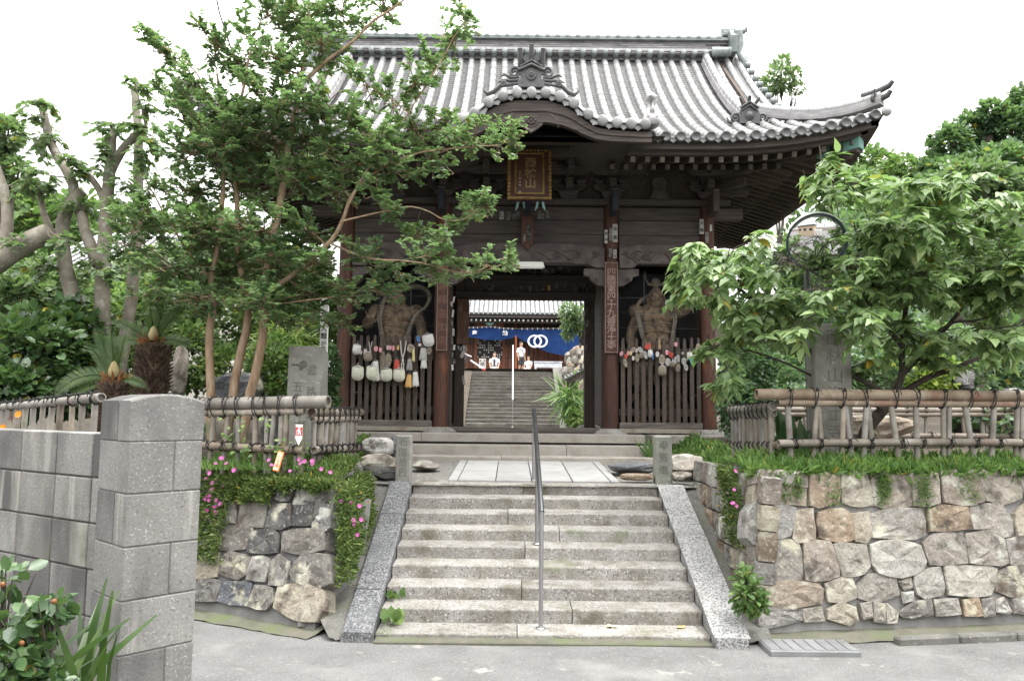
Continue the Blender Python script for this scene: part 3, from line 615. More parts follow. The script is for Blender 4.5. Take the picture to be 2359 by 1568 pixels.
# left wall with the flowers
lu = Vector((-1.44, .72, 0)).normalized(); lv = Vector((.06, .40, 1.22)).normalized(); ln = lu.cross(lv).normalized()
if ln.y > 0: ln = -ln
lp = Vector((-1.75, 7.15, .05))
lw = thing('stone_wall', 'low rounded retaining wall of dark and tan stones under pink flowers beside the road', 'stone wall', (-2, 7.3, .05))
LS = [('w',[(1470,440),(1530,315),(1580,320),(1610,440)]),('g',[(1600,430),(1620,340),(1690,370),(1690,430)]),('d',[(1690,430),(1700,370),(1790,350),(1820,400),(1800,445)]),('d',[(1830,470),(1840,350),(1960,315),(2035,340),(2045,450),(1990,465)]),
('w',[(1480,580),(1500,470),(1580,455),(1660,465),(1640,615)]),('d',[(1660,610),(1690,475),(1810,470),(1820,600),(1750,620)]),('d',[(1830,600),(1840,480),(1960,470),(1950,600)]),('g',[(1955,600),(1970,480),(2050,500),(2060,610),(2020,630)]),
('t',[(1180,740),(1250,615),(1300,625),(1290,740)]),('b',[(1300,735),(1330,620),(1440,590),(1570,600),(1570,660),(1530,750),(1420,755)]),('d',[(1540,770),(1580,640),(1700,620),(1735,650),(1730,770)]),('g',[(1755,760),(1770,640),(1900,615),(2020,630),(2020,750),(1880,780)]),
('t',[(1170,930),(1235,760),(1360,770),(1360,870),(1350,920)]),('b',[(1365,900),(1370,790),(1440,760),(1560,800),(1540,900),(1480,930)]),('w',[(1540,930),(1580,800),(1640,790),(1680,810),(1650,950)]),('g',[(1680,970),(1690,830),(1740,780),(1800,830),(1770,970)]),
('g',[(1810,900),(1830,830),(1900,775),(2050,780),(2065,960),(1990,985),(1830,950)]),('b',[(1150,1060),(1240,945),(1330,935),(1380,950),(1340,1070)]),('u',[(1340,1070),(1390,950),(1560,950),(1570,970),(1540,1100)]),('b',[(1550,1100),(1590,970),(1700,990),(1700,1080),(1660,1125)]),
('t',[(1700,1110),(1730,980),(1860,960),(1970,965),(2020,1010),(2015,1130),(1970,1200),(1850,1190)]),('b',[(1250,600),(1300,470),(1470,450),(1470,590),(1430,585),(1330,610)]),('g',[(1180,600),(1200,430),(1300,430),(1290,590)]),('b',[(1230,420),(1300,330),(1520,310),(1450,430)])]
traced(LS, Z7, lp, ln, lw, dict(KR, t='rock_pale', b='rock_slate', g='rock_slate', w='rock_grey'), 300)
wallcore('mortar', lw, 'mortar', lp+Vector((0, 0, -.06)), lp+lu*2.4+Vector((0, 0, -.06)), lv*1.36, .6)
su2 = Vector((.0, 1, 0)); sv2 = Vector((.05, .36, 1.22)); sn2 = -su2.cross(sv2).normalized()
if sn2.x < 0: sn2 = -sn2
random_stones(lw, (-1.75, 7.22, .05), su2, sv2, 2.3, 1.25, 5, ['rock_slate', 'rock_grey', 'rock_dark', 'rock_slate'], 57, sn2)
b = MB(); b.prism([Vector((-1.79, 7.33, 0)), Vector((-1.79, 9.7, 0)), Vector((-1.73, 10.0, 1.25)), Vector((-1.73, 7.72, 1.25))], (-.3, .12, 0)); o = b.build('mortar', M['mortar'], lw); o.location = -Vector(lw.location)
for a_, c_ in (((-1.70, 7.10), (-3.6, 8.05)), ((2.2, 7.08), (6.4, 7.70))):      # mossy gutter strip along the foot of both walls
    b = MB(); A_, C_ = Vector((*a_, 0)), Vector((*c_, 0)); n_ = 24
    nn_ = Vector((-(C_-A_).y, (C_-A_).x, 0)).normalized(); nn_ = nn_ if nn_.y > 0 else -nn_
    b.grid(lambda u, v: A_.lerp(C_, u)+nn_*(v*.34-.14+.03*nz3(u*9, v*2, 0))+Vector((0, 0, .022+.10*v**2.2+.012*nz3(u*21, v*3, 3))), n_, 6)
    tag(b.build('gutter', M['gutter']), kind='structure')
# ------------------------------------------------------------------ concrete block wall and pillar at the near left
al = math.radians(47.4); C0 = Vector((P(285, 1239, 3.17).x, 3.17, 0)); u1 = Vector((math.cos(al), math.sin(al), 0)); u2 = Vector((-math.sin(al), math.cos(al), 0)); PW = .31
ptop = P(300, 903, 3.2).z
pil = thing('block_pillar', 'square weathered concrete block pillar with a curved top in the near left', 'pillar', (C0+u1*.15+u2*.15)[:2]+(0,))
Rp = Matrix((u1, u2, Vector((0, 0, 1)))).transposed()
def pblock(a0, a1, b0, b1, z0, z1, top=False):
    b = MB(); g = .0022
    if not top:
        b.box(((a0+a1)/2, (b0+b1)/2, (z0+z1)/2), (a1-a0-g, b1-b0-g, z1-z0-g*1.6), e=.0045)
    else:
        n = 8; vs = []
        arch = lambda a: .030*(1-((a-PW/2)/(PW/2))**2)
        for i in range(n+1):
            a = a0+(a1-a0)*i/n
            zt = z1-.034+arch(a)
            vs += [(a, b0+.002, z0+.003), (a, b0+.002, zt-.008), (a, b0+.010, zt), (a, b1-.010, zt), (a, b1-.002, zt-.008), (a, b1-.002, z0+.003)]
        b.add(vs, [(i*6+k, (i+1)*6+k, (i+1)*6+(k+1) % 6, i*6+(k+1) % 6)[::-1] for i in range(n) for k in range(6)])
        b.add(vs[:6], [tuple(range(6))[::-1]]); b.add(vs[-6:], [tuple(range(6))])
    b.v = [tuple(C0 + Rp @ Vector(p)-pil.location) for p in b.v]
    b.build('concrete_block', M['block'], pil)
z = ptop; hc = .211
for k in range(10):
    z0 = z-(hc if k else .20)
    j = rnd(-.004, .004)
    if k % 2: sp = .19+j; pblock(0, sp, 0, PW, z0, z); pblock(sp, PW, 0, PW, z0, z)
    else:
        sp = .12+j
        if k == 0: pblock(0, PW, 0, sp, z0, z, True); pblock(0, PW, sp, PW, z0, z, True)
        else: pblock(0, PW, 0, sp, z0, z); pblock(0, PW, sp, PW, z0, z)
    z = z0
b = MB(); b.box((PW/2, PW/2, (ptop-.1)/2), (PW-.014, PW-.014, ptop-.1)); b.v = [tuple(C0 + Rp @ Vector(p)-pil.location) for p in b.v]; b.build('mortar', M['mortar'], pil)
wu = Vector((-.69, .43, 0)).normalized(); wn_ = Vector((-wu.y, wu.x, 0)); wn_ = wn_ if wn_.y > 0 else -wn_
W0 = P(213, 1263, 3.50); W0 = Vector((W0.x, W0.y, 0)); wtop = P(120, 990, 3.82).z
bw = thing('block_wall', 'grey concrete block wall running away from the pillar at the left edge', 'wall', (W0+wu*.5)[:2]+(0,))
Rw = Matrix((wu, wn_, Vector((0, 0, 1)))).transposed()
jx = [-.10, .045, .345, .66, .98, 1.36, 1.75, 2.14]
for r in range(10):
    z1 = wtop-.2*r; off = rnd(-.008, .008)
    for a, c in zip(jx[:-1], jx[1:]):
        b = MB(); b.box(((a+c)/2, .06+rnd(-.0015, .0015), z1-.1), (c-a-.008, .12, .192), e=.004)
        b.v = [tuple(W0 + Rw @ Vector((p[0]+off, p[1], p[2]))-bw.location) for p in b.v]; b.build('concrete_block', M['block'], bw)
b = MB(); b.box((1.0, .065, wtop/2-.01), (2.3, .10, wtop-.02)); b.v = [tuple(W0 + Rw @ Vector(p)-bw.location) for p in b.v]; b.build('mortar', M['mortar'], bw)
# ------------------------------------------------------------------ road-side kerb and drain at the right
kb = thing('kerb', 'low worn concrete kerb along the foot of the tan stone wall', 'kerb', (3.6, 7.2, 0))
a = P(2062, 1437, 7.05); c = P(2420, 1430, 7.3)
for s0, s1 in ((0, .38), (.385, .75), (.755, 1.6)):
    b = MB(); b.beam(Vector((a.x, a.y, .03)).lerp(Vector((c.x, c.y, .035)), s0), Vector((a.x, a.y, .03)).lerp(Vector((c.x, c.y, .035)), s1), .10, .09, e=.015); o = b.build('kerb_block', M['cement'], kb); o.location = -Vector(kb.location)
dr = thing('drain_cover', 'flat grey ribbed drain cover set in the road at the corner of the tan wall', 'drain cover', (P(1860, 1458, 6.85).x, 6.85, .03))
x0, x1 = P(1757, 1440, 7).x, P(1985, 1470, 6.75).x; w = x1-x0
b = MB(); b.box((0, 0, .0), (w, .36, .05), e=.006); b.build('cover_frame', M['drain'], dr)
for i in range(8):
    b = MB(); b.box((-w/2+w*(i+.5)/8, 0, .027), (w/8-.02, .30, .012), e=.004); b.build('cover_plank', M['drain'], dr)
# ================================================================== the temple gate (frame: x from its centre line GX, world Y and z)
gate = thing('temple_gate', 'large dark wooden temple gate with a grey tiled roof above the stone stairs', 'temple gate', (GX, 15.4, 1.645))
GO = Vector((0, -15.4, -1.645))
def G(name, b, m, parent=None):
    o = b.build(name, M[m], parent or gate)
    if parent is None: o.location = GO
    return o
def gx(px, Y): return P(px, 784, Y).x-GX
def zf(y, Y=13.5): return P(1218, y, Y).z
def sub(name, me, par, loc, rot=None, scale=None): return place(name, me, par, loc=loc, rot=rot, scale=scale)
CXS = (-3.17, -1.475, 1.475, 3.17); FZ = 1.655
ZT = zf(462)
# ---- columns on foot stones
cols_front = []
for Yc in (13.5, 15.4, 17.3):
    for x in CXS:
        if Yc == 15.4 and abs(x) < 2: continue
        b = MB(); r = .128
        b.lathe([(r, FZ+.06), (r*1.0, FZ+.3), (r*.99, 3.2), (r*.965, ZT-.05), (r*.93, ZT)], (x, Yc, 0), 20)
        o = G('column', b, 'wood_red' if Yc == 13.5 else 'wood_v')
        if Yc == 13.5: cols_front.append(o)
        b = MB(); b.lathe([(.30, FZ-.06), (.285, FZ+.01), (.22, FZ+.06), (.15, FZ+.085)], (x, Yc, 0), 14)
        for i, v in enumerate(b.v): b.v[i] = (x+(v[0]-x)*(1+.1*nz3(v[0]*3, v[1]*3, x)), Yc+(v[1]-Yc)*(1+.1*nz3(v[0]*4, v[1]*3, x+9)), v[2])
        G('foot_stone', b, 'granite')
BR = [(-3.04, -1.61), (-1.345, 1.345), (1.61, 3.04)]
# ---- upper wall boards, plate, beams
def boxp(name, m, x0, x1, y0, y1, z0, z1, e=.008, par=None):
    b = MB(); b.box(((x0+x1)/2, (y0+y1)/2, (z0+z1)/2), (x1-x0, y1-y0, z1-z0), e=e); return G(name, b, m, par)
for x0, x1 in BR:
    for za, zb, dy in ((zf(507), zf(478), 0), (zf(540), zf(507)-.006, .02), (zf(572), zf(540)-.005, .024)):
        boxp('wall_plank', 'wood_h', x0, x1, 13.44+dy, 13.50+dy, za, zb, .006)
boxp('plate_beam', 'wood_h', -3.55, 3.55, 13.32, 13.68, zf(475), ZT+.0, .012)
for Yc in (15.4, 17.3): boxp('cross_beam', 'wood_h', -3.3, 3.3, Yc-.12, Yc+.12, 5.0, ZT, .01)
boxp('back_beam', 'wood_h', -3.1, 3.1, 17.24, 17.4, 4.62, 4.99, .01)
for x in (-3.17, 3.17):
    boxp('side_beam', 'wood_y', x-.13, x+.13, 13.64, 17.16, 5.35, ZT-.01, .01)
    for z0 in (1.75, 2.35, 2.95, 3.55, 4.15, 4.75): boxp('side_plank', 'wood_y', x-.03, x+.03, 13.64, 17.16, z0, z0+.59, .004)
    boxp('nose_beam', 'wood_h', x-.08 if x > 0 else x-.62, x+.62 if x > 0 else x+.08, 13.42, 13.58, zf(505), zf(478), .02)
# carved rainbow beams
def spiral(c, r0, r1, a0, turns, n=16, sx=1):
    return [(c[0]+sx*(r0+(r1-r0)*i/n)*math.cos(a0+2*PI*turns*i/n), c[1], c[2]+(r0+(r1-r0)*i/n)*math.sin(a0+2*PI*turns*i/n)) for i in range(n+1)]
def rainbow(x0, x1, s):
    b = MB(); n = 18; top = []; bot = []; L = x1-x0
    for i in range(n+1):
        u = i/n; q = 1-abs(2*u-1)
        top.append((x0+L*u, 13.36, zf(572)-.02+.075*min(1, q*2.2)))
        bot.append((x0+L*u, 13.36, zf(618)+.0+(.06 if q > .22/s else .0)+.01*q))
    b.prism(bot+top[::-1], (0, .2, 0)); o = G('carved_beam', b, 'wood_carved')
    b = MB()
    b.box(((x0+x1)/2, 13.352, zf(611)+.03), (L*.62, .02, .022)); 
    for sgn in (-1, 1):
        xe = x0+.02 if sgn < 0 else x1-.02
        X = lambda d: xe-sgn*d
        yk = 13.352
        zm = zf(592)
        b.tube([(X(.0), yk, zm+.04), (X(.09), yk, zm+.03), (X(.13), yk, zm-.01), (X(.19), yk, zm-.03), (X(.24), yk, zm-.08), (X(.30), yk, zm-.10)], .013, 5)
        b.tube(spiral((X(.14*s), yk, zm+.05), .015, .045, 0, 1.2, sx=-sgn), .010, 5)
        for k, d in enumerate((.46*s, .80*s)):
            b.tube(spiral((X(d), yk, zm+.01), .012, .072, 1.0+k, 1.6, sx=-sgn if k == 0 else sgn), .010, 5)
            b.tube([(X(d+.06*s), yk, zm-.05), (X(d+.13*s), yk, zm-.075), (X(d+.2*s), yk, zm-.01), (X(d+.27*s), yk, zm+.03), (X(d+.36*s), yk, zm+.06)], [.012, .012, .010, .008, .004], 5)
            b.tube([(X(d-.02), yk, zm+.075), (X(d+.1*s), yk, zm+.095), (X(d+.2*s), yk, zm+.07), (X(d+.26*s), yk, zm+.075)], [.004, .010, .009, .003], 5)
    G('carving', b, 'wood_carved', o)
rainbow(*BR[1], 1.0); rainbow(*BR[0], .55); rainbow(*BR[2], .55)
# corbels under the beams beside the columns
for x in CXS:
    for sgn in (-1, 1):
        if abs(x) > 2 and sgn*x > 0: continue
        x0 = x+sgn*.12; L = .36 if abs(x) < 2 else .30
        b = MB(); pr = [(x0, 13.42, zf(619)), (x0+sgn*L, 13.42, zf(619)), (x0+sgn*L, 13.42, zf(634)), (x0+sgn*(L-.1), 13.42, zf(637)), (x0+sgn*(L-.12), 13.42, zf(645)), (x0+sgn*.10, 13.42, zf(657)), (x0, 13.42, zf(659))]
        b.prism(pr, (0, .14, 0)); o = G('corbel', b, 'wood_carved'); b = MB(); b.tube(spiral((x0+sgn*(L-.2), 13.415, zf(646)), .01, .05, 0, 1.5), .010, 5); G('scroll', b, 'wood_carved', o)
# central hanging strut and projecting beam noses
b = MB(); zs = [zf(500), zf(566), zf(579)]
b.prism([(-.105, 13.30, zs[0]), (.105, 13.30, zs[0]), (.105, 13.30, zs[1]), (.06, 13.30, zs[1]-.045), (.0, 13.30, zs[2]-.02), (-.06, 13.30, zs[1]-.045), (-.105, 13.30, zs[1])], (0, .13, 0)); strut = G('strut', b, 'wood_red')
for x in CXS+(0,):
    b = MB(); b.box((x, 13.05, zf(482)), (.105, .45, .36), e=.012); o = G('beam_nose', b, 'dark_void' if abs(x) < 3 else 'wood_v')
    b = MB(); b.box((x, 13.05, zf(482)+.19), (.11, .46, .02), e=.006); G('nose_cap', b, 'wood_grey', o)
# ---- bracket sets carrying the eaves
def bracket(x, arms, corner=0):
    b = MB()
    z = ZT+.01
    b.prism([(x-.13, 13.36, z), (x+.13, 13.36, z), (x+.19, 13.36, z+.14), (x-.19, 13.36, z+.14)], (0, .3, 0)); root = G('bracket', b, 'wood_h')
    lv = [(13.5, z+.15, .62), (13.12, z+.36, .78), (12.78, z+.57, .86)]
    for i, (yy, zz, w) in enumerate(lv):
        b = MB(); n = 4
        pr = [(x-w/2, yy-.06, zz+.13), (x-w/2, yy-.06, zz+.06), (x-w*.38, yy-.06, zz+.01), (x-w*.25, yy-.06, zz), (x+w*.25, yy-.06, zz), (x+w*.38, yy-.06, zz+.01), (x+w/2, yy-.06, zz+.06), (x+w/2, yy-.06, zz+.13)]
        b.prism(pr, (0, .12, 0))
        b.box((x, (13.55+yy)/2-.16, zz+.065), (.12, 13.55-yy+.42, .125), e=.006)
        o = G('bracket_arm', b, 'wood_h', root)
        for q in (-w/2+.09, 0, w/2-.09):
            b = MB(); b.prism([(x+q-.06, yy-.08, zz+.135), (x+q+.06, yy-.08, zz+.135), (x+q+.09, yy-.08, zz+.20), (x+q-.09, yy-.08, zz+.20)], (0, .17, 0)); G('bearing_block', b, 'wood_h', root)
        b = MB(); b.prism([(x-.05, yy-.36, zz+.02), (x-.05, yy-.36, zz+.15), (x-.05, yy-.08, zz+.13), (x-.05, yy-.08, zz)], (.1, 0, 0)); G('arm_end', b, 'wood_grey', root)
    if corner:
        for i, (L, zz) in enumerate(((.75, z+.16), (1.15, z+.38), (1.6, z+.60))):
            b = MB(); b.beam((x-corner*.1, 13.5, zz), (x+corner*L, 13.5, zz+.03), .12, .16, e=.012); G('bracket_arm', b, 'wood_h', root)
            b = MB(); b.beam((x-corner*.1, 13.6, zz+.02), (x+corner*L*.72, 13.5-L*.72, zz+.06), .12, .15, e=.012); G('bracket_arm', b, 'wood_h', root)
for x, c in ((-3.17, -1), (-1.475, 0), (-.72, 0), (.72, 0), (1.475, 0), (3.17, 1)): bracket(x, 3, c)
for x in (-2.32, 2.32):
    b = MB(); z = ZT+.01; w = .20
    pr = [(x-w, 13.4, z), (x+w, 13.4, z), (x+w*.8, 13.4, z+.06), (x+w*.55, 13.4, z+.14), (x+w*.5, 13.4, z+.25), (x+w*.72, 13.4, z+.29), (x+w*.5, 13.4, z+.38), (x+.05, 13.4, z+.40)]
    pr += [(2*x-p[0], p[1], p[2]) for p in pr[::-1]]; b.prism(pr, (0, .1, 0)); G('frog_leg_strut', b, 'wood_carved')
boxp('eave_wall', 'wood_y', -3.2, 3.2, 13.56, 13.62, ZT, 6.9, 0)
for k in range(24): boxp('lattice_bar', 'wood_red', -1.9+k*.16, -1.9+k*.16+.03, 13.40, 13.43, 6.30, 6.55, 0) if abs(-1.9+k*.16) > .7 else None
boxp('eave_purlin', 'wood_h', -4.6, 4.6, 12.62, 12.80, 6.28, 6.42, .01)
boxp('eave_purlin', 'wood_h', -3.9, 3.9, 13.05, 13.19, 6.34, 6.46, .01)

# ================================================================== roof
RT, HX, GXX, DEP = 4.0, 5.35, 3.95, 8.0
KT = [(0,0),(.14,.0),(.28,.13),(.39,.33),(.5,.65),(.61,.87),(.73,.95),(1,1)]
def kar(x):
    u = min(abs(x)/1.6, 1)
    for (a, p), (c, q) in zip(KT[:-1], KT[1:]):
        if u <= c:
            w = (u-a)/(c-a); w = w*w*(3-2*w)*.35+w*.65; return .46*(1-(p+(q-p)*w))
    return 0
def prof(t): return .46*t+.079*t*t
def lift(a, t): return .42*max(0, (abs(a)-2.2)/3.15)**2.6*max(0, 1-t/3.2)**1.5
EZ = 6.16
def roofz(x, t, s=None): return EZ+prof(t)+lift(x, t)
def sidez(s, y): return EZ+prof(s)+lift((y-15.4)*HX/4.0, s)
def rz(x, Y):
    t = min(Y-11.4, 19.4-Y); s = HX-abs(x)
    if abs(x) <= GXX: return roofz(x, t)
    return min(roofz(x, t), sidez(s, Y)) if t > s-.0 else roofz(x, t)
roof = None
b = MB()
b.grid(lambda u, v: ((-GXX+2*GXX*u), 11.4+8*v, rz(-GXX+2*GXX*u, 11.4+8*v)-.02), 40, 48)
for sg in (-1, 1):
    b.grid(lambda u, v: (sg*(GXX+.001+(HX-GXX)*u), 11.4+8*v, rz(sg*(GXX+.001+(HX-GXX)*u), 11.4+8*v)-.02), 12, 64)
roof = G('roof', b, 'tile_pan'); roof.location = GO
# soffit
b = MB()
def sof(x, Y):
    d = min(Y-11.4, 19.4-Y, HX-abs(x)); return EZ-.10+.30*max(d, 0)+lift(x, min(Y-11.4, 19.4-Y))*.9*(1 if d < 2.5 else .5)
b.grid(lambda u, v: (-5.3+10.6*u, 11.47+7.86*v, sof(-5.3+10.6*u, 11.47+7.86*v)+.0), 48, 40); G('soffit', b, 'wood_y', roof)
# eave edge boards (front, sides)
def edge_board(name, m, y, z0, z1, th, inset):
    L = HX-inset
    for xa, xb in ((-L, -1.5), (1.5, L)):                # the straight eave stops either side of the bow
        b = MB(); n = 30; vs = []
        for i in range(n+1):
            x = xa+(xb-xa)*i/n; l = lift(x, 0)
            vs += [(x, y, EZ+z0+l), (x, y, EZ+z1+l), (x, y+th, EZ+z1+l), (x, y+th, EZ+z0+l)]
        b.add(vs, [(i*4+k, i*4+(k+1) % 4, (i+1)*4+(k+1) % 4, (i+1)*4+k)[::-1] for i in range(n) for k in range(4)]); b.add(vs[:4], [(0,1,2,3)]); b.add(vs[-4:], [(3,2,1,0)])
        G(name, b, m, roof)
    for sg in (-1, 1):
        b = MB(); n = 40; vs = []
        for i in range(n+1):
            yy = 11.4+inset+(8-2*inset)*i/n; l = lift((yy-15.4)*HX/4.0, 0); x = sg*(HX-(y-11.4)); x2 = x-sg*th
            vs += [(x, yy, EZ+z0+l), (x, yy, EZ+z1+l), (x2, yy, EZ+z1+l), (x2, yy, EZ+z0+l)]
        b.add(vs, [(i*4+k, i*4+(k+1) % 4, (i+1)*4+(k+1) % 4, (i+1)*4+k) for i in range(n) for k in range(4)]); b.add(vs[:4], [(0,1,2,3)]); b.add(vs[-4:], [(3,2,1,0)])
        G(name, b, m, roof)
edge_board('eave_board', 'wood_h', 11.46, -.165, -.02, .12, .06)
edge_board('eave_board', 'wood_h', 11.58, -.215, -.14, .10, .18)
# rafters
rm1 = MB(); rm1.box((0, 0, 0), (.075, 1, .09), e=.004); rm1 = rm1.mesh('rafter', M['wood_y'])
re_ = MB(); re_.box((0, 0, 0), (.07, .012, .085)); re_ = re_.mesh('rafter_end', M['wood_end'])
def rafter(p, q):
    p, q = Vector(p), Vector(q); d = q-p
    o = sub('rafter', rm1, roof, (p+q)/2, d.to_track_quat('Y', 'Z'), (1, d.length, 1))
    sub('rafter_end', re_, roof, p-d.normalized()*.004, d.to_track_quat('Y', 'Z'))
for k in range(-22, 23):
    x = k*.226; l = lift(x, 0)
    if abs(x) < 1.5: continue
    Y1 = 12.75 if abs(x) < 4.0 else 11.66+max(.2, (5.1-abs(x)))
    rafter((x, 11.66, EZ-.265+l), (x, Y1, EZ-.265+.30*(Y1-11.66)+l*.6))
for k in range(-18, 19):
    x = k*.226
    if abs(x) < 1.2: continue
    Y1 = 13.55 if abs(x) < 3.2 else 12.4+max(.25, 4.35-abs(x))
    rafter((x, 12.38, EZ-.15+lift(x, 1)*.6), (x, Y1, EZ-.15+.30*(Y1-12.38)))
for sg in (-1, 1):
    for k in range(-16, 17):
        Y = 15.4+k*.226; l = lift((Y-15.4)*HX/4.0, 0); d = min(4-abs(Y-15.4), 1.35)
        if d > .3: rafter((sg*(HX-.26), Y, EZ-.265+l), (sg*(HX-.26-d+.1), Y, EZ-.265+.3*(d-.1)+l*.6))
    for k in range(-13, 14):
        Y = 15.4+k*.226; d = min(3-abs(Y-15.4)+.2, 1.2)
        if d > .3: rafter((sg*(HX-.98), Y, EZ-.15), (sg*(HX-.98-d), Y, EZ-.15+.3*d))
    b = MB(); b.beam((sg*3.1, 13.6, 6.42), (sg*5.08, 11.66, EZ-.02), .16, .22, e=.01); hb = G('hip_rafter', b, 'wood_h', roof)
    b = MB(); b.beam((sg*4.62, 12.11, 6.18), (sg*5.10, 11.64, EZ+.035), .18, .21, e=.008); G('copper_cap', b, 'copper', roof)
    boxp('eave_purlin', 'wood_y', sg*4.4-.07, sg*4.4+.07, 12.0, 18.8, 6.30, 6.40, .01)
# ---- tiles
TS, TR = .226, .060
b = MB(); n = 8; L = .285
vs = [(TR*(1.0 if j == 0 else .98)*math.cos(PI*i/n), (0, L)[j], TR*(1.0 if j == 0 else .98)*math.sin(PI*i/n)) for j in (0, 1) for i in range(n+1)]
b.add(vs, [(i+1, i, n+1+i, n+2+i)[::-1] for i in range(n)], True); b.add(vs[:n+1], [tuple(range(n+1))[::-1]])
b.add([(TR*1.012*math.cos(PI*i/n), y, TR*1.012*math.sin(PI*i/n)) for y in (0, .015) for i in range(n+1)], [(i+1, i, n+1+i, n+2+i)[::-1] for i in range(n)], True)
tile_me = b.mesh('roof_tile', M['tile'])
b = MB(); b.lathe([(.004, -.012), (.045, -.014), (.052, -.022), (.066, -.022), (.070, -.012), (.070, .05)], (0, 0, 0), 16, axis=(0, 1, 0)); disc_me = b.mesh('eave_disc', M['tile_dark'])
b = MB()
for j in range(2): pass
vs = []; nn = 8
for i in range(nn+1):
    u = i/nn*2-1; x = u*.085; zc = -.045*(1-u*u)+.02
    vs += [(x, 0, zc), (x, 0, zc-.035-.018*(1-abs(u))-.008*math.cos(u*9)), (x, .09, zc+.03)]
b.add(vs, [(i*3+1, (i+1)*3+1, (i+1)*3, i*3) for i in range(nn)]+[(i*3, (i+1)*3, (i+1)*3+2, i*3+2) for i in range(nn)], False); pan_me = b.mesh('eave_pan_tile', M['tile_mid'])
rest = MB(); cnt = 0
def tile_at(x, t, z0, z1, t1, force=False):
    """a round tile from (x,t,z0) up to (x,t1,z1)"""
    global cnt
    p, q = Vector((x, 11.4+t, z0)), Vector((x, 11.4+t1, z1)); d = q-p
    rot = d.to_track_quat('Y', 'Z'); sc = (1, d.length/.27, 1)
    if cnt < 290 and force: sub('roof_tile', tile_me, roof, p, rot, sc); cnt += 1
    else:
        rest.m = Matrix.Translation(p) @ rot.to_matrix().to_4x4() @ Matrix.Diagonal((*sc, 1))
        rest.add([v.co for v in tile_me.vertices], [tuple(f.vertices) for f in tile_me.polygons], True)
def kz(x): return EZ+.05+kar(x)
def kstart(x):                                   # where the main slope clears the bow-shaped eave
    if abs(x) > 1.72: return 0
    t = 0
    while roofz(x, t) < kz(x)+.10+.10*t and t < 2: t += .02
    return max(t, .22)
for k in range(-23, 24):
    x = k*TS; s = HX-abs(x); tmax = RT-.08 if abs(x) < GXX else max(s-.02, .05); t0 = kstart(x); t = t0; row = 0
    while t < tmax-.05:
        t1 = min(t+.235, tmax); tile_at(x, t, roofz(x, t)+.004, roofz(x, t1)-.006, t1, force=row < 7); t = t1; row += 1
    if abs(x) >= 1.72 or True:
        if t0 == 0: sub('eave_disc', disc_me, roof, (x, 11.37, roofz(x, 0)-.004), None, 1.16)
for sg in (-1, 1):                               # verge rows above the gable
    for xx in (4.07, 4.29):
        t = 1.62 if xx < 4.2 else 1.75
        while t < RT-.1:
            t1 = min(t+.24, RT-.05); tile_at(sg*xx, t, EZ+prof(t)+.05, EZ+prof(t1)+.045, t1); t = t1
            if xx > 4.2:
                b = MB(); b.lathe([(.004, 0), (.06, 0), (.06, .10)], (sg*4.45, 11.4+t1-.1, EZ+prof(t1)+.03), 10, axis=(-sg, 0, .0)); G('verge_tile', b, 'tile_old', roof)
    b = MB(); b.grid(lambda u, v: (sg*(3.96+.44*u), 11.4+1.5+(5.0)*v, EZ+prof(min(1.5+5*v, 8-1.5-5*v))+.03), 3, 30); G('verge_deck', b, 'tile_pan', roof)
    b = MB(); b.prism([(sg*3.9, 11.4+1.4, EZ+prof(1.4)), (sg*3.9, 15.4, EZ+prof(4)), (sg*3.9, 18.0, EZ+prof(1.4))], (sg*.06, 0, 0)); G('gable_board', b, 'wood_y', roof)
o = rest.build('upper_roof_tiles', M['tile'], roof); tag(o, kind='stuff')
for k in range(-23, 23):
    x = (k+.5)*TS
    if abs(x) > 1.75: sub('eave_pan_tile', pan_me, roof, (x, 11.39, roofz(x, 0)-.012))
# pan courses
V = []; F = []
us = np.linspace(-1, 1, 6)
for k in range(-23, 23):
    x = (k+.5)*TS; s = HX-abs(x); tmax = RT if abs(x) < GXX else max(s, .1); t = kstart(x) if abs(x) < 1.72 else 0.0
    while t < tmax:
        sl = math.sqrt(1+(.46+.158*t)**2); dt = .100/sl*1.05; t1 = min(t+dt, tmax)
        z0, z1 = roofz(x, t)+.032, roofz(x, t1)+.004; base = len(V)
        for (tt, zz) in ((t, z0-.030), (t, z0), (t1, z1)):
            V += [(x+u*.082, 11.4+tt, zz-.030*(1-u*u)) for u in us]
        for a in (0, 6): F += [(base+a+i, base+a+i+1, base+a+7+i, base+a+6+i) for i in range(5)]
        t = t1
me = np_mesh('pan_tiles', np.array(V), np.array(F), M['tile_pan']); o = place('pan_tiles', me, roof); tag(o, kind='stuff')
# ---- main ridge
RZ = EZ+prof(4.0); RL = 4.08
b = MB(); b.box((0, 15.4, RZ+.10), (RL*2-.1, .26, .40)); G('ridge_core', b, 'tile_dark', roof)
nm = MB(); nm.box((0, 0, 0), (.29, .37, .038), e=.004); nm = nm.mesh('ridge_tile', M['noshi'])
for j in range(5):
    nn = 28; w = 2*RL/nn
    for i in range(nn):
        if j > 3 and i % 1: continue
        sub('ridge_tile', nm, roof, (-RL+w*(i+.5)+(.5*w if j % 2 else 0)*(-1 if i == nn-1 else 1), 15.4, RZ+.075+.047*j), None, (1, 1.06-.05*j, 1))
dm = MB(); dm.lathe([(.004, -.01), (.05, -.012), (.06, 0), (.06, .2)], (0, 0, 0), 12, axis=(0, 1, -.15)); dm_me = dm.mesh('ridge_disc', M['tile_old'])
ds = MB(); ds.lathe([(.004, -.01), (.035, -.012), (.045, 0), (.045, .2)], (0, 0, 0), 10, axis=(0, 1, 0)); ds_me = ds.mesh('ridge_disc', M['tile_old'])
for i in range(-17, 18): sub('ridge_disc', dm_me, roof, (i*TS, 15.13, RZ+.02))
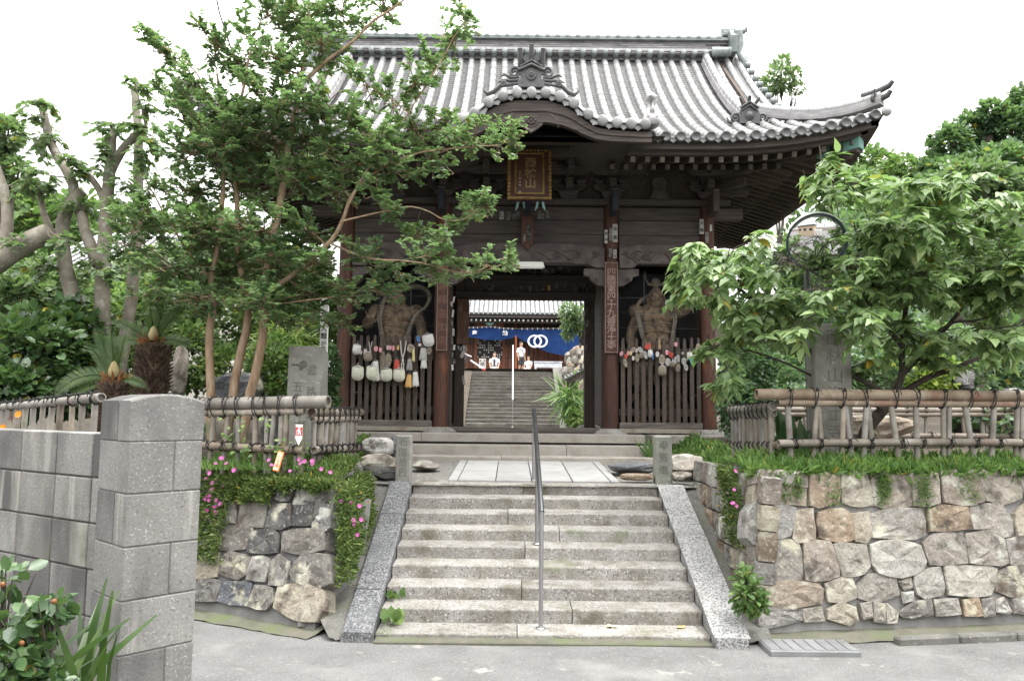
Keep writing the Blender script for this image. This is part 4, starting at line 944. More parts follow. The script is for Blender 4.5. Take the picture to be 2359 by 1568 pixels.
for i in range(-19, 20): sub('ridge_disc', ds_me, roof, (i*.205, 15.18, RZ+.36))
b = MB(); b.box((0, 15.4, RZ+.30), (RL*2, .5, .022)); b.box((0, 15.4, RZ+.345), (RL*2, .40, .05)); G('ridge_course', b, 'tile_old', roof)
b = MB(); b.box((0, 15.4, RZ+.03), (RL*2, .48, .04)); b.box((0, 15.16, RZ+.065), (RL*2, .06, .05)); G('ridge_course', b, 'tile', roof)
cm = MB(); cm.tube([(-.14, 0, 0), (.13, 0, 0)], .085, 12); cm.tube([(-.145, 0, 0), (-.115, 0, 0)], .092, 12); cm = cm.mesh('ridge_cap', M['tile_old'])
for i in range(30): sub('ridge_cap', cm, roof, (-RL+.27*(i+.5)+.02, 15.4, RZ+.40))
# descending and corner ridges
def ridge_run(pts, up=.0, w=.17, cap='tile'):
    for j in range(3):
        b = MB(); pp = [Vector(p)+Vector((0, 0, .02+.045*j)) for p in pts]
        for a, c in zip(pp[:-1], pp[1:]): b.beam(a, c, w-.02*j, .04)
        G('ridge_tile', b, 'noshi', roof)
    for a, c in zip(pts[:-1], pts[1:]):
        a, c = Vector(a)+Vector((0, 0, .16)), Vector(c)+Vector((0, 0, .16)); k = max(1, round((c-a).length/.22))
        for i in range(k):
            b = MB(); p, q = a.lerp(c, i/k), a.lerp(c, (i+1)/k); b.tube([p, q], [.072, .064], 10); b.tube([p, p.lerp(q, .12)], .078, 10); G('ridge_cap', b, cap, roof)
def oni(loc, s, rzz, name='ridge_end_tile', label=None):
    """demon-face style end tile: plate, roundel, scroll wings, crown"""
    b = MB(); pr = [(-.17, 0, -.16), (.17, 0, -.16), (.19, 0, 0), (.13, 0, .12), (0, 0, .20), (-.13, 0, .12), (-.19, 0, 0)]
    b.prism(pr, (0, .12, 0)); b.lathe([(.004, -.03), (.05, -.03), (.055, -.02), (.075, -.02), (.085, .0), (.085, .02)], (0, 0, -.02), 14, axis=(0, 1, 0))
    b.tube([(-.16, -.02, .11), (0, -.025, .22), (.16, -.02, .11)], .022, 6); b.tube([(-.13, -.02, .07), (0, -.025, .16), (.13, -.02, .07)], .014, 6)
    for sg in (-1, 1):
        b.tube(spiral((sg*.24, .03, -.06), .015, .085, 0, 1.4, sx=sg), .026, 6); b.tube([(sg*.15, .03, -.15), (sg*.26, .03, -.17), (sg*.36, .03, -.12), (sg*.38, .03, -.05)], [.03, .032, .026, .01], 6)
        b.tube([(sg*.10, .03, .18), (sg*.14, .0, .25), (sg*.17, -.03, .29)], [.03, .028, .02], 6)
    b.tube([(0, .06, .19), (0, .0, .27), (0, -.05, .32)], [.035, .034, .028], 8)
    b.v = [tuple(Vector(p)*s) for p in b.v]
    o = b.build(name, M['tile_dark'], roof); o.location = loc; o.rotation_euler = (0, 0, rzz); return o
for sg in (-1, 1):
    ts = [3.72, 3.3, 2.9, 2.5, 2.1, 1.75, 1.4, 1.12]
    ridge_run([(sg*3.62, 11.4+t, EZ+prof(t)+.05) for t in ts], w=.22); oni((sg*3.62, 11.4+1.0, EZ+prof(1.0)+.22), .95, 0)
    hp = []
    for i in range(8):
        d = 1.42*(1-i/7)+.02; x = HX-d; z = roofz(x, d)+.03+(.09*(i/7)**3); hp.append((sg*x, 11.4+d, z))
    ridge_run(hp, w=.18); oni((sg*(HX-.10), 11.45, hp[-1][2]+.12), .42, sg*PI/4)
    for dz, dl in ((.22, .30), (.08, .24)):
        b = MB(); e = Vector(hp[-1])+Vector((0, 0, dz)); d = Vector((sg*.707, -.707, 0)); b.tube([e-d*.30, e-d*.05+Vector((0, 0, .01)), e+d*dl*.35+Vector((0, 0, .05)), e+d*dl*.55+Vector((0, 0, .11))], [.05, .05, .045, .034], 10); G('corner_horn', b, 'tile_dark', roof)
    b = MB(); b.ell((sg*(HX+.02), 11.37, roofz(HX, 0)+.0), (.075, .075, .075), 12, 8); G('eave_disc', b, 'tile', roof)
    # gable-end ornament at the end of the main ridge
    b = MB(); x = sg*(RL+.02)
    prf = [(15.08, RZ+.02), (15.72, RZ+.02), (15.78, RZ+.34), (15.62, RZ+.52), (15.18, RZ+.52), (15.02, RZ+.34)]
    b.prism([(x, y, z) for y, z in prf], (sg*.14, 0, 0))
    b.tube([(x-sg*.1, 15.4, RZ+.60), (x+sg*.18, 15.4, RZ+.60), (x+sg*.34, 15.4, RZ+.63), (x+sg*.42, 15.4, RZ+.66)], [.075, .075, .072, .066], 12)
    b.box((x, 15.4, RZ+.5), (.2, .28, .10), e=.02)
    for yy in (15.12, 15.68):
        b.tube([(x+sg*.16, yy, RZ+.44), (x+sg*.20, yy, RZ+.2), (x+sg*.17, yy, RZ-.02), (x+sg*.24, yy, RZ-.12), (x+sg*.30, yy, RZ-.20), (x+sg*.24, yy, RZ-.34), (x+sg*.30, yy, RZ-.44)], [.10, .085, .05, .07, .075, .06, .04], 8)
        b.tube([(x+sg*.10, yy, RZ+.44), (x+sg*.30, yy, RZ+.47)], .06, 8)
    b.lathe([(.004, -.0), (.11, 0), (.12, .03)], (x+sg*.17, 15.4, RZ+.28), 14, axis=(-sg, 0, 0))
    G('ridge_end_tile', b, 'tile_old', roof)
    b = MB(); b.tube([(sg*3.72, 15.08, RZ+.0), (sg*4.05, 15.02, RZ-.02)], [.10, .09], 10); b.lathe([(.004, 0), (.085, 0), (.095, .05)], (sg*4.08, 15.01, RZ-.02), 12, axis=(-sg, 0, 0)); G('ridge_end_tile', b, 'tile_old', roof)
# ---- bow-shaped eave over the middle
KY = 11.12
b = MB(); n = 48
b.grid(lambda u, v: (-1.85+3.7*u, KY+1.5*v, kz(-1.85+3.7*u)+.04+.10*v-.5*max(0, v-.7)), n, 5); G('bow_eave', b, 'tile', roof)
b = MB(); b.grid(lambda u, v: (-2.0+4.0*u, KY+.12+1.9*v, kz(-2.0+4*u)-.10+.02*v), n, 5); G('bow_soffit', b, 'wood_h', roof)
vs = []
for i in range(n+1):
    x = -1.78+3.56*i/n; th = .15+.17*(kar(x)/.46)
    z1 = kz(x)-.07; z0 = z1-th
    vs += [(x, KY+.05, z0), (x, KY+.05, z0+th*.45), (x, KY+.03, z0+th*.5), (x, KY+.03, z1), (x, KY+.16, z1), (x, KY+.16, z0)]
b = MB(); b.add(vs, [(i*6+k, i*6+(k+1) % 6, (i+1)*6+(k+1) % 6, (i+1)*6+k)[::-1] for i in range(n) for k in range(6)]); b.add(vs[:6], [tuple(range(6))]); b.add(vs[-6:], [tuple(range(6))[::-1]]); G('barge_board', b, 'wood_h', roof)
xs_ = np.linspace(-1.68, 1.68, 17)
km = MB(); km.tube([(0, .42, .075), (0, .12, .02), (0, .0, .0)], [.07, .074, .076], 12); km.ell((0, -.005, -.004), (.080, .038, .088), 14, 8); km = km.mesh('eave_disc', M['tile_mid'])
for x in xs_:
    sub('eave_disc', km, roof, (float(x), KY-.02, kz(float(x))+.035))
for a, c in zip(xs_[:-1], xs_[1:]):
    xm = float(a+c)/2; ang = math.atan2(kz(float(c))-kz(float(a)), float(c-a)); L = math.hypot(float(c-a), kz(float(c))-kz(float(a)))/TS
    sub('eave_pan_tile', pan_me, roof, (xm, KY-.005, kz(xm)+.02), (0, -ang, 0), (1.05*L, 1, 1.1)); sub('eave_pan_tile', pan_me, roof, (xm, KY+.03, kz(xm)+.06), (0, -ang, 0), (1.05*L, 1, 1.0))
xs2 = np.linspace(-1.75, 1.75, 25)
for a, c in zip(xs2[:-1], xs2[1:]):
    b = MB(); p, q = (float(a), KY+.36, kz(float(a))+.17), (float(c), KY+.36, kz(float(c))+.17); b.tube([p, q], .068, 10); G('bow_ridge_tile', b, 'tile', roof)
    b = MB(); b.beam((float(a), KY+.30, kz(float(a))+.10), (float(c), KY+.30, kz(float(c))+.10), .2, .05); G('bow_ridge_tile', b, 'noshi', roof)
# crown ornament above the bow
b = MB(); zc = kz(0)+.52; y0 = KY+.26
b.prism([(-.26, y0, zc-.28), (.26, y0, zc-.28), (.26, y0, zc-.17), (.20, y0, zc-.14), (.22, y0, zc+.02), (.0, y0, zc+.12), (-.22, y0, zc+.02), (-.20, y0, zc-.14), (-.26, y0, zc-.17)], (0, .16, 0))
b.tube([(-.26, y0-.02, zc), (0, y0-.03, zc+.10), (.26, y0-.02, zc)], .028, 6); b.tube([(-.22, y0-.02, zc+.06), (0, y0-.03, zc+.17), (.22, y0-.02, zc+.06)], .020, 6)
b.lathe([(.004, -.035), (.05, -.035), (.055, -.02), (.075, -.02), (.085, -.03), (.105, -.02), (.11, .02)], (0, y0, zc-.07), 18, axis=(0, 1, 0))
for i in range(8): b.ell((.03*math.cos(i*PI/4), y0-.036, zc-.07+.03*math.sin(i*PI/4)), (.012, .008, .012), 6, 4)
for x, h in ((-.21, .36), (0, .42), (.21, .36)): b.tube([(x, y0+.1, zc+.02), (x*1.02, y0+.02, zc+.18), (x*1.1, y0-.06, zc+h)], [.06, .058, .05], 10)
for x in (-.105, .105): b.tube([(x, y0+.14, zc+.22), (x, y0-.02, zc+.21)], .062, 12)
for sg in (-1, 1):
    b.tube(spiral((sg*.33, y0+.02, zc-.03), .02, .11, .3, 1.5, 20, sg), .030, 6)
    for j, (dz, L) in enumerate(((-.10, .52), (-.15, .60), (-.21, .70))):
        b.tube([(sg*.24, y0+.03, zc+dz), (sg*.38, y0+.02, zc+dz-.02), (sg*(.38+L*.3), y0+.02, zc+dz+.04-.05*j), (sg*(.3+L*.6), y0+.02, zc+dz-.0-.05*j)], [.032, .03, .026, .010], 6)
    b.tube(spiral((sg*.55, y0+.0, zc-.24), .012, .06, 1.0, 1.4, 14, sg), .02, 6)
    b.tube([(sg*.5, y0+.03, zc-.18), (sg*.62, y0+.03, zc-.26), (sg*.74, y0+.03, zc-.36), (sg*.86, y0+.03, zc-.40), (sg*.93, y0+.03, zc-.34), (sg*.91, y0+.03, zc-.27)], [.04, .042, .045, .04, .03, .012], 8)
b.v = [(v[0]*.77, v[1], zc-.28+(v[2]-zc+.28)*.90) for v in b.v]
G('crown_ornament', b, 'tile_dark', roof)
# carved pendant under the bow
b = MB(); zc = zf(277, KY+.1); y0 = KY+.06
b.prism([(-.20, y0, zc+.06), (-.15, y0, zc+.11), (0, y0, zc+.07), (.15, y0, zc+.11), (.20, y0, zc+.06), (.17, y0, zc-.08), (.08, y0, zc-.15), (.0, y0, zc-.20), (-.08, y0, zc-.15), (-.17, y0, zc-.08)], (0, .07, 0))
for i in range(8): b.ell((.055*math.cos(i*PI/4), y0-.01, zc-.02+.05*math.sin(i*PI/4)), (.024, .02, .022), 8, 5)
b.ell((0, y0-.015, zc-.02), (.022, .02, .022), 8, 5); b.tube(spiral((0, y0-.004, zc-.02), .10, .10, 0, 1, 20), .010, 5)
for sg in (-1, 1):
    for j in range(4):
        b.tube([(sg*.15, y0+.03, zc+.10-.02*j), (sg*(.25+.02*j), y0+.01, zc+.14-.03*j), (sg*(.36+.02*j), y0+.01, zc+.10-.045*j), (sg*(.46-.02*j), y0+.02, zc+.0-.04*j)], [.02, .03, .026, .008], 6)
    b.tube(spiral((sg*.42, y0+.02, zc-.01), .012, .06, 0, 1.3, 14, sg), .018, 6)
G('carved_pendant', b, 'wood_carved', roof)
# little guardian beasts at both ends of the bow
for sg in (-1, 1):
    b = MB(); x = sg*1.80; y = KY+.18; z = kz(x)+.14
    b.ell((x, y, z), (.15, .16, .11), 12, 8)
    b.ell((x, y+.03, z+.19), (.065, .09, .11)); b.ell((x-sg*.015, y-.06, z+.36), (.075, .085, .075)); b.ell((x-sg*.03, y-.13, z+.34), (.045, .05, .035))
    b.tube([(x-.05, y-.05, z+.2), (x-.06, y-.1, z+.1), (x-.06, y-.13, z+.03)], .028, 6); b.tube([(x+.05, y-.05, z+.2), (x+.06, y-.1, z+.1), (x+.06, y-.13, z+.03)], .028, 6)
    b.tube([(x, y+.12, z+.16), (x+sg*.06, y+.2, z+.28), (x+sg*.08, y+.18, z+.42), (x+sg*.03, y+.14, z+.50)], [.03, .04, .045, .012], 6)
    for i in range(7): b.tube([(x+.05*math.cos(i), y-.04, z+.38), (x+.12*math.cos(i*.9), y-.0, z+.38+.10*math.sin(i*.9+.3))], [.025, .006], 5)
    o = remeshed(b, 'guardian_beast', M['tile'], .018, roof, 1)
# ================================================================== lower bays
for x0, x1 in (BR[0], BR[2]):
    boxp('sill_beam', 'wood_grey', x0, x1, 13.40, 13.56, zf(986), zf(970), .012)
    b = MB(); n = 14
    top = [(x0+(x1-x0)*i/n, 13.40, zf(984)) for i in range(n+1)]; bot = [(x0+(x1-x0)*i/n, 13.40, FZ+.012+.02*abs(nz3(x0+i*.7, 2, 0))) for i in range(n+1)]
    b.prism(bot+top[::-1], (0, .14, 0)); G('plaster_band', b, 'plaster')
    boxp('fence_rail', 'wood_y', x0, x1, 13.47, 13.53, zf(832), zf(800), .006); boxp('fence_rail', 'wood_grey', x0, x1, 13.52, 13.57, zf(955), zf(938), .006)
    n = 12; w = (x1-x0)/n
    for i in range(n):
        xm = x0+w*(i+.5)+rnd(-.004, .004); b = MB(); zt = zf(776)+rnd(-.01, .01)
        b.box((xm, 13.44, (zf(971)+zf(800))/2), (.072, .045, zf(800)-zf(971)), e=.005)
        b.prism([(xm-.030, 13.42, zf(800)), (xm+.030, 13.42, zf(800)), (xm+.022, 13.42, zt-.03), (xm-.022, 13.42, zt-.03)], (0, .04, 0)); b.ell((xm, 13.44, zt-.02), (.026, .024, .026), 8, 5)
        G('picket', b, 'wood_y')
    b = MB(); b.beam((x0, 13.75, 1.9), (x0+.75, 13.75, 2.9), .06, .08); b.beam((x1, 13.8, 1.9), (x1-.75, 13.8, 2.9), .06, .08); G('brace', b, 'wood_y')
    # chicken wire
    b = MB(); sp = .046; zz0, zz1 = zf(800), zf(622); rows = int((zz1-zz0)/(sp*.866)); r = .0015
    V = []; F = []
    def seg(p, q):
        d = (q[0]-p[0], q[1]-p[1]); l = math.hypot(*d); nx, nz_ = -d[1]/l*r, d[0]/l*r; k = len(V)
        V.extend([(p[0]+nx, 13.60, p[1]+nz_), (p[0]-nx, 13.60, p[1]-nz_), (p[0], 13.596, p[1]), (q[0]+nx, 13.60, q[1]+nz_), (q[0]-nx, 13.60, q[1]-nz_), (q[0], 13.596, q[1])])
        F.extend([(k, k+2, k+5, k+3), (k+2, k+1, k+4, k+5), (k+1, k, k+3, k+4)])
    h = sp*.5
    for j in range(rows+1):
        z = zz0+j*sp*.866; i = 0; off = (j % 2)*h
        x = x0+off
        while x < x1-.01:
            if z+sp*.3 < zz1:
                seg((x, z), (x+h*.5, z+sp*.29)); seg((x+h*.5, z+sp*.29), (x+h, z))
                seg((x+h*.5, z+sp*.29), (x+h*.5, z+sp*.866-.0))if False else None
                seg((x, z), (x, z-sp*.58)) if j else None
            x += h
    # (zig-zag rows tied by uprights give the hexagons)
    me = np_mesh('wire_mesh', np.array(V), np.array(F), M['wire']); o = place('wire_mesh', me, gate, loc=GO); tag(o, kind='stuff')
    b = MB()
    for f_ in (.32, .70): b.tube([(x0+(x1-x0)*f_, 13.58, zz0), (x0+(x1-x0)*f_, 13.58, zz1)], .007, 6)
    for zy in (682, 716, 752): b.tube([(x0, 13.585, zf(zy)), (x1, 13.585, zf(zy))], .004, 5)
    G('mesh_frame', b, 'wire')
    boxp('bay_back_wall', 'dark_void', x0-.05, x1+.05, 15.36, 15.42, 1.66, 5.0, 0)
    xi = x1 if x0 < 0 else x0; sg = -1 if x0 < 0 else 1
    boxp('bay_floor', 'wood_y', x0, x1, 13.56, 15.36, 1.66, 1.80, 0)
    for z0 in (1.75, 2.4, 3.05, 3.7, 4.35): boxp('passage_plank', 'wood_y', xi-.02 if sg < 0 else xi-.06, xi+.06 if sg < 0 else xi+.02, 13.62, 15.28, z0, z0+.645, .004)
    for z0 in (1.75, 2.4, 3.05, 3.7, 4.35): boxp('passage_plank', 'wood_y', xi-.02 if sg < 0 else xi-.06, xi+.06 if sg < 0 else xi+.02, 15.55, 17.2, z0, z0+.645, .004)
boxp('ceiling', 'wood_y', -3.1, 3.1, 13.62, 17.2, 5.02, 5.06, 0)
# passage frame
posts = []
for sg in (-1, 1):
    posts.append(boxp('door_post', 'wood_v', sg*1.285-.095, sg*1.285+.095, 15.29, 15.48, FZ+.02, 4.9, .012))
    posts.append(boxp('door_post', 'wood_v', sg*1.36-.04, sg*1.36+.04, 13.6, 13.72, FZ+.02, 4.55, .008))
lint = boxp('lintel', 'wood_h', -1.4, 1.4, 15.26, 15.50, 4.23, 4.385, .01)
slipb = boxp('lintel_board', 'wood_h', -1.4, 1.4, 15.34, 15.42, 4.39, 4.62, .0)
boxp('lintel', 'wood_h', -1.4, 1.4, 15.24, 15.52, 4.62, 4.72, .01); upb = boxp('lintel_board', 'wood_h', -1.4, 1.4, 15.36, 15.42, 4.725, 5.0, 0)
boxp('threshold', 'wood_grey', -1.34, 1.34, 13.60, 13.78, FZ+.005, FZ+.085, .012)
# ================================================================== bamboo fences
def bamboo(name, p, q, r, m, par, nodes=.22, seed=0, cap=True):
    p, q = Vector(p), Vector(q); d = q-p; L = d.length; rr = random.Random(seed); pts = []; rs = []
    t = rr.uniform(.02, nodes); ts = [0]
    while t < L-.02: ts += [t-.012, t-.003, t+.003, t+.012]; t += nodes*rr.uniform(.85, 1.15)
    ts.append(L); side = d.orthogonal().normalized(); bend = rr.uniform(-.004, .004)*L
    for t in sorted(x for x in ts if 0 <= x <= L):
        k = [i for i in range(len(ts)) if abs(ts[i]-t) < 1e-9][0]; ring = (k-1) % 4 in (1, 2) and 0 < k < len(ts)-1
        pts.append(p+d*(t/L)+side*bend*math.sin(PI*t/L)); rs.append(r*(1.07 if ring else 1))
    b = MB(); b.tube(pts, rs, 10, cap=False)
    for e, s in ((p, -1), (q, 1)):                       # cut end: a rim and the hollow
        dn = d.normalized(); u = dn.orthogonal().normalized(); w = dn.cross(u); c = pts[0] if s < 0 else pts[-1]
        o_ = [c+(u*math.cos(2*PI*j/10)+w*math.sin(2*PI*j/10))*r for j in range(10)]; i_ = [c+(x-c)*.75 for x in o_]; h_ = [x-dn*s*.03 for x in i_]
        b.add(o_+i_+h_, [(j, (j+1) % 10, 10+(j+1) % 10, 10+j) for j in range(10)]+[(10+j, 10+(j+1) % 10, 20+(j+1) % 10, 20+j) for j in range(10)]+[tuple(range(20, 30))])
    o = b.build(name, M[m], par); o.location = -Vector(par.location); return o
def tie(c, axis, ry, rz_, par, seed, tails=True, dz=0):
    """black cord wound twice round a rail at c; axis: along the rail"""
    rr = random.Random(seed); a = Vector(axis).normalized(); up = Vector((0, 0, 1)); s = a.cross(up).normalized(); b = MB(); c = Vector(c)
    for o_ in (-.012, .012):
        sk = rr.uniform(-.03, .03)
        b.tube([c+a*(o_+sk*math.sin(t))+s*math.cos(t)*ry+up*(math.sin(t)*rz_+dz) for t in (2*PI*i/14 for i in range(15))], .0052, 5)
    f = c-s*ry*1.0 if s.y > 0 else c+s*ry
    if tails:
        for k in range(2):
            e = f+up*(rz_*.7+dz); g = a*rr.uniform(-.07, .07)
            b.tube([e, e+g*.5+up*rr.uniform(.01, .04)-Vector((0, .02, 0)), e+g+up*rr.uniform(-.05, .01)-Vector((0, .03, 0))], .0045, 4)
        b.ell(f+up*(rz_*.75+dz), .014, 6, 4)
    o = b.build('cord_tie', M['cord'], par); o.location = -Vector(par.location)
def fence(label, A, B, ztop, zlow, zgnd, n, par=None, big=.062, seed=0, pair=.4, m='bamboo', lean=.03, group='bamboo fences', over=(0, .0), two=True, corner=True, thin=1.0):
    """A, B: plan ends; ztop/zlow/zgnd: (at A, at B) rail heights"""
    A, B = Vector((*A, 0)), Vector((*B, 0)); d = (B-A).normalized(); f = -Vector((-d.y, d.x, 0)); f = f if f.y < 0 else -f
    rr = random.Random(seed)
    t = thing('bamboo_fence', label, 'fence', ((A+B)/2)[:2]+(min(zgnd),), 0, group)
    at = lambda u, zz: A.lerp(B, u)+Vector((0, 0, zz[0]+(zz[1]-zz[0])*u))
    L = (B-A).length
    r2 = .034*thin; r3 = .040*thin
    bamboo('rail', at(-over[0]/L, ztop), at(1+over[1]/L, ztop), big, m, t, .42, seed)
    if two: bamboo('rail', at(0, ztop)+f*.01-Vector((0, 0, big+r2-.006)), at(1, ztop)+f*.01-Vector((0, 0, big+r2-.006)), r2, m, t, .36, seed+1)
    bamboo('rail', at(-.02/L, zlow)+f*.045, at(1+.02/L, zlow)+f*.045, r3, m, t, .40, seed+2)
    for i in range(n):
        u = (i+.5)/n + rr.uniform(-.12, .12)/n
        for k in range(2 if rr.random() < pair else 1):
            uu = u+k*.062/L; ln = rr.uniform(-lean, lean)
            p = at(uu, zgnd)-Vector((0, 0, .05)); q = at(uu, ztop)-Vector((0, 0, big*.5))
            bamboo('bamboo_post', p+d*ln, q-d*ln, rr.uniform(.024, .031)*thin, 'bamboo_grey', t, .3, seed*50+i*2+k)
        h = big+ (r2 if two else 0)
        tie(at(u, ztop)-Vector((0, 0, r2 if two else 0)), d, big*1.08, h+.012, t, seed*70+i)
        tie(at(u+.01, zlow)+f*.02, d, r3*1.7, r3*1.25, t, seed*90+i)
    return t
A = P(700, 1035, 7.95); C = P(440, 1020, 8.35); E = P(822, 1030, 9.35)
zt0 = P(700, 926, 7.95).z; 
fence('bamboo fence with a thick split top rail facing the road behind the block pillar', (C.x, C.y), (A.x, A.y), (zt0-.03, zt0), (1.63, 1.60), (1.40, 1.32), 8, big=.066, seed=11, over=(0, .26), pair=.55)
fence('bamboo fence densely bound with black cord running back from the corner towards the gate', (A.x+.05, A.y+.06), (E.x, E.y), (zt0-.10, 1.985), (1.60, 1.57), (1.32, 1.42), 9, big=.046, seed=12, over=(0, .10), pair=.4, two=True)
A = P(1792, 1018, 7.95); C = P(2480, 1008, 8.3); E = P(1686, 1027, 9.7); zt1 = P(1792, 908, 7.95).z
fence('bamboo fence with wide spaced leaning posts on the grassy top of the tan wall', (A.x, A.y), (C.x, C.y), (zt1, zt1+.02), (1.72, 1.745), (1.50, 1.52), 12, big=.058, seed=13, over=(.22, 0), pair=.45, lean=.05)
fence('bamboo fence with black cord ties receding from the tan wall corner to the gate', (A.x-.03, A.y+.05), (E.x, E.y), (zt1-.12, 2.06), (1.70, 1.63), (1.48, 1.45), 10, big=.046, seed=14, over=(0, .06), pair=.3)
A = P(1780, 960, 10.9); C = P(2420, 960, 11.4)
fence('far bamboo fence closing the back of the right garden behind the cherry tree', (A.x, A.y), (C.x, C.y), (2.08, 2.12), (1.72, 1.74), (1.5, 1.52), 14, big=.038, seed=15, pair=.3)
A = P(234, 915, 5.3); C = P(-40, 940, 8.2)
fence('grey bamboo fence with closely set posts behind the concrete block wall', (A.x, A.y), (C.x, C.y), (A.z, C.z), (A.z-.5, C.z-.5), (A.z-.62, C.z-.62), 14, big=.032, seed=16, pair=.3, two=False, thin=.8)
a = P(700, 1065, 7.93)
t = thing('fence_post', 'thick mossy corner post of the bamboo fence carrying the small red sign', 'post', (a.x-.035, 7.93, 1.3)); b = MB(); b.tube([(0, 0, -.05), (0, 0, .60)], .036, 12); b.build('post_body', M['post_green'], t)
# ---- small signs at the fence corner
q = P(688, 1000, 7.86)
t = thing('walker_sign', 'small pointed red and white pilgrim sign tied to the mossy corner post', 'sign', (q.x, 7.865, q.z))
b = MB(); w = .034; b.prism([(-w, 0, .10), (w, 0, .10), (w, 0, -.04), (0, 0, -.11), (-w, 0, -.04)], (0, .005, 0)); b.build('board', M['white_paint'], t)
b = MB(); b.box((0, -.002, .03), (w*2-.002, .003, .085)); red = b.build('red_panel', M['sign_red'], t)
b = MB(); y = -.0055; b.ell((.003, y, .060), (.009, .002, .009), 10, 6)
b.prism([(-.010, y, .050), (.014, y, .050), (.016, y, .025), (-.008, y, .025)], (0, .002, 0)); b.prism([(-.008, y, .025), (.002, y, .025), (-.004, y, -.006), (-.012, y, -.006)], (0, .002, 0)); b.prism([(.006, y, .025), (.016, y, .025), (.02, y, -.006), (.012, y, -.006)], (0, .002, 0))
b.prism([(-.018, y, .046), (-.010, y, .050), (-.012, y, .03), (-.02, y, .032)], (0, .002, 0)); b.prism([(-.024, y, .035), (-.021, y, .035), (-.021, y, -.006), (-.024, y, -.006)], (0, .002, 0)); b.prism([(-.004, y, .066), (.012, y, .066), (.005, y, .078)], (0, .002, 0)); b.build('walking_figure', M['white_paint'], red)
b = MB(); b.tube([(-.05, .0, .115), (0, -.012, .112), (.05, 0, .116)], .004, 5); b.build('tie', M['cord'], t)
q = P(641, 1062, 7.82)
t = thing('stake_sign', 'leaning orange stake with a cream face and red writing among the flowers', 'sign', (q.x, 7.82, q.z)); t.rotation_euler = (math.radians(-8), math.radians(14), math.radians(12))
b = MB(); b.box((0, .012, 0), (.062, .022, .20), e=.003); b.build('stake', M['sign_orange'], t); b = MB(); b.box((-.004, -.001, .0), (.044, .004, .175)); f = b.build('face', M['sign_cream'], t)
text('へんろ道', .036, 'lettering', M['sign_red'], f, (-.004, -.0035, 0), ext=.0008, off=.0005, line=.85)
# ---- carved stone monument left of the gate
q = P(690, 1000, 9.0); t = thing('stone_monument', 'tall mottled grey stone waymark carved with large characters behind the left fence', 'monument', (q.x, 9.1, 1.35), math.radians(-12))
zt = P(690, 797, 9.1).z-1.35
b = MB(); w = .215; b.prism([(-w, 0, -.1), (w*.98, 0, -.1), (w*.96, 0, zt-.09), (w*.80, 0, zt-.03), (w*.5, 0, zt), (-w*.94, 0, zt)], (0, .20, 0)); mo = b.build('stone_body', M['carved_stone'], t)
for k, ch in enumerate('五十番'): text(ch, .135, 'lettering', M['carved_ink'], t, (-.075, -.0012, zt*.66-.13*k), ext=.002, off=.001)
for ch, z in (('遍', .80), ('路', .62), ('道', .44)): text(ch, .13, 'lettering', M['carved_ink'], t, (.10, -.0012, zt*z), ext=.002, off=.001)
b = MB(); z = zt*.84   # pointing hand
b.tube([(-.16, -.002, z+.01), (-.06, -.002, z+.005)], .010, 6); b.ell((-.02, -.002, z), (.055, .006, .035), 12, 6); b.tube([(-.05, -.002, z+.03), (-.02, -.002, z+.05), (.02, -.002, z+.035)], .009, 6)
for dz in (-.012, -.030, -.045): b.tube([(-.065, -.003, z+dz), (-.02, -.003, z+dz-.004)], .008, 6)
b.build('pointing_hand', M['carved_ink'], t)
# white peace post
q = P(742, 900, 10.3); t = thing('peace_post', 'slender white post with black brush writing beside the left column of the gate', 'post', (q.x, 10.3, 1.42), math.radians(8)); h = P(744, 703, 10.3).z-1.42
b = MB(); b.box((0, 0, h/2), (.10, .10, h), e=.004); b.build('post_body', M['white_paint'], t)
b = MB(); b.prism([(-.065, -.065, h+.03), (.065, -.065, h+.03), (.065, .065, h+.03), (-.065, .065, h+.03)], (0, 0, .02)); vs = [(-.06, -.06, h+.05), (.06, -.06, h+.05), (.06, .06, h+.05), (-.06, .06, h+.05), (0, 0, h+.11)]; b.add(vs, [(0,1,4),(1,2,4),(2,3,4),(3,0,4)]); b.build('cap', M['white_paint'], t)
for k, ch in enumerate('世界人類が平和でありますように'): text(ch, .088 if k < 4 else .070, 'lettering', M['ink'], t, (0, -.0515, h-.12-(.098*k if k < 4 else .098*4+.078*(k-4))), ext=.0008, off=.0008)
# inscribed pillar under the cherry
q = P(1918, 990, 8.6); t = thing('stone_pillar', 'tall rough square stone pillar with worn inscription under the cherry tree', 'pillar', (q.x, 8.68, 1.42), math.radians(-6)); h = P(1918, 748, 8.68).z-1.42
b = MB(); b.box((0, 0, h/2-.1), (.40, .34, h+.2), e=.018); b.build('stone_body', M['carved_stone'], t)
for k, ch in enumerate('西林山浄土寺'): text(ch, .19, 'lettering', M['carved_faint'], t, (.02, -.1712, h-.16-.205*k), ext=.0012)
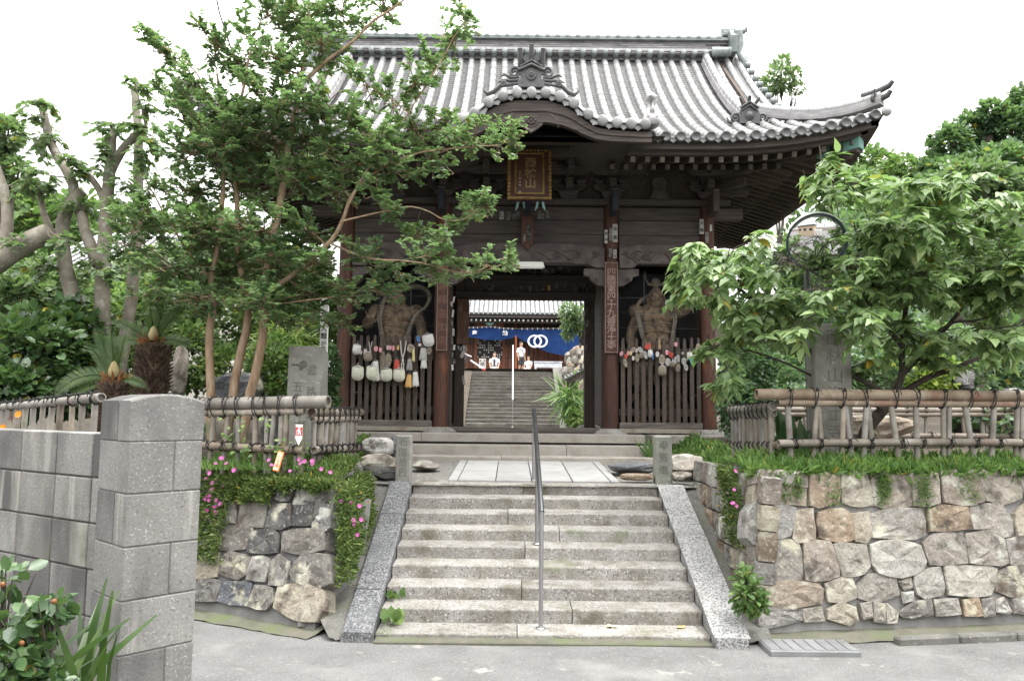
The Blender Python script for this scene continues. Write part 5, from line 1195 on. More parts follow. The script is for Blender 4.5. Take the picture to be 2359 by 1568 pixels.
# ================================================================== foliage
def leaf_tpl(kind):
    if kind == 'small':      # 2 quads folded on the midrib
        v = [(0,0,0),(.30,.30,.06),(.27,.72,.05),(0,1,-.03),(-.27,.72,.05),(-.30,.30,.06)]; f = [(0,1,2,3),(0,3,4,5)]
    elif kind == 'big':      # 4 quads, drooping pointed leaf
        v = [(0,0,0),(.21,.16,.02),(.29,.45,-.03),(.14,.80,-.16),(0,1.08,-.33),(-.14,.80,-.16),(-.29,.45,-.03),(-.21,.16,.02),(0,.5,-.08)]
        f = [(0,1,2,8),(8,2,3,4),(8,4,5,6),(0,8,6,7)]
    elif kind == 'narrow': v = [(0,0,0),(.13,.30,.03),(.12,.7,.0),(0,1,-.12),(-.12,.7,.0),(-.13,.30,.03)]; f = [(0,1,2,3),(0,3,4,5)]
    elif kind == 'blade': v = [(-.05,0,0),(.05,0,0),(.04,.5,-.04),(-.04,.5,-.04),(.012,1,-.22),(-.012,1,-.22)]; f = [(0,1,2,3),(3,2,4,5)]
    elif kind == 'needle': v = [(-.028,0,0),(.028,0,0),(.024,.6,-.02),(-.024,.6,-.02),(.004,1,-.10),(-.004,1,-.10)]; f = [(0,1,2,3),(3,2,4,5)]
    elif kind == 'clump': v = [(0,0,0),(.34,.25,.05),(.30,.7,.1),(0,.95,-.05),(-.30,.75,.05),(-.36,.25,.1)]; f = [(0,1,2,3),(0,3,4,5)]
    return np.array(v, float), np.array(f)
def leaves_mesh(name, pos, dirs, ups, size, kind, m, rv=None):
    v, f = leaf_tpl(kind); n = len(pos)
    d = dirs/np.maximum(np.linalg.norm(dirs, axis=1, keepdims=True), 1e-6)
    s = np.cross(d, ups); s /= np.maximum(np.linalg.norm(s, axis=1, keepdims=True), 1e-6); u = np.cross(s, d)
    V = pos[:, None, :] + size[:, None, None]*(v[None, :, 0:1]*s[:, None, :]+v[None, :, 1:2]*d[:, None, :]+v[None, :, 2:3]*u[:, None, :])
    F = (f[None]+(np.arange(n)*len(v))[:, None, None]).reshape(-1, f.shape[1])
    r = RNG.random(n) if rv is None else rv
    return np_mesh(name, V.reshape(-1, 3), F, M[m], np.repeat(r, len(v)))
def polyline(pts, step=.06):
    out = []
    for a, b in zip(pts[:-1], pts[1:]):
        k = max(1, int((b-a).length/step)); out += [a.lerp(b, i/k) for i in range(k)]
    return out+[pts[-1]]
def smooth_pts(pts, it=2):
    for _ in range(it):
        o = [pts[0]]
        for a, b in zip(pts[:-1], pts[1:]): o += [a.lerp(b, .25), a.lerp(b, .75)]
        pts = o+[pts[-1]]
    return pts
def tree(name, label, cat, base, branches, clumps, leaf, lsize, lkind, bark, tw_n=26, lv_n=16, tw_len=.35, group=None, up=.25, seed=1, dens=1.0, depth=.5, droop=0, twig_r=.006, cull=None):
    """branches: [(points, r0, r1)] world; clumps: [(centre, rx, rz, n-scale, depth-scale)]"""
    rr = random.Random(seed); rg = np.random.default_rng(seed)
    t = thing(name, label, cat, base, 0, group); B0 = Vector(base)
    tb = MB(); nodes = []
    for pts, r0, r1 in branches:
        ps = smooth_pts([Vector(p) for p in pts]); k = len(ps)
        ps = [p+Vector((nz3(p.x*4, p.y*4, p.z*4)*.02, nz3(p.z*4, p.x*4, 5)*.02, 0)) for p in ps]
        tb.tube(ps, [r0+(r1-r0)*i/(k-1) for i in range(k)], 10 if r0 > .03 else 6)
        nodes += [(p, r0+(r1-r0)*i/(k-1)) for i, p in enumerate(ps)]
    NP = np.array([tuple(p) for p, _ in nodes])
    pos = []; dirs = []; ups = []; sz = []
    for c, rx, rz_, ns, ds in clumps:
        c = Vector(c); ntw = max(2, int(tw_n*ns*dens))
        i0 = np.argmin(((NP-np.array(c))**2).sum(1)); root = Vector(NP[i0])
        # a limb into the clump
        mid = root.lerp(c, .55)+Vector((rr.uniform(-.06, .06), rr.uniform(-.06, .06), rr.uniform(-.02, .08)))
        limb = smooth_pts([root, mid, c], 2); 
        if (c-root).length > .06: tb.tube(limb, [max(min(nodes[i0][1]*.6, .016)*(1-.75*i/(len(limb)-1)), .003) for i in range(len(limb))], 5)
        for q in range(ntw):
            th = rr.uniform(0, 2*PI); ph = math.acos(rr.uniform(-1, 1)); rad = rr.random()**.45
            e = c+Vector((rx*rad*math.sin(ph)*math.cos(th), depth*ds*rad*math.sin(ph)*math.sin(th), rz_*rad*math.cos(ph)))
            o = limb[rr.randrange(len(limb)//2, len(limb))]
            d = (e-o).normalized()+Vector((rr.gauss(0, .35), rr.gauss(0, .35), rr.gauss(0, .25)+up)); d.normalize()
            L = tw_len*rr.uniform(.6, 1.2); s = e-d*L*.6; 
            bend = Vector((0, 0, -droop*L))
            tw = [s, s+d*L*.5+bend*.25, s+d*L+bend]
            tb.tube(tw, [twig_r, twig_r*.8, twig_r*.4], 3, cap=False)
            if rr.random() < .5: tb.tube([o, s], [twig_r*1.2, twig_r], 3, cap=False)
            sd = d.cross(Vector((0, 0, 1))); sd = sd.normalized() if sd.length > .1 else Vector((1, 0, 0))
            for j in range(lv_n):
                f = .15+.85*(j+rr.random())/lv_n; p = tw[0].lerp(tw[1], f*2) if f < .5 else tw[1].lerp(tw[2], f*2-1)
                sg = 1 if j % 2 else -1
                ld = sd*sg*rr.uniform(.5, 1)+d*rr.uniform(.3, .9)+Vector((rr.gauss(0, .25), rr.gauss(0, .25), rr.gauss(0, .2)-droop*.8))
                pos.append(p); dirs.append(ld); ups.append((rr.gauss(0, .35), rr.gauss(-.15, .35), 1)); sz.append(lsize*rr.uniform(.65, 1.15))
    o = tb.build('trunk', M[bark], t); o.location = -B0
    if cull:                                              # the opening the branches leave around the traffic mirror
        keep = [i for i, p in enumerate(pos) if not cull(p, rr)]
        pos, dirs, ups, sz = [[a[i] for i in keep] for a in (pos, dirs, ups, sz)]
    pos = np.array([tuple(p) for p in pos])
    me = leaves_mesh('crown', pos-np.array(B0), np.array([tuple(d) for d in dirs]), np.array(ups), np.array(sz), lkind, leaf)
    place('crown', me, t); return t
def pts(Y, *xy): return [P(x, y, (Y if not (len(p_) > 2) else p_[2])) for p_ in xy for x, y in [p_[:2]]]
def cl(Y, lst, w=.25, sc=1.0, jit=.35, seed=3):
    rr = random.Random(seed); out = []
    for q in lst:
        x, y, rx, ry = q[:4]; YY = (q[4] if len(q) > 4 else Y)+rr.uniform(-jit, jit); s = YY/FPX
        out.append((P(x, y, YY), rx*s, ry*s, sc*max(.3, (rx*ry)/3600.0), 1.0))
    return out
# ---- crape myrtle left of the stairs
MY = 8.95
BRM = [(pts(MY, (485, 1020), (486, 900), (480, 790), (492, 690), (483, 640), (500, 590), (508, 500), (515, 420), (520, 330), (510, 250), (500, 170)), .055, .012),
 (pts(MY+.05, (520, 1020), (540, 890), (560, 780), (575, 700), (556, 640), (548, 560), (545, 440), (540, 320), (560, 200), (580, 110)), .060, .010),
 (pts(MY-.05, (556, 1020), (580, 890), (610, 760), (606, 670), (625, 570), (650, 440), (668, 310), (690, 200)), .058, .034),
 (pts(MY-.05, (690, 200), (702, 130), (708, 60), (712, 0), (715, -60)), .030, .010),
 (pts(MY-.05, (690, 200), (740, 150), (800, 108), (850, 55), (905, 20), (960, -20)), .026, .008),
 (pts(MY-.1, (606, 680), (690, 620), (760, 560), (795, 500), (808, 450), (850, 405), (905, 375), (960, 352), (1060, 340), (1150, 335)), .034, .006),
 (pts(MY-.2, (800, 480), (845, 390), (905, 310), (960, 232), (1010, 150), (1055, 70)), .016, .005),
 (pts(MY-.3, (760, 560), (850, 600), (960, 600), (1060, 632), (1130, 622), (1185, 595)), .014, .004),
 (pts(MY-.3, (790, 510), (870, 490), (960, 470), (1040, 520), (1110, 480)), .012, .004),
 (pts(MY, (480, 640), (420, 560), (370, 480), (330, 400)), .018, .006), (pts(MY, (510, 300), (470, 200), (440, 150), (380, 110), (345, 88)), .014, .003),
 (pts(MY+.1, (545, 600), (470, 610), (400, 620), (330, 560), (290, 540)), .016, .005), (pts(MY-.2, (560, 700), (640, 700), (720, 690), (800, 680)), .016, .005)]
CLM = [(620,30,60,35),(700,45,70,55),(790,30,70,40),(880,18,60,30),(575,90,35,40),(545,150,45,50),(497,95,28,50),(440,180,40,45),(415,240,40,40),(362,100,16,18),(395,135,20,22),(650,150,60,50),(745,105,50,45),(610,230,60,50),(520,255,55,50),(450,280,50,45),(700,250,50,50),(770,255,60,35),
 (1070,48,38,30),(1040,100,32,34),(1000,150,28,30),(955,190,42,30),(905,245,36,26),(840,195,45,24),(620,335,90,55),(500,335,80,60),(425,350,40,40),(720,325,80,45),(820,290,55,32),(880,335,75,40),(960,300,60,34),(1020,290,45,24),(1085,325,55,28),(1145,330,42,20),(1185,322,14,8),
 (800,385,90,35),(900,385,85,30),(1000,365,55,25),(690,425,80,45),(560,425,90,50),(450,440,75,45),(350,520,70,55),(460,535,90,55),(590,530,85,55),(700,525,55,38),(865,450,36,24),(905,490,36,18),(1085,480,36,20),(1118,468,18,9),(1050,520,30,16),
 (300,575,55,40),(400,620,80,45),(520,635,85,45),(640,615,80,45),(740,615,65,36),(850,580,55,24),(905,620,65,26),(985,590,55,24),(965,545,40,16),(1025,560,22,14),(800,675,65,34),(700,680,80,36),(600,690,80,36),(885,665,55,26),(1000,628,36,16),(1060,622,36,12),(1120,615,36,12),(1172,600,16,16),
 (450,690,70,36),(370,680,55,36),(640,735,40,26),(725,735,40,26),(790,745,20,16),(500,560,60,40),(640,270,40,40),(560,300,60,50),(770,440,50,30),(360,430,36,36)]
tree('crape_myrtle', 'multi stemmed crape myrtle with smooth tan trunks and small dark leaves left of the stairs', 'tree', tuple(P(530, 1000, MY)[:2])+(1.4,), BRM, cl(MY+.02, CLM, seed=5), 'leaf_myrtle', .072, 'small', 'bark_myrtle', tw_n=60, lv_n=17, tw_len=.27, seed=4, depth=.75, up=.2)
# ---- cherry on the right
CY_ = 8.4
CY_ = 8.75
BRC = [(pts(CY_, (1980, 1040), (1995, 990), (2030, 945), (2070, 910)), .075, .055), (pts(CY_, (2060, 915), (2080, 860), (2075, 790), (2085, 720), (2095, 640), (2120, 560), (2130, 470)), .045, .010),
 (pts(CY_-.1, (2055, 920), (2000, 880), (1920, 850), (1850, 800), (1780, 730), (1700, 660), (1600, 600), (1540, 575)), .034, .006), (pts(CY_-.1, (2030, 940), (1950, 900), (1900, 880), (1800, 830), (1700, 800)), .026, .006),
 (pts(CY_, (2065, 915), (2130, 870), (2210, 845), (2280, 810), (2380, 760)), .042, .014), (pts(CY_, (2080, 860), (2160, 780), (2230, 690), (2290, 590), (2330, 500)), .034, .008), (pts(CY_-.2, (2078, 800), (2000, 700), (1950, 600), (1920, 500), (1895, 400), (1888, 335)), .030, .005),
 (pts(CY_-.2, (2085, 720), (2040, 600), (1990, 480)), .022, .006), (pts(CY_-.3, (2000, 720), (1900, 640), (1800, 590), (1720, 560)), .018, .005), (pts(CY_-.3, (2090, 830), (2180, 740), (2260, 740), (2380, 680)), .022, .006)]
CLC = [(1582,580,28,22),(1632,575,36,26),(1680,588,40,26),(1580,622,22,20),(1640,625,50,32),(1725,560,40,26),(1720,625,55,36),(1800,600,55,40),(1588,660,26,16),(1650,675,55,30),(1890,390,14,30),(1885,450,32,30),(1930,440,50,36),(2000,430,70,34),(2080,420,55,32),(2135,440,50,34),(2200,430,55,34),(2280,475,60,42),(2345,495,50,46),
 (1835,560,14,26),(1985,530,50,46),(2050,530,80,52),(2150,530,80,52),(2250,560,80,52),(2335,590,45,60),(1790,690,70,42),(1880,672,70,34),(1990,640,80,52),(2100,640,80,52),(2215,665,80,52),(2320,690,60,52),(1700,715,40,30),(1690,775,30,30),(1755,765,50,34),(1835,742,46,36),(1965,735,60,34),(2080,765,75,42),(2190,780,70,36),(2300,775,65,40),(1640,800,18,20),(1668,870,14,14),(1990,835,26,18),(2140,830,40,18),(2350,640,40,40),(2270,620,70,40),(2010,570,70,40),(1920,545,30,30),(1880,600,40,26),(1960,600,40,30)]
MIR = P(1880, 558, 8.45)
def mirror_gap(p, rr):
    q = Vector((0, 0, CZ)).lerp(MIR, p[1]/8.45)
    d = math.hypot(p[0]-q.x, p[2]-q.z)/(p[1]/8.45)
    if p[1] > 8.40 or d > .56: return False
    return not (p[0]-q.x > .05 and p[2]-q.z < .12 and rr.random() < .3)
tree('cherry_tree', 'spreading cherry tree with large light green leaves behind the right fence', 'tree', tuple(P(1985, 1005, CY_)[:2])+(1.45,), BRC, cl(CY_-.45, CLC, seed=8, jit=.45), 'leaf_cherry', .138, 'big', 'bark_dark', tw_n=30, lv_n=12, tw_len=.32, seed=9, depth=.60, up=.12, droop=.35, cull=mirror_gap)
# ---- pollarded trees at the left
PY_ = 11.0
BRP = [(pts(PY_, (215, 960), (200, 860), (185, 760), (160, 650), (140, 560), (150, 480), (190, 440)), .14, .075), (pts(PY_, (225, 960), (235, 840), (235, 700), (240, 560), (245, 480), (252, 400), (256, 330), (262, 300)), .13, .06),
 (pts(PY_, (252, 400), (270, 360), (300, 325), (325, 300), (335, 290)), .07, .05), (pts(PY_+.3, (262, 920), (290, 780), (310, 620), (320, 480), (318, 380), (318, 300), (312, 235), (308, 200)), .10, .045),
 (pts(PY_, (238, 640), (205, 560), (180, 470), (160, 400), (130, 360), (110, 310), (98, 260), (92, 232)), .09, .045), (pts(PY_, (245, 480), (220, 420), (200, 400), (185, 392)), .05, .04), (pts(PY_, (140, 560), (110, 520), (95, 470), (85, 410)), .06, .03),
 (pts(PY_-.4, (-60, 640), (0, 600), (60, 560), (115, 535)), .16, .13), (pts(PY_-.4, (0, 600), (20, 520), (10, 440), (-10, 380)), .09, .06), (pts(PY_-.2, (180, 760), (165, 720), (150, 700), (142, 690)), .04, .03)]
CLP = [(90,235,26,16),(75,268,24,18),(115,310,22,14),(85,330,20,10),(160,360,18,10),(308,190,34,22),(335,240,26,20),(300,285,30,18),(250,290,36,16),(335,290,30,18),(345,320,18,16),(200,392,44,16),(90,395,26,20),(60,420,30,20),(120,430,34,20),(240,350,20,26),(330,360,20,20),(300,420,30,24),(180,470,36,26),(150,560,34,24),(200,610,40,26),(100,610,40,30),(250,620,34,26),(330,600,30,26),(60,560,36,24),(270,470,24,24)]
tree('pollarded_tree', 'grey pollarded tree with stumpy limbs and sparse leaf tufts at the far left', 'tree', tuple(P(225, 955, PY_)[:2])+(1.5,), BRP, cl(PY_-.2, CLP, seed=14, jit=.3), 'leaf_camphor', .115, 'small', 'bark_grey', tw_n=34, lv_n=10, tw_len=.26, seed=15, depth=.35, up=.05, droop=.5)

# ---- masses of leaves: bushes, hedges, far trees
def mass(name, label, cat, ells, leaf, lsize, n, kind='clump', trunk=None, seed=0, group=None, shell=.55, base=None, k=None, upv=.5, bark='bark_dark', cores=False):
    """ells: [(centre, (rx, ry, rz))]: leaves through the outer part of each lobe"""
    rg = np.random.default_rng(seed); vol = np.array([e[1][0]*e[1][2]+.3*e[1][0]*e[1][1] for e in ells]); vol = vol/vol.sum(); pos = []; dr = []
    for (c, r), w in zip(ells, vol):
        m = max(8, int(n*w)); d = rg.normal(size=(m, 3)); d /= np.linalg.norm(d, axis=1, keepdims=True)
        # lumpy radius so the outline breaks up
        lump = np.array([mnoise.noise(Vector((x*2.2+seed, y*2.2, z*2.2+c[2]))) for x, y, z in d])
        rad = (shell+(1-shell)*rg.random(m)**.6)*(1+.42*lump)
        pos.append(np.array(c)+d*rad[:, None]*np.array(r)); dr.append(d+rg.normal(scale=.55, size=(m, 3)))
    pos = np.concatenate(pos); dr = np.concatenate(dr); m = len(pos)
    b0 = Vector(base) if base is not None else Vector((ells[0][0][0], ells[0][0][1], min(e[0][2]-e[1][2] for e in ells)))
    ups = rg.normal(scale=.5, size=(m, 3))+np.array([0, -.3, 1.0]); dr[:, 2] -= .25
    sz = lsize*rg.uniform(.6, 1.3, m)
    t = thing(name, label, cat, b0, 0, group) if k is None else None
    me = leaves_mesh('crown' if trunk else 'foliage', pos-np.array(b0), dr, ups, sz, kind, leaf)
    o = place('crown' if trunk else 'foliage', me, t)
    tb = MB(); rr = random.Random(seed)
    for c, r in ells:
        c = Vector(c)-b0
        root = Vector((0, 0, 0)) if trunk else Vector((c.x*.7, c.y, min(c.z-r[2], .2)))
        mid = root.lerp(c, .5)+Vector((rr.uniform(-.1, .1)*r[0], 0, 0)); R = trunk or .02
        tb.tube(smooth_pts([root, mid, c]), [R*(1-.7*i/11) for i in range(12)], 6)
        for q in range(6):
            e = c+Vector((rr.gauss(0, .5)*r[0], rr.gauss(0, .4)*r[1], rr.uniform(-.2, .8)*r[2])); tb.tube([mid.lerp(c, .6), e], [R*.35, R*.1], 4, cap=False)
    tb.build('trunk' if trunk else 'stems', M[bark], t); return t
def E(x, y, rx, ry, Y, dy=None): s = Y/FPX; return (P(x, y, Y), (rx*s, dy or rx*s*.8, ry*s))
mass('bush', 'dense dark glossy evergreen bush behind the grey bamboo fence at the far left', 'bush', [E(60, 830, 120, 110, 10), E(150, 800, 80, 110, 10.6), E(20, 900, 90, 60, 9.5), E(150, 900, 60, 50, 10)], 'leaf_gloss', .14, 5200, 'small', seed=21)
mass('bush', 'olive green leafy bush below the big leaning limb at the left edge', 'bush', [E(40, 690, 90, 70, 12), E(120, 660, 80, 60, 12.5), E(30, 620, 70, 50, 13)], 'leaf_camphor', .14, 3600, 'small', seed=22)
mass('bush', 'yellow green bushy shrub between the pollarded tree and the sago palm', 'bush', [E(330, 740, 110, 80, 13), E(400, 700, 80, 80, 13.5), E(250, 720, 70, 90, 13.5)], 'leaf_bush', .13, 3600, 'small', seed=23)
mass('shrub', 'bright green clipped shrub behind the tan trunks of the crape myrtle', 'shrub', [E(620, 860, 60, 70, 10.5), E(640, 810, 45, 40, 10.8), E(650, 900, 50, 40, 10.3)], 'leaf_bush', .075, 3400, 'small', seed=24)
mass('shrub', 'broad leaved yellow green clump behind the carved monument', 'shrub', [E(655, 775, 60, 26, 11.2), E(690, 790, 30, 20, 11.2), E(615, 790, 30, 20, 11.3)], 'leaf_bright', .22, 420, 'blade', seed=25)
mass('hedge', 'tall narrow dark hedge between the white post and the gate column', 'hedge', [E(760, 860, 22, 60, 12.2), E(763, 920, 18, 40, 12.2)], 'leaf_dark', .06, 2200, 'small', seed=26)
mass('bush', 'mid green tree mass behind the crape myrtle left of the gate', 'bush', [E(700, 700, 60, 90, 15), E(620, 720, 80, 70, 15), E(750, 720, 30, 80, 15), E(540, 760, 70, 60, 14), E(730, 790, 50, 40, 14.5)], 'leaf_bush', .12, 5200, 'small', seed=27)
mass('bush', 'dark shady bush under the cherry tree beside the right column of the gate', 'bush', [E(1720, 850, 60, 90, 12), E(1700, 940, 50, 60, 11.7), E(1790, 880, 60, 60, 12), E(1820, 930, 60, 40, 11.5)], 'leaf_dark', .075, 5600, 'small', seed=28)
mass('bush', 'yellow leaved bush in the back of the right garden', 'bush', [E(2160, 860, 50, 40, 11.6), E(2130, 880, 40, 30, 11.5)], 'leaf_bright', .10, 900, 'small', seed=29)
mass('bush', 'dark green undergrowth filling the back of the right garden', 'bush', [E(2040, 880, 60, 70, 12.3), E(2250, 870, 90, 60, 12.5), E(2350, 860, 60, 80, 12.4), E(1930, 860, 60, 70, 12.4), E(2300, 960, 100, 30, 11.6), E(2120, 800, 140, 60, 13)], 'leaf_dark', .10, 6800, 'small', seed=30)
mass('bush', 'leafy mid green tree screening the white house behind the crape myrtle', 'bush', [E(430, 640, 110, 90, 15.5), E(520, 600, 110, 90, 16), E(330, 640, 70, 60, 16), E(600, 620, 100, 90, 16), E(690, 610, 70, 80, 16.5)], 'leaf_camphor', .14, 7000, 'small', seed=130)
mass('bush', 'low green bush behind the tall sago palm and standing stone', 'bush', [E(430, 820, 80, 80, 12.6), E(520, 850, 70, 60, 12.4), E(300, 850, 60, 60, 12.5)], 'leaf_bush', .10, 4200, 'small', seed=131)
mass('bush', 'tall dark green tree between the gate eave and the cherry tree', 'bush', [E(1900, 600, 120, 120, 16), E(1800, 700, 90, 110, 16), E(2050, 560, 140, 120, 17), E(2250, 600, 160, 120, 17), E(1960, 760, 160, 80, 15)], 'leaf_dark', .15, 9000, 'small', seed=132)
# far trees and hills
GT = 'trees on the hillside behind the gate'
mass('evergreen_tree', 'tall dark cypress like tree rising at the right edge above the cherry', 'tree', [E(2190, 340, 46, 52, 22), E(2240, 312, 42, 56, 22.5), E(2330, 300, 56, 66, 22), E(2352, 250, 30, 50, 22), E(2200, 420, 80, 60, 21.5), E(2310, 400, 90, 70, 21), E(2150, 390, 34, 36, 22), E(2280, 270, 26, 40, 22)], 'leaf_dark', .17, 13000, 'small', .16, 31, base=P(2260, 900, 22))
mass('broadleaf_tree', 'mid green broadleaf tree just under the dark cypress at the right', 'tree', [E(2240, 420, 80, 50, 20), E(2340, 460, 80, 60, 20), E(2150, 450, 60, 40, 20)], 'leaf_camphor', .20, 3600, 'small', .12, 32, base=P(2250, 900, 20))
mass('conifer', 'lone olive tree top showing above the tiled roof slope at the right', 'tree', [E(1790, 185, 34, 30, 40, 1.2), E(1800, 150, 16, 20, 40, .8), E(1770, 200, 30, 16, 40, 1), E(1825, 180, 18, 16, 40, .8), E(1835, 205, 14, 8, 40, .6)], 'leaf_camphor', .24, 1100, 'small', .06, 33, base=P(1795, 600, 40))
mass('conifer', 'rounded tree top at the left frame edge above the bushes', 'tree', [E(10, 310, 45, 40, 18), E(-40, 360, 60, 50, 18), E(30, 400, 40, 40, 18)], 'leaf_camphor', .15, 2600, 'small', .14, 34, base=P(0, 860, 18))
for i, (x, y, rx, ry, Y, lf) in enumerate([(2010, 380, 60, 40, 70, 'leaf_hill'), (2080, 400, 60, 36, 66, 'leaf_hill'), (1960, 420, 50, 30, 60, 'leaf_camphor')]):
    mass('hillside_tree', ['hazy round tree on the far hill right of the eave corner', 'pale green tree on the far hill above the cherry', 'nearer olive tree on the hill below the eave corner'][i], 'tree', [E(x, y, rx, ry, Y), E(x+rx*.5, y+20, rx*.7, ry*.8, Y), E(x-rx*.5, y+30, rx*.7, ry*.8, Y)], lf, .5, 1500, 'clump', .3, 40+i, base=P(x, 800, Y))
def hill(name, x0, x1, Y, prof_, m, seed, n=9000, ls=.9, spread=8):
    """one far wooded slope: a solid rise clothed with leaf clumps"""
    b = MB(); xs_ = np.linspace(x0, x1, 30)
    hz = [P(x, np.interp(x, [q[0] for q in prof_], [q[1] for q in prof_]), Y) for x in xs_]
    b.grid(lambda u, v: (hz[min(int(u*29+.001), 29)].x, Y-spread*(1-v)+0, 1.5+(hz[min(int(u*29+.001), 29)].z-1.8-1.5)*v), 29, 8); o = b.build(name, M['soil']); tag(o, kind='structure')
    rg = np.random.default_rng(seed); u = rg.random(n); v = rg.random(n)**.8; X = np.interp(u, np.linspace(0, 1, 30), [h.x for h in hz]); Z = np.interp(u, np.linspace(0, 1, 30), [h.z for h in hz])
    lump = np.array([mnoise.noise(Vector((X[i]*.35, v[i]*5, seed))) for i in range(n)])
    pos = np.stack([X, Y-spread*(1-v)-rg.random(n)*1.2-lump*1.2, 1.5+(Z-1.5)*v+lump*.9-.9*v], 1)
    me = leaves_mesh('hill_woods', pos, rg.normal(size=(n, 3))+np.array([0, -.6, 0]), rg.normal(scale=.5, size=(n, 3))+np.array([0, -.5, 1]), ls*rg.uniform(.5, 1.2, n), 'clump', m); o2 = place('hill_woods', me); tag(o2, kind='stuff')
hill('hill', -200, 560, 40, [(-200, 330), (0, 370), (60, 350), (120, 400), (220, 430), (280, 440), (330, 455), (420, 450), (520, 440), (560, 470)], 'leaf_hill', 51, 9000, .55)
hill('hill', 1780, 2600, 48, [(1780, 520), (1900, 470), (1960, 430), (2060, 400), (2120, 440), (2300, 420), (2600, 400)], 'leaf_hill', 52, 8000, .6)
hill('hill', 480, 800, 30, [(480, 500), (600, 490), (800, 560)], 'leaf_camphor', 53, 4500, .36, 5)
hill('hill', 1620, 2500, 30, [(1620, 640), (1800, 640), (2100, 600), (2500, 560)], 'leaf_dark', 54, 6000, .38, 5)
# ---- sago palms
def cycad(label, base, h, r, crown_z, fronds, seed, cone=.07):
    t = thing('sago_palm', label, 'palm', base, 0, 'sago palms'); rr = random.Random(seed); b = MB(); b.tube([(0, 0, -.2), (0, 0, h*.5), (0, 0, h)], [r*.9, r*.95, r*.8], 12); b.build('trunk', M['cycad_trunk'], t)
    n = 520; k = int(h/.045); V = []; F = []
    for i in range(k):
        z = i*.045
        for j in range(18):
            a = 2*PI*(j+(i % 2)*.5)/18+rr.uniform(-.1, .1); R = r*.92; L = rr.uniform(.05, .085); o_ = len(V); w = .018
            ca, sa = math.cos(a), math.sin(a)
            V += [(R*ca-w*sa, R*sa+w*ca, z-.02), (R*ca+w*sa, R*sa-w*ca, z-.02), (R*ca, R*sa, z+.02), ((R+L)*ca, (R+L)*sa, z+L*.55)]; F += [(o_, o_+1, o_+3), (o_+1, o_+2, o_+3), (o_+2, o_, o_+3)]
    me = bpy.data.meshes.new('leaf_bases'); me.from_pydata(V, [], F); me.materials.append(M['cycad_trunk']); o = place('leaf_bases', me, t); tag(o, kind='stuff')
    b = MB(); b.lathe([(.04, 0), (cone*.85, .03), (cone*.9, .08), (cone*.55, .15), (.01, .19)], (0, -.02, h+.03), 12); b.build('cone', M['cycad_cone'], t)
    b = MB()
    for j in range(60):
        a = rr.uniform(0, 2*PI); q = rr.uniform(.5, 1.15)*r; z0 = h-.05+rr.uniform(-.02, .06); b.tube([(q*.6*math.cos(a), q*.6*math.sin(a), z0), (q*1.1*math.cos(a), q*1.1*math.sin(a), z0+rr.uniform(.04, .12))], [.014, .003], 4)
    b.build('rusty_scales', M['cycad_rust'], t)
    for (ax, az, L, curl) in fronds:
        L *= .66
        b = MB(); d = Vector((math.sin(ax)*math.cos(az), -.25+math.cos(ax)*math.cos(az)*.3, math.sin(az))).normalized(); ptsf = []; p = Vector((0, 0, h)); dd = d.copy()
        for i in range(15): ptsf.append(p.copy()); p = p+dd*L/14; dd = (dd+Vector((0, 0, -curl*.09))).normalized()
        b.tube(ptsf, [.010*(1-.8*i/14) for i in range(15)], 5); fr = b.build('frond', M['leaf_frond'], t)
        pos, dr, ups, sz = [], [], [], []
        for i in range(2, 96):
            u = i/96*14; j = min(int(u), 13); pp = ptsf[j].lerp(ptsf[j+1], u-j); tg = (ptsf[j+1]-ptsf[j]).normalized(); sd = tg.cross(Vector((0, -1, .2))).normalized(); sz_ = L*.17*math.sin(PI*min(1, .12+u/14*.95))**.6
            for sg in (-1, 1): pos.append(pp); dr.append(sd*sg*.85+tg*.65+Vector((0, -.15, .12))); ups.append((0, -.8, .6)); sz.append(max(sz_, .02))
        me = leaves_mesh('leaflets', np.array([tuple(x) for x in pos]), np.array([tuple(x) for x in dr]), np.array(ups), np.array(sz), 'needle', 'leaf_frond'); o = place('leaflets', me, fr); tag(o, kind='stuff')
    return t
b0 = P(349, 905, 9.6); h = P(349, 790, 9.6).z-1.45
cycad('tall sago palm with a shaggy dark trunk and pale cone behind the block pillar', (b0.x, 9.6, 1.45), h, .19, 0, [(-1.2, .25, .9, .6), (-.75, .5, .95, .4), (.4, 1.0, 1.15, .1), (.75, .8, 1.05, .3), (-.2, 1.2, 1.1, .2), (1.2, .35, .9, .9)], 61)
b0 = P(262, 905, 8.8); h = P(262, 875, 8.8).z-1.45
cycad('low sago palm with a pale cone and upright fronds left of the taller one', (b0.x, 8.8, 1.45), h, .15, 0, [(-1.3, .45, 1.15, 1.5), (-.45, 1.0, 1.05, .35), (-.6, .75, .8, .3), (-.1, 1.15, .95, .2), (.4, 1.05, .9, .3), (-1.2, -.1, .8, .5), (1.2, .2, .7, .8)], 62)
b0 = P(430, 905, 9.2)
cycad('small sago palm half hidden behind the pillar and the crape myrtle trunks', (b0.x, 9.2, 1.42), .12, .10, 0, [(-.5, 1.0, .85, .3), (.2, 1.1, .8, .2), (.8, .7, .8, .5), (1.2, .4, .7, .7), (-1.1, .6, .7, .7)], 63, .05)
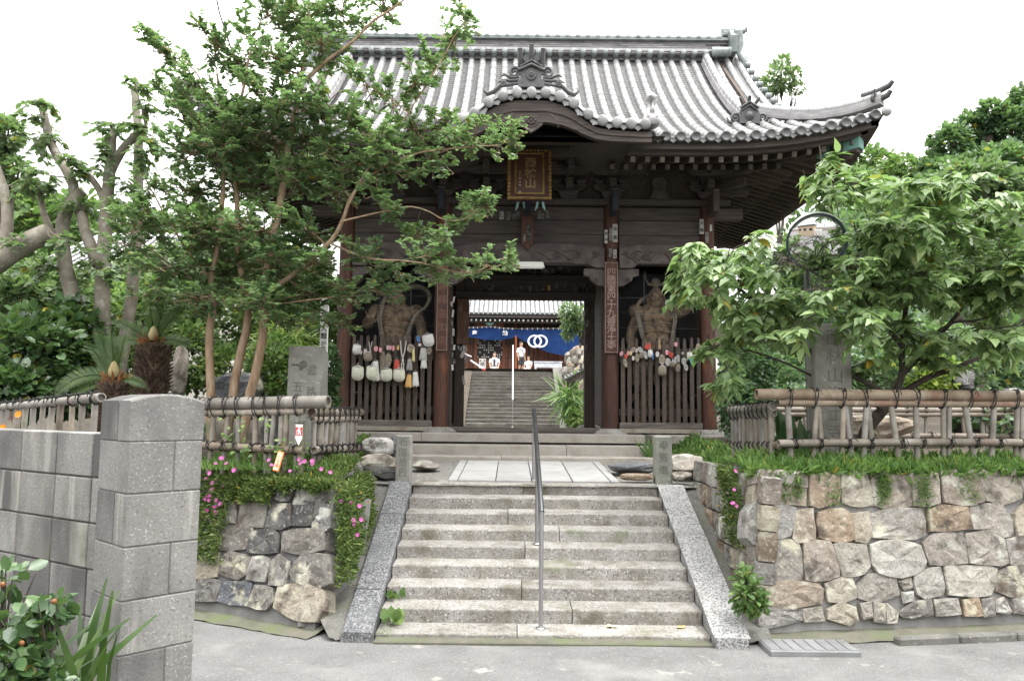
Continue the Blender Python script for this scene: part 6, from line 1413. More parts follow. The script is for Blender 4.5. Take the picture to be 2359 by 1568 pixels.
# ---- ground cover, grass
def cover(name, area, n, m, size, kind, seed, tilt=.6, mat_jit=.0):
    """area(u,v) -> (point, normal)"""
    rg = np.random.default_rng(seed); U = rg.random((n, 2)); pos = np.zeros((n, 3)); dr = np.zeros((n, 3))
    for i in range(n):
        p, nn = area(*U[i]); pos[i] = p; dr[i] = np.array(nn)+rg.normal(scale=tilt, size=3)
    me = leaves_mesh(name, pos, dr, rg.normal(size=(n, 3)), size*rg.uniform(.5, 1.3, n), kind, m); o = place(name, me); return tag(o, kind='stuff')
def wtop(p0, u, v, H): return lambda a, h: Vector(p0)+Vector(u)*a+Vector(v)*(h)
# right wall top grass
def area_r(a, c):
    x = 2.30+3.1*a; yb = 7.43+(x-2.26)*.147; y = yb-.06+.75*c; return (x, y, 1.44+.10*c+.03*nz3(x*3, y*3, 0)), (0, -.45*(1-c), 1)
cover('bamboo_grass', area_r, 4600, 'grass_blade', .125, 'narrow', 71, .95); cover('bamboo_grass', area_r, 1500, 'grass_blade', .15, 'blade', 171, .6)
def area_r2(a, c):
    ks = [.10, .16, .30, .52, .66, .68, .86, .5]; k = ks[int(a*7.99)]; x = 2.30+2.5*k+.16*(c-.5)*(1+nz3(k*9, 0, 0)); d = (a*8 % 1)*(.20+.25*abs(nz3(k*31, 1, 0))); yb = 7.43+(x-2.26)*.147
    return (x, yb-.045-.19*d, 1.44-d), (0, -1, .1)
cover('trailing_grass', area_r2, 1100, 'grass_blade', .075, 'blade', 72, .6)
def area_rs(a, c):
    y = 7.5+.55*a+.0*c; d = c**1.5*.75; return (2.34-.05-.10*(1-d)-.08*rnd(0, 1), y, 1.47-d), (-.8, -.5, .4)
cover('succulent_cover', area_rs, 1700, 'succulent', .055, 'narrow', 73, .7)
# left wall: flowering succulents spilling over
def area_l(a, c):
    p = lp+lu*(2.0*a)+lv*1.30; 
    if c < .45:
        q = c/.45; drop = .04+.07*nz3(a*6, 0, 2)+(.80 if a > .62 else .30*max(0, nz3(a*9, 4, 0))+(.18 if .35 < a < .55 else 0)); 
        pp = p-lv*(drop*q)+ln*(.04+.05*rnd(0, 1)); return pp, (ln.x, ln.y*1.0, .5)
    q = (c-.45)/.55; pp = p+Vector((0, .62*q, .22*q+.02*nz3(a*9, q*5, 0)))+Vector((.15, 0, 0))*q; return pp, (0, -.3, 1)
cover('flowering_succulents', area_l, 17000, 'succulent', .062, 'narrow', 74, .7)
def area_l2(a, c):
    y = 7.42+1.3*a; d = c**.9*(.92-.45*a); return Vector((-1.72+.13*d**.5+.16*rnd(0, 1), y-.25*d, 1.33-d)), (.8, -.5, .4)
cover('flowering_succulents', area_l2, 7500, 'succulent', .06, 'narrow', 75, .7)
cover('garden_grass', lambda a, c: ((-3.3+1.5*a, 7.85+.9*c, 1.40+.05*c), (0, -.2, 1)), 1800, 'grass_blade', .10, 'blade', 76, .5)
def area_b(a, c):
    sg = 1 if a < .5 else -1; aa = (a*2) % 1; y = 9.6+3.0*aa
    return ((2.42+.5*c, y, 1.14+.05*(y-9.5)+.36*c) if sg > 0 else (-1.95-.4*c, y, 1.16+.05*(y-9.5)+.28*c)), (0, -.2, 1)
cover('garden_grass', area_b, 2600, 'grass_blade', .10, 'narrow', 77, .7)
# pink flowers
fb = MB()
for k in range(9):
    a = 2*PI*k/9; ca, sa = math.cos(a), math.sin(a); fb.add([(0, 0, 0), (.010*ca-.006*sa, .010*sa+.006*ca, .008), (.022*ca, .022*sa, .010), (.010*ca+.006*sa, .010*sa-.006*ca, .008)], [(0, 1, 2, 3)])
fb.ell((0, 0, .003), (.006, .006, .005), 6, 4); fl_me = fb.mesh('flower', M['petal'])
FL = [(510,1056),(496,1068),(522,1068),(540,1083),(484,1090),(474,1102),(490,1112),(516,1119),(488,1128),(478,1145),(484,1140),(472,1150),(482,1152),(500,1152),(508,1160),(495,1168),(476,1176),(496,1180),(620,1060),(625,1072),(690,1058),(702,1063),(694,1068),(720,1062),(720,1070),(740,1080),(760,1088),(668,1085),(786,1155),(808,1160),(828,1165),(812,1198),(832,1196),(816,1206),(824,1232),(1692,1085),(1690,1128),(1688,1160),(1695,1165)]
fp = None
for i, (x, y) in enumerate(FL):
    Y = 7.42 if x < 600 else (7.3 if x < 780 else 7.42); 
    if x > 1600: Y = 7.45
    if y < 1090 and x < 780: Y = 7.5
    p = P(x, y, Y); nearp = (x < 1000)
    if nearp and x < 760:
        q = PP(x, y, lp+ln*.10, ln); 
        if q.z < 1.32: p = q
        else: p = P(x, y, 7.62)
    o = place('flower', fl_me, None, loc=p, rot=(math.radians(rnd(35, 75)), 0, rnd(-.6, .6)), scale=rnd(.9, 1.35))
    loc_ = ('on the grass by the left bamboo fence' if y < 1095 and x < 780 else 'in the green cover beside the block pillar' if x < 600 else 'in the greenery hanging by the dark slope stones' if x < 1000 else 'in the greenery hanging from the tan wall corner')
    tag(o, 'small pink daisy like flower '+loc_, 'flower', 'pink flowers '+loc_)
# small plants
def tuft(label, c, n, L, m, kind, seed, cat='plant', name='plant', spread=.05, out=.8, up_=1.0):
    rr = random.Random(seed); t = thing(name, label, cat, c); pos = []; dr = []
    for i in range(n):
        a = rr.uniform(0, 2*PI); pos.append((rr.gauss(0, spread), rr.gauss(0, spread), rr.uniform(0, spread))); dr.append((math.cos(a)*out*rr.random(), math.sin(a)*out*rr.random(), up_*rr.uniform(.5, 1)))
    me = leaves_mesh('leaves', np.array(pos), np.array(dr), np.array([(rr.gauss(0, .5), -1, .4) for _ in range(n)]), np.array([L*rr.uniform(.6, 1.2) for _ in range(n)]), kind, m); place('leaves', me, t); return t
q = P(1502, 1050, 12.2); tuft('green weed growing beside the right end of the gate steps', (q.x, 12.25, 1.27), 60, .30, 'grass_blade', 'blade', 81)
q = P(903, 1368, 7.2); tuft('small bright weed at the left end of the second step', (q.x, 7.26, SZ0+.02), 26, .11, 'leaf_bush', 'small', 82, out=1.2)
q = P(908, 1320, 7.6); tuft('tiny weed at the left end of the third step', (q.x, 7.58, SZ0+SRI+.02), 18, .09, 'leaf_bush', 'small', 83, out=1.2)
mass('shrub', 'low leafy green shrub rooted at the foot of the tan wall corner', 'shrub', [E(1722, 1370, 36, 36, 7.0), E(1715, 1330, 24, 24, 7.05), E(1740, 1390, 24, 24, 6.98)], 'leaf_bush', .06, 520, 'small', seed=84)
mass('shrub', 'glossy leaved shrub with small orange fruit in the lower left corner', 'shrub', [E(40, 1460, 64, 56, 2.75, .16), E(10, 1530, 80, 70, 2.7, .18), E(100, 1420, 36, 32, 2.8, .10), E(10, 1335, 34, 34, 2.85, .10), E(128, 1385, 20, 24, 2.8, .08), E(10, 1600, 130, 50, 2.7, .2)], 'leaf_gloss', .058, 760, 'small', seed=85, shell=.2, bark='bark_dark', base=(P(40, 1568, 2.75).x, 2.75, 0))
for i, (x, y) in enumerate(((125, 1384), (50, 1480), (6, 1345))):
    p = P(x, y, 2.66); b = MB(); b.ell((0, 0, 0), .009, 10, 7); o = b.build('fruit', M['fruit']); o.location = p; tag(o, 'small orange fruit on the glossy shrub in the lower left corner', 'fruit', 'orange fruit on the glossy shrub')
p = P(165, 1600, 2.9); tuft('spiky aloe with thick tapering leaves below the block wall', (p.x, 2.9, max(p.z, .02)), 26, .30, 'leaf_frond', 'blade', 86, 'plant', 'aloe', .05, 1.0, 1.0)
q = P(1815, 990, 8.7); tuft('iris like sword leaves behind the right bamboo fence', (q.x, 8.7, 1.45), 16, .50, 'leaf_gloss', 'narrow', 87, spread=.07, out=.5)
for i, (x, y) in enumerate(((44, 955), (8, 985))):
    p = P(x, y, 4.6); o = place('flower', fl_me, None, loc=p, rot=(1.2, 0, 0), scale=1.1); o.data = fl_me.copy(); o.data.materials[0] = M['petal_orange']; tag(o, 'orange flower above the block wall at the left edge', 'flower', 'orange flowers above the block wall')
# ivy on the left fence
rr = random.Random(5); pos = []; dr = []
for (x0, y0, x1, y1) in ((655, 1010, 640, 1060), (560, 960, 570, 1050), (610, 960, 640, 1055), (700, 1015, 690, 1070), (520, 960, 535, 1040)):
    for k in range(16):
        u = rr.random(); p = P(x0+(x1-x0)*u+rr.gauss(0, 9), y0+(y1-y0)*u+rr.gauss(0, 5), 7.93); pos.append(tuple(p)); dr.append((rr.gauss(0, .6), -.8, rr.gauss(-.4, .3)))
me = leaves_mesh('ivy', np.array(pos), np.array(dr), np.tile([0, -.8, .5], (len(pos), 1)), np.array([.055*rr.uniform(.6, 1.3) for _ in pos]), 'small', 'leaf_bush'); tag(place('ivy', me), kind='stuff')
rockpx('dark rounded garden rock at the far right under the cherry branches', 2185, 850, 2262, 905, 11.4, 'rock_dark', 33, .9)
rockpx('large dark boulder at the right edge behind the bamboo fence', 2240, 900, 2420, 1020, 11.8, 'rock_dark', 34, 1.2)
rockpx('pale low garden rock seen through the right fence', 1960, 960, 2120, 1020, 9.9, 'rock_tan', 35, .8)
rockpx('grey jagged garden rock behind the crape myrtle trunks', 470, 862, 600, 960, 10.0, 'rock_blue', 36, .9)
rockpx('small grey rock at the foot of the crape myrtle', 592, 950, 640, 1040, 9.4, 'rock_blue', 37, .4)
rockpx('tall pale standing stone between the sago palm and the myrtle', 382, 800, 425, 905, 10.4, 'rock_tan', 38, .3)
# ================================================================== beyond the gate: upper stairs, hall, people
US = thing('upper_staircase', 'long flight of weathered stone steps seen through the gate climbing to the main hall', 'staircase', (0, 27.5, 1.45))
UX0, UX1 = -2.3, P(1289, 984, 27.5).x
for i in range(18):
    Y = 27.5+.294*i; z = 1.457+.137*(i+.0)
    cuts = sorted(rnd(UX0+.4, UX1-.4) for _ in range(2)) if i % 2 else [rnd(-.7, .7)]
    xs_ = [UX0]+cuts+[UX1]
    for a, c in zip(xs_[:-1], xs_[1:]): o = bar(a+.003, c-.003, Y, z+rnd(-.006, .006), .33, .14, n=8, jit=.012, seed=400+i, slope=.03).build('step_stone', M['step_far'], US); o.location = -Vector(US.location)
b = MB(); b.prism([(UX0, 27.62, 1.30), (UX0, 32.6, 3.70), (UX0, 32.9, 3.70), (UX0, 32.9, 1.2)], (UX1-UX0, 0, 0)); o = b.build('stair_core', M['cement'], US); o.location = -Vector(US.location)
for sg, x in ((1, UX1),):
    t = thing('cheek_stones', 'grey sloping edge stone on the right of the upper steps' if sg > 0 else 'grey sloping edge stone on the far left of the upper steps', 'cheek stone', (x, 27.4, 1.4))
    for a, c in ((0, .34), (.343, .72), (.723, 1)):
        b = MB(); p = lambda u: (x, 27.2+5.3*u, 1.40+2.42*u); pa, pc = p(a), p(c)
        b.prism([(pa[0], pa[1], pa[2]-.35), (pa[0], pa[1], pa[2]+.06), (pc[0], pc[1], pc[2]+.06), (pc[0], pc[1], pc[2]-.35)], (.34, 0, 0)); o = b.build('cheek_block', M['cement'], t); o.location = -Vector(t.location)
def rail(label, x0, pts_, posts_, r, m='steel'):
    t = thing('handrail', label, 'handrail', (x0, pts_[0][1], posts_[0][1])); o_ = -Vector(t.location)
    b = MB(); b.tube([Vector(p) for p in pts_], r, 14); o = b.build('rail', M[m if x0 != .285 else 'steel_rail'], t); o.location = o_
    for (y, z0, z1, rr_) in posts_:
        b = MB(); b.tube([(x0, y, z0), (x0, y, z1)], rr_, 12); o = b.build('post', M[m], t); o.location = o_
        b = MB(); b.lathe([(rr_*2.2, 0), (rr_*2.2, .006), (rr_*1.5, .012), (rr_*1.02, .014)], (x0, y, z0), 16); o = b.build('base_flange', M[m], t); o.location = o_
    return t
rx = P(1180, 984, 27.5).x
zr = lambda y: 1.42+.137*((y-27.5)/.294)
rail('steel handrail in the middle of the upper steps beyond the gate', rx, [(rx, 27.55, 2.42), (rx, 32.6, 4.78)], [(y, zr(y), zr(y)+.98, .022) for y in (27.6, 29.0, 30.4, 31.8, 32.5)], .032)
# front handrail
fx_ = .285
rail('bare steel handrail standing on the middle of the front staircase', fx_, [(fx_, 7.19, 1.10), (fx_, 7.23, 1.125), (fx_, 9.80, 2.03), (fx_, 9.86, 2.04)], [(7.2, SZ0+.004, 1.11, .021), (8.40, SZ0+SRI*4+.012, 1.52, .021), (9.72, 1.142, 2.0, .021)], .026)
# rock wall at the right of the upper steps
rw2 = thing('rock_wall', 'rough mossy rock wall rising right of the upper steps inside the gate', 'stone wall', (2.6, 28, 1.4))
for k in range(22):
    y = 27.2+(k % 6)*1.0+rnd(-.2, .2); z = 1.6+(k//6)*.62+(k % 6)*.28; o = place('rock', rock_mesh((.75, 1.0, .66), 200+k, random.choice(['rock_grey', 'rock_brown', 'rock_tan', 'rock_pale'])), rw2); o.location = Vector((UX1+.72+.10*(k//6)+rnd(-.06, .06), y, z))-Vector(rw2.location); o.rotation_euler = (rnd(-.2, .2), rnd(-.2, .2), rnd(0, 3))
# small roof at the right edge of the opening
t = thing('wall_roof', 'short dark tiled roof of a side wall jutting into the right of the gate opening', 'roof', P(1335, 870, 24))
d0 = P(1303, 884, 23.5)-Vector(t.location); d1 = P(1360, 862, 24.4)-Vector(t.location)
b = MB(); b.prism([d0, d1, d1+Vector((0, .0, .28)), d0+Vector((0.1, .0, .16))], (0, .9, 0)); b.build('roof_slab', M['wood_y'], t)
for k in range(9):
    p = d0.lerp(d1, k/8)+Vector((.03, -.03, .14+.012*k)); b = MB(); b.tube([p, p+Vector((0, .9, .10))], .045, 8); b.build('roof_tile', M['tile_dark'], t)
mass('plant', 'lush strap leaved plant beside the foot of the upper steps', 'plant', [E(1305, 915, 26, 26, 24, .5), E(1325, 930, 22, 24, 24, .5)], 'leaf_bright2', .62, 260, 'blade', seed=91, shell=.1)
mass('shrub', 'dark leafy shrub under the strap leaved plant inside the gate', 'shrub', [E(1325, 965, 16, 24, 23.5, .4)], 'leaf_bush', .14, 420, 'small', seed=92)
mass('pine_branch', 'drooping conifer branch hanging across the right of the gate opening', 'branch', [E(1310, 715, 22, 20, 22, .3), E(1318, 745, 22, 22, 22, .3), E(1308, 765, 10, 16, 22, .2), E(1332, 730, 14, 24, 22, .3)], 'leaf_camphor', .17, 900, 'narrow', seed=93, shell=.1)
# ---- main hall
HY = 46.0; HZ = 3.85
hall = thing('main_hall', 'dark wooden main hall with a pale tiled roof seen through the gate', 'temple hall', (.5, HY, HZ)); HO = -Vector(hall.location)
def H(name, b, m, par=None):
    o = b.build(name, M[m], par or hall)
    if par is None: o.location = HO
    return o
hx = lambda px: P(px, 800, HY).x
def hb(name, m, x0, x1, y0, y1, z0, z1, par=None):
    b = MB(); b.box(((x0+x1)/2, (y0+y1)/2, (z0+z1)/2), (x1-x0, y1-y0, z1-z0), e=.01); return H(name, b, m, par)
hb('wall', 'wood_y', -9, 9, HY, HY+.2, HZ, 8.6); hb('base', 'granite', -9.5, 9.5, HY-1.3, HY+.2, HZ-.1, HZ+.3)
for px in (1076, 1096, 1160, 1188, 1248, 1290, 1330): hb('wall_post', 'red_wood', hx(px)-.09, hx(px)+.09, HY-.12, HY, HZ+.3, 8)
for (a, c) in ((1078, 1095), (1162, 1187), (1190, 1218), (1220, 1247), (1250, 1288), (1292, 1328)):
    n = 3
    for i in range(n):
        x0 = hx(a)+(hx(c)-hx(a))*i/n; x1 = hx(a)+(hx(c)-hx(a))*(i+1)/n; hb('door_panel', 'red_wood', x0+.03, x1-.03, HY-.05, HY-.005, HZ+.4, HZ+1.3); hb('door_panel', 'red_wood', x0+.03, x1-.03, HY-.05, HY-.005, HZ+1.36, HZ+2.1)
lw_ = hb('lattice_window', 'dark_void', hx(1098), hx(1158), HY-.04, HY-.002, HZ+1.3, HZ+2.55)
b = MB()
for i in range(13): x = hx(1098)+(hx(1158)-hx(1098))*i/12; b.box((x, HY-.07, HZ+1.92), (.035, .04, 1.25))
for j in range(10): b.box((hx(1128), HY-.075, HZ+1.3+1.25*j/9), (hx(1158)-hx(1098), .04, .03))
H('lattice', b, 'wood_h', lw_)
b = MB()
for i in range(12):
    for j in range(9):
        if rnd(0, 1) < .55: b.box((hx(1098)+(hx(1158)-hx(1098))*(i+.5)/12, HY-.05, HZ+1.3+1.25*(j+.5)/9), (.08, .01, .085))
tag(H('window_paper', b, 'paper', lw_), kind='stuff')
hb('door_panel', 'red_wood', hx(1098), hx(1158), HY-.05, HY-.004, HZ+.4, HZ+1.25)
ez = P(1200, 722, 44).z
ht = 44.0
b = MB(); rp = [(ht, ez-.05), (ht+1.2, ez+.62), (ht+3, ez+1.9), (ht+5, ez+3.9)]
b.grid(lambda u, v: (-9.8+19.6*u, ht+5*v, np.interp(ht+5*v, [q[0] for q in rp], [q[1] for q in rp])), 2, 14); hr = H('roof', b, 'tile_pan')
rm = MB(); rm.tube([(0, 0, 0), (0, .55, .31)], [.085, .08], 8); rm = rm.mesh('roof_tile', M['stone_blue_tile']); dm2 = MB(); dm2.lathe([(.004, 0), (.09, 0), (.09, .06)], (0, 0, 0), 10, axis=(0, 1, 0)); dm2 = dm2.mesh('eave_disc', M['tile_dark'])
for k in range(-20, 28):
    x = k*.27+.1
    if x < -3.3 or x > 4.6: continue
    place('eave_disc', dm2, hr, loc=(x, ht-.03, ez))
    y = ht
    while y < ht+2.6:
        z = float(np.interp(y, [q[0] for q in rp], [q[1] for q in rp])); z1 = float(np.interp(y+.5, [q[0] for q in rp], [q[1] for q in rp])); d = Vector((0, .5, z1-z))
        place('roof_tile', rm, hr, loc=(x, y, z+.06), rot=(math.atan2(d.z, .5)-math.atan2(.31, .55), 0, 0)); y += .55
hb('eave_board', 'wood_h', -9.7, 9.7, ht+.05, ht+.3, ez-.24, ez-.10); 
rf = MB(); rf.box((0, 0, 0), (.10, 1.9, .12)); rf = rf.mesh('rafter', M['wood_y']); rfe = MB(); rfe.box((0, 0, 0), (.09, .02, .10)); rfe = rfe.mesh('rafter_end', M['paper'])
for k in range(-12, 18):
    o = place('rafter', rf, hall, loc=Vector((k*.27+.1, ht+1.1, ez-.28))+HO, rot=(math.radians(6), 0, 0)); place('rafter_end', rfe, hall, loc=Vector((k*.27+.1, ht+.13, ez-.38))+HO)
hb('beam', 'wood_h', -9, 9, HY-.25, HY-.05, 7.5, 7.8); hb('beam', 'wood_h', -9, 9, HY-1.5, HY-1.3, 7.1, 7.35)
t = thing('hall_plaque', 'red brown name plaque with gold letters on the main hall above the blue curtain', 'plaque', P(1129, 751, 45)); w = (P(1159, 751, 45).x-P(1098, 751, 45).x); b = MB(); b.box((0, 0, 0), (w, .06, .34), e=.01); b.build('board', M['red_wood'], t)
for k, ch in enumerate('殿本大'[::-1]): pass
text('殿　本', .26, 'lettering', M['gold'], t, (0, -.035, 0), vertical=False, ext=.004)
b = MB(); p = P(1128, 738, 44.6); b.lathe([(.02, -.05), (.26, -.05), (.30, 0), (.26, .05), (.02, .05)], p, 18, axis=(0, 1, 0)); o = b.build('gong', M['copper']); tag(o, 'round green bronze gong hanging under the eave of the main hall', 'gong')
# blue curtain
def curtain(name, x0, x1, top, bot, label, marks):
    t = thing(name, label, 'curtain', P((x0+x1)/2, 755, 44.8)); o_ = Vector(t.location); b = MB()
    def f(u, v):
        px = x0+(x1-x0)*u; yt = np.interp(px, *zip(*top)); yb = np.interp(px, *zip(*bot)); p = P(px, yt+(yb-yt)*v, 44.8); fold = .05*math.sin(u*26)+.09*math.sin(u*7+v*3)*v
        return tuple(p-o_+Vector((0, fold, 0)))
    b.grid(f, 60, 14); cl_ = b.build('cloth', M['curtain'], t)
    b = MB(); n = 12; b.tube([P(x0+(x1-x0)*i/n, float(np.interp(x0+(x1-x0)*i/n, *zip(*top)))-1.2, 44.75)-o_ for i in range(n+1)], .025, 5); b.build('cord', M['straw'], t)
    for i in range(n+1):
        px = x0+(x1-x0)*i/n; p = P(px, float(np.interp(px, *zip(*top)))-.8, 44.74)-o_; b = MB(); b.box(p, (.05, .02, .10)); b.build('loop', M['white_print'], t)
    return t, cl_, o_
tc_, c1, o1 = curtain('blue_curtain', 1070, 1190, [(1070, 755), (1098, 755), (1130, 753), (1160, 757), (1190, 758)], [(1070, 773), (1090, 778), (1120, 783), (1150, 783), (1175, 779), (1190, 775)], 'left short half of the blue festival curtain with two small white characters', None)
for ch, px in (('奉', 1093), ('納', 1163)): text(ch, .30, 'lettering', M['white_print'], c1, P(px, 766.5, 44.55)-o1, ext=.004, off=.01)
tc_, c2, o2 = curtain('blue_curtain', 1190, 1334, [(1190, 758), (1334, 757)], [(1190, 775), (1215, 790), (1240, 803), (1265, 812), (1290, 817), (1334, 820)], 'right long half of the blue festival curtain with two white interlocked rings', None)
b = MB()
for dx in (-6.8, 6.8):
    c = P(1238+dx, 785.5, 44.5)-o2; n = 28; ro, ri = .415, .305; vs = []
    for i in range(n):
        a = 2*PI*i/n
        for r_ in (ri, ro): vs.append(c+Vector((r_*math.cos(a)*1.0, .02 if dx < 0 else 0, r_*math.sin(a)*.9)))
    b.add(vs, [(2*i, 2*i+1, 2*((i+1) % n)+1, 2*((i+1) % n)) for i in range(n)])
    b.add([v+Vector((0, .012, 0)) for v in vs], [(2*i, 2*((i+1) % n), 2*((i+1) % n)+1, 2*i+1) for i in range(n)])
b.build('ring_emblem', M['white_print'], c2)
p = P(1188, 773, 44.4); b = MB(); b.tube([p, P(1188, 850, 44.4)], .055, 10); tag(b.build('red_pole', M['vermilion_dark']), 'thin vermilion pole standing where the two blue curtains meet', 'pole')
# ---- people on the terrace
def person(label, px, Y, ztop, H_, pose, face):
    """one continuous body; clothes and hair as children. H_: full standing height"""
    p = P(px, 800, Y); t = thing('person', label, 'person', (p.x, Y, ztop-(H_ if pose == 'stand' else H_*.74)), face, 'people in front of the main hall'); s = H_/1.72
    b = MB(); hz = (1.60 if pose == 'stand' else 1.60-.45)*s; sh = hz-.20*s; hip = sh-.50*s
    V = lambda x, y, z: (x*s, y*s, z)
    b.ell(V(0, 0, hz), (.078*s, .095*s, .115*s), 12, 8); b.ell(V(0, -.03, hz-.07*s), (.055*s, .06*s, .06*s)); b.ell(V(0, -.10, hz-.01*s), (.014*s, .02*s, .022*s), 6, 4)
    for sg in (-1, 1): b.ell(V(sg*.08, .01, hz), (.015*s, .022*s, .032*s), 6, 4)
    b.tube([V(0, .01, hz-.05*s), V(0, .015, sh)], [.052*s, .06*s], 10)
    b.ell(V(0, .01, sh-.10*s), (.165*s, .10*s, .17*s)); b.ell(V(0, .01, sh-.33*s), (.135*s, .09*s, .20*s)); b.ell(V(0, .01, hip), (.155*s, .105*s, .13*s))
    arms = {'stand': [((-.18, .0, sh-.03*s), (-.23, .02, sh-.30*s), (-.21, -.05, sh-.55*s)), ((.18, 0, sh-.03*s), (.23, .03, sh-.30*s), (.24, -.02, sh-.55*s))],
            'sit': [((-.18, 0, sh-.03*s), (-.25, -.03, sh-.29*s), (-.20, -.18, sh-.48*s)), ((.18, 0, sh-.03*s), (.25, -.03, sh-.29*s), (.20, -.18, sh-.48*s))]}[pose]
    for a in arms:
        b.tube([V(*q) for q in a], [.05*s, .042*s, .030*s], 8); hd = a[-1]; b.ell(V(hd[0], hd[1]-.01, hd[2]-.06*s), (.028*s, .04*s, .055*s), 8, 5)
        for f_ in range(4): b.tube([V(hd[0]-.015+.010*f_, hd[1]-.02, hd[2]-.09*s), V(hd[0]-.018+.012*f_, hd[1]-.03, hd[2]-.145*s)], [.009*s, .007*s], 5)
        b.tube([V(hd[0]*.9, hd[1]-.04, hd[2]-.05*s), V(hd[0]*.85, hd[1]-.06, hd[2]-.10*s)], [.011*s, .008*s], 5)
    if pose == 'stand': legs = [[(sg*.085, .01, hip-.02*s), (sg*.095, -.01, hip-.42*s), (sg*.10, .02, .07*s)] for sg in (-1, 1)]
    else: legs = [[(sg*.09, 0, hip-.03*s), (sg*.14, -.40, hip-.02*s), (sg*.13, -.38, .07*s)] for sg in (-1, 1)]
    for l in legs: b.tube([V(*q) for q in l], [.082*s, .058*s, .04*s], 9); b.ell(V(l[-1][0], l[-1][1]-.05, .04*s), (.045*s, .12*s, .04*s), 8, 5)
    remeshed(b, 'body', M['skin'], .016, t, 1)
    b = MB(); b.ell(V(0, .018, hz+.035*s), (.088*s, .102*s, .10*s), 12, 8); o = b.build('hair', M['hair'], t)
    b = MB(); b.ell(V(0, .01, sh-.11*s), (.182*s, .118*s, .17*s), 14, 8); b.ell(V(0, .01, sh-.34*s), (.165*s, .115*s, .24*s), 14, 8)
    for a in arms: b.tube([V(*a[0]), V(*(Vector(a[0]).lerp(Vector(a[1]), .85)))], [.075*s, .068*s], 8)
    remeshed(b, 'shirt', M['shirt'], .02, t, 1)
    b = MB(); b.ell(V(0, .01, hip-.02*s), (.168*s, .118*s, .13*s))
    for l in legs: b.tube([V(*l[0]), V(*(Vector(l[0]).lerp(Vector(l[1]), .95)))], [.098*s, .080*s], 9)
    remeshed(b, 'trousers', M['trousers' if pose == 'stand' else 'shirt'], .02, t, 1)
    return t, s, sh, hip
Yp = 40.0
t, s, sh, hip = person('standing person in a white shirt with a dark shoulder strap and dark shorts looking right', 1200, Yp, P(1200, 787, Yp).z, 1.72, 'stand', math.radians(38))
b = MB(); b.tube([(-.14*s, -.05, sh+.02), (-.05*s, -.135*s, sh-.12*s), (.08*s, -.14*s, sh-.34*s), (.17*s, -.06, sh-.46*s)], .014, 6, flat=1); b.build('strap', M['trousers'], t)
t, s, sh, hip = person('seated person in a white pilgrim vest over a dark shirt facing the gate', 1139, Yp-.6, P(1139, 811, Yp-.6).z, 1.66, 'sit', 0)
b = MB(); b.box((0, -.115*s, sh-.22*s), (.10*s, .02, .36*s), e=.006); b.build('shirt_front', M['trousers'], t)
b = MB(); b.tube([(.165*s*math.cos(a), .115*s*math.sin(a), hip+.10*s) for a in [2*PI*i/16 for i in range(17)]], .02*s, 6); b.build('belt', M['trousers'], t)
person('small dark haired person in white crouching beside the standing person', 1217, Yp-.3, P(1217, 820, Yp-.3).z, 1.38, 'sit', math.radians(-25))
# seats, boards and other small things on the terrace
def tbox(name, label, cat, x0, y0, x1, y1, Y, m, d=.3):
    a, c = P(x0, y1, Y), P(x1, y0, Y); t = thing(name, label, cat, ((a.x+c.x)/2, Y, HZ)); o_ = -Vector(t.location); return t, a, c, o_
t, a, c, o_ = tbox('offering_table', 'long pale grey table with a slatted top in front of the hall steps', 'table', 1229, 834, 1295, 846, 39.6, 'slab')
for i in range(7): b = MB(); x = a.x+(c.x-a.x)*(i+.5)/7; b.box((x, 39.7, c.z), ((c.x-a.x)/7-.015, .5, .05)); o = b.build('top_plank', M['stone_blue_tile'], t); o.location = o_
b = MB(); b.box(((a.x+c.x)/2, 39.7, c.z-.17), (c.x-a.x-.06, .44, .24), e=.02); o = b.build('front_panel', M['stone_blue_tile'], t); o.location = o_
for x in (a.x+.1, c.x-.1): b = MB(); b.box((x, 39.7, (HZ+c.z-.29)/2), (.1, .4, c.z-.29-HZ)); o = b.build('leg', M['stone_blue_tile'], t); o.location = o_
t, a, c, o_ = tbox('notice_board', 'pale upright notice board with brush characters left of the seated person', 'sign', 1103, 826, 1119, 850, 39.2, 'paper')
b = MB(); b.box(((a.x+c.x)/2, 39.2, (HZ+c.z)/2), (c.x-a.x, .05, c.z-HZ), e=.006); bo = b.build('board', M['paper'], t); bo.location = o_
for k, ch in enumerate('納札'): text(ch, .24, 'lettering', M['ink'], bo, ((a.x+c.x)/2, 39.17, c.z-.26-.26*k), ext=.002)
for sx in (-1, 1): text('奉', .10, 'lettering', M['ink'], bo, ((a.x+c.x)/2+sx*.11, 39.17, c.z-.10), ext=.002)
p = P(1324, 823, 36); b = MB(); b.ell((0, 0, .15), (.16, .16, .17), 14, 9); t = thing('round_lamp', 'white globe lamp on the rock wall at the right of the upper steps', 'lamp', p); b.build('globe', M['white_print'], t); b = MB(); b.tube([(0, 0, -1.2), (0, 0, .0)], .05, 8); b.build('stand', M['tile_dark'], t)
a, c = P(1080, 828, 31.0), P(1117, 852, 30.6); t = thing('streamer_pole', 'slanting white pole with red tips crossing the left of the upper steps', 'pole', c); d = a-c; b = MB(); b.tube([(0, 0, 0), d], .035, 8); b.build('pole', M['white_print'], t)
for u0, u1 in ((0, .12), (.9, 1.0)): b = MB(); b.tube([d*u0+Vector((0, -.01, 0)), d*u1+Vector((0, -.01, 0))], .045, 8); b.build('red_tip', M['sign_red'], t)
b = MB(); b.prism([d*.25, d*.06, d*.06+Vector((-.0, 0, -.14)), d*.2+Vector((0, 0, -.06))], (0, .01, 0)); b.build('pennant', M['cloth_red'], t)
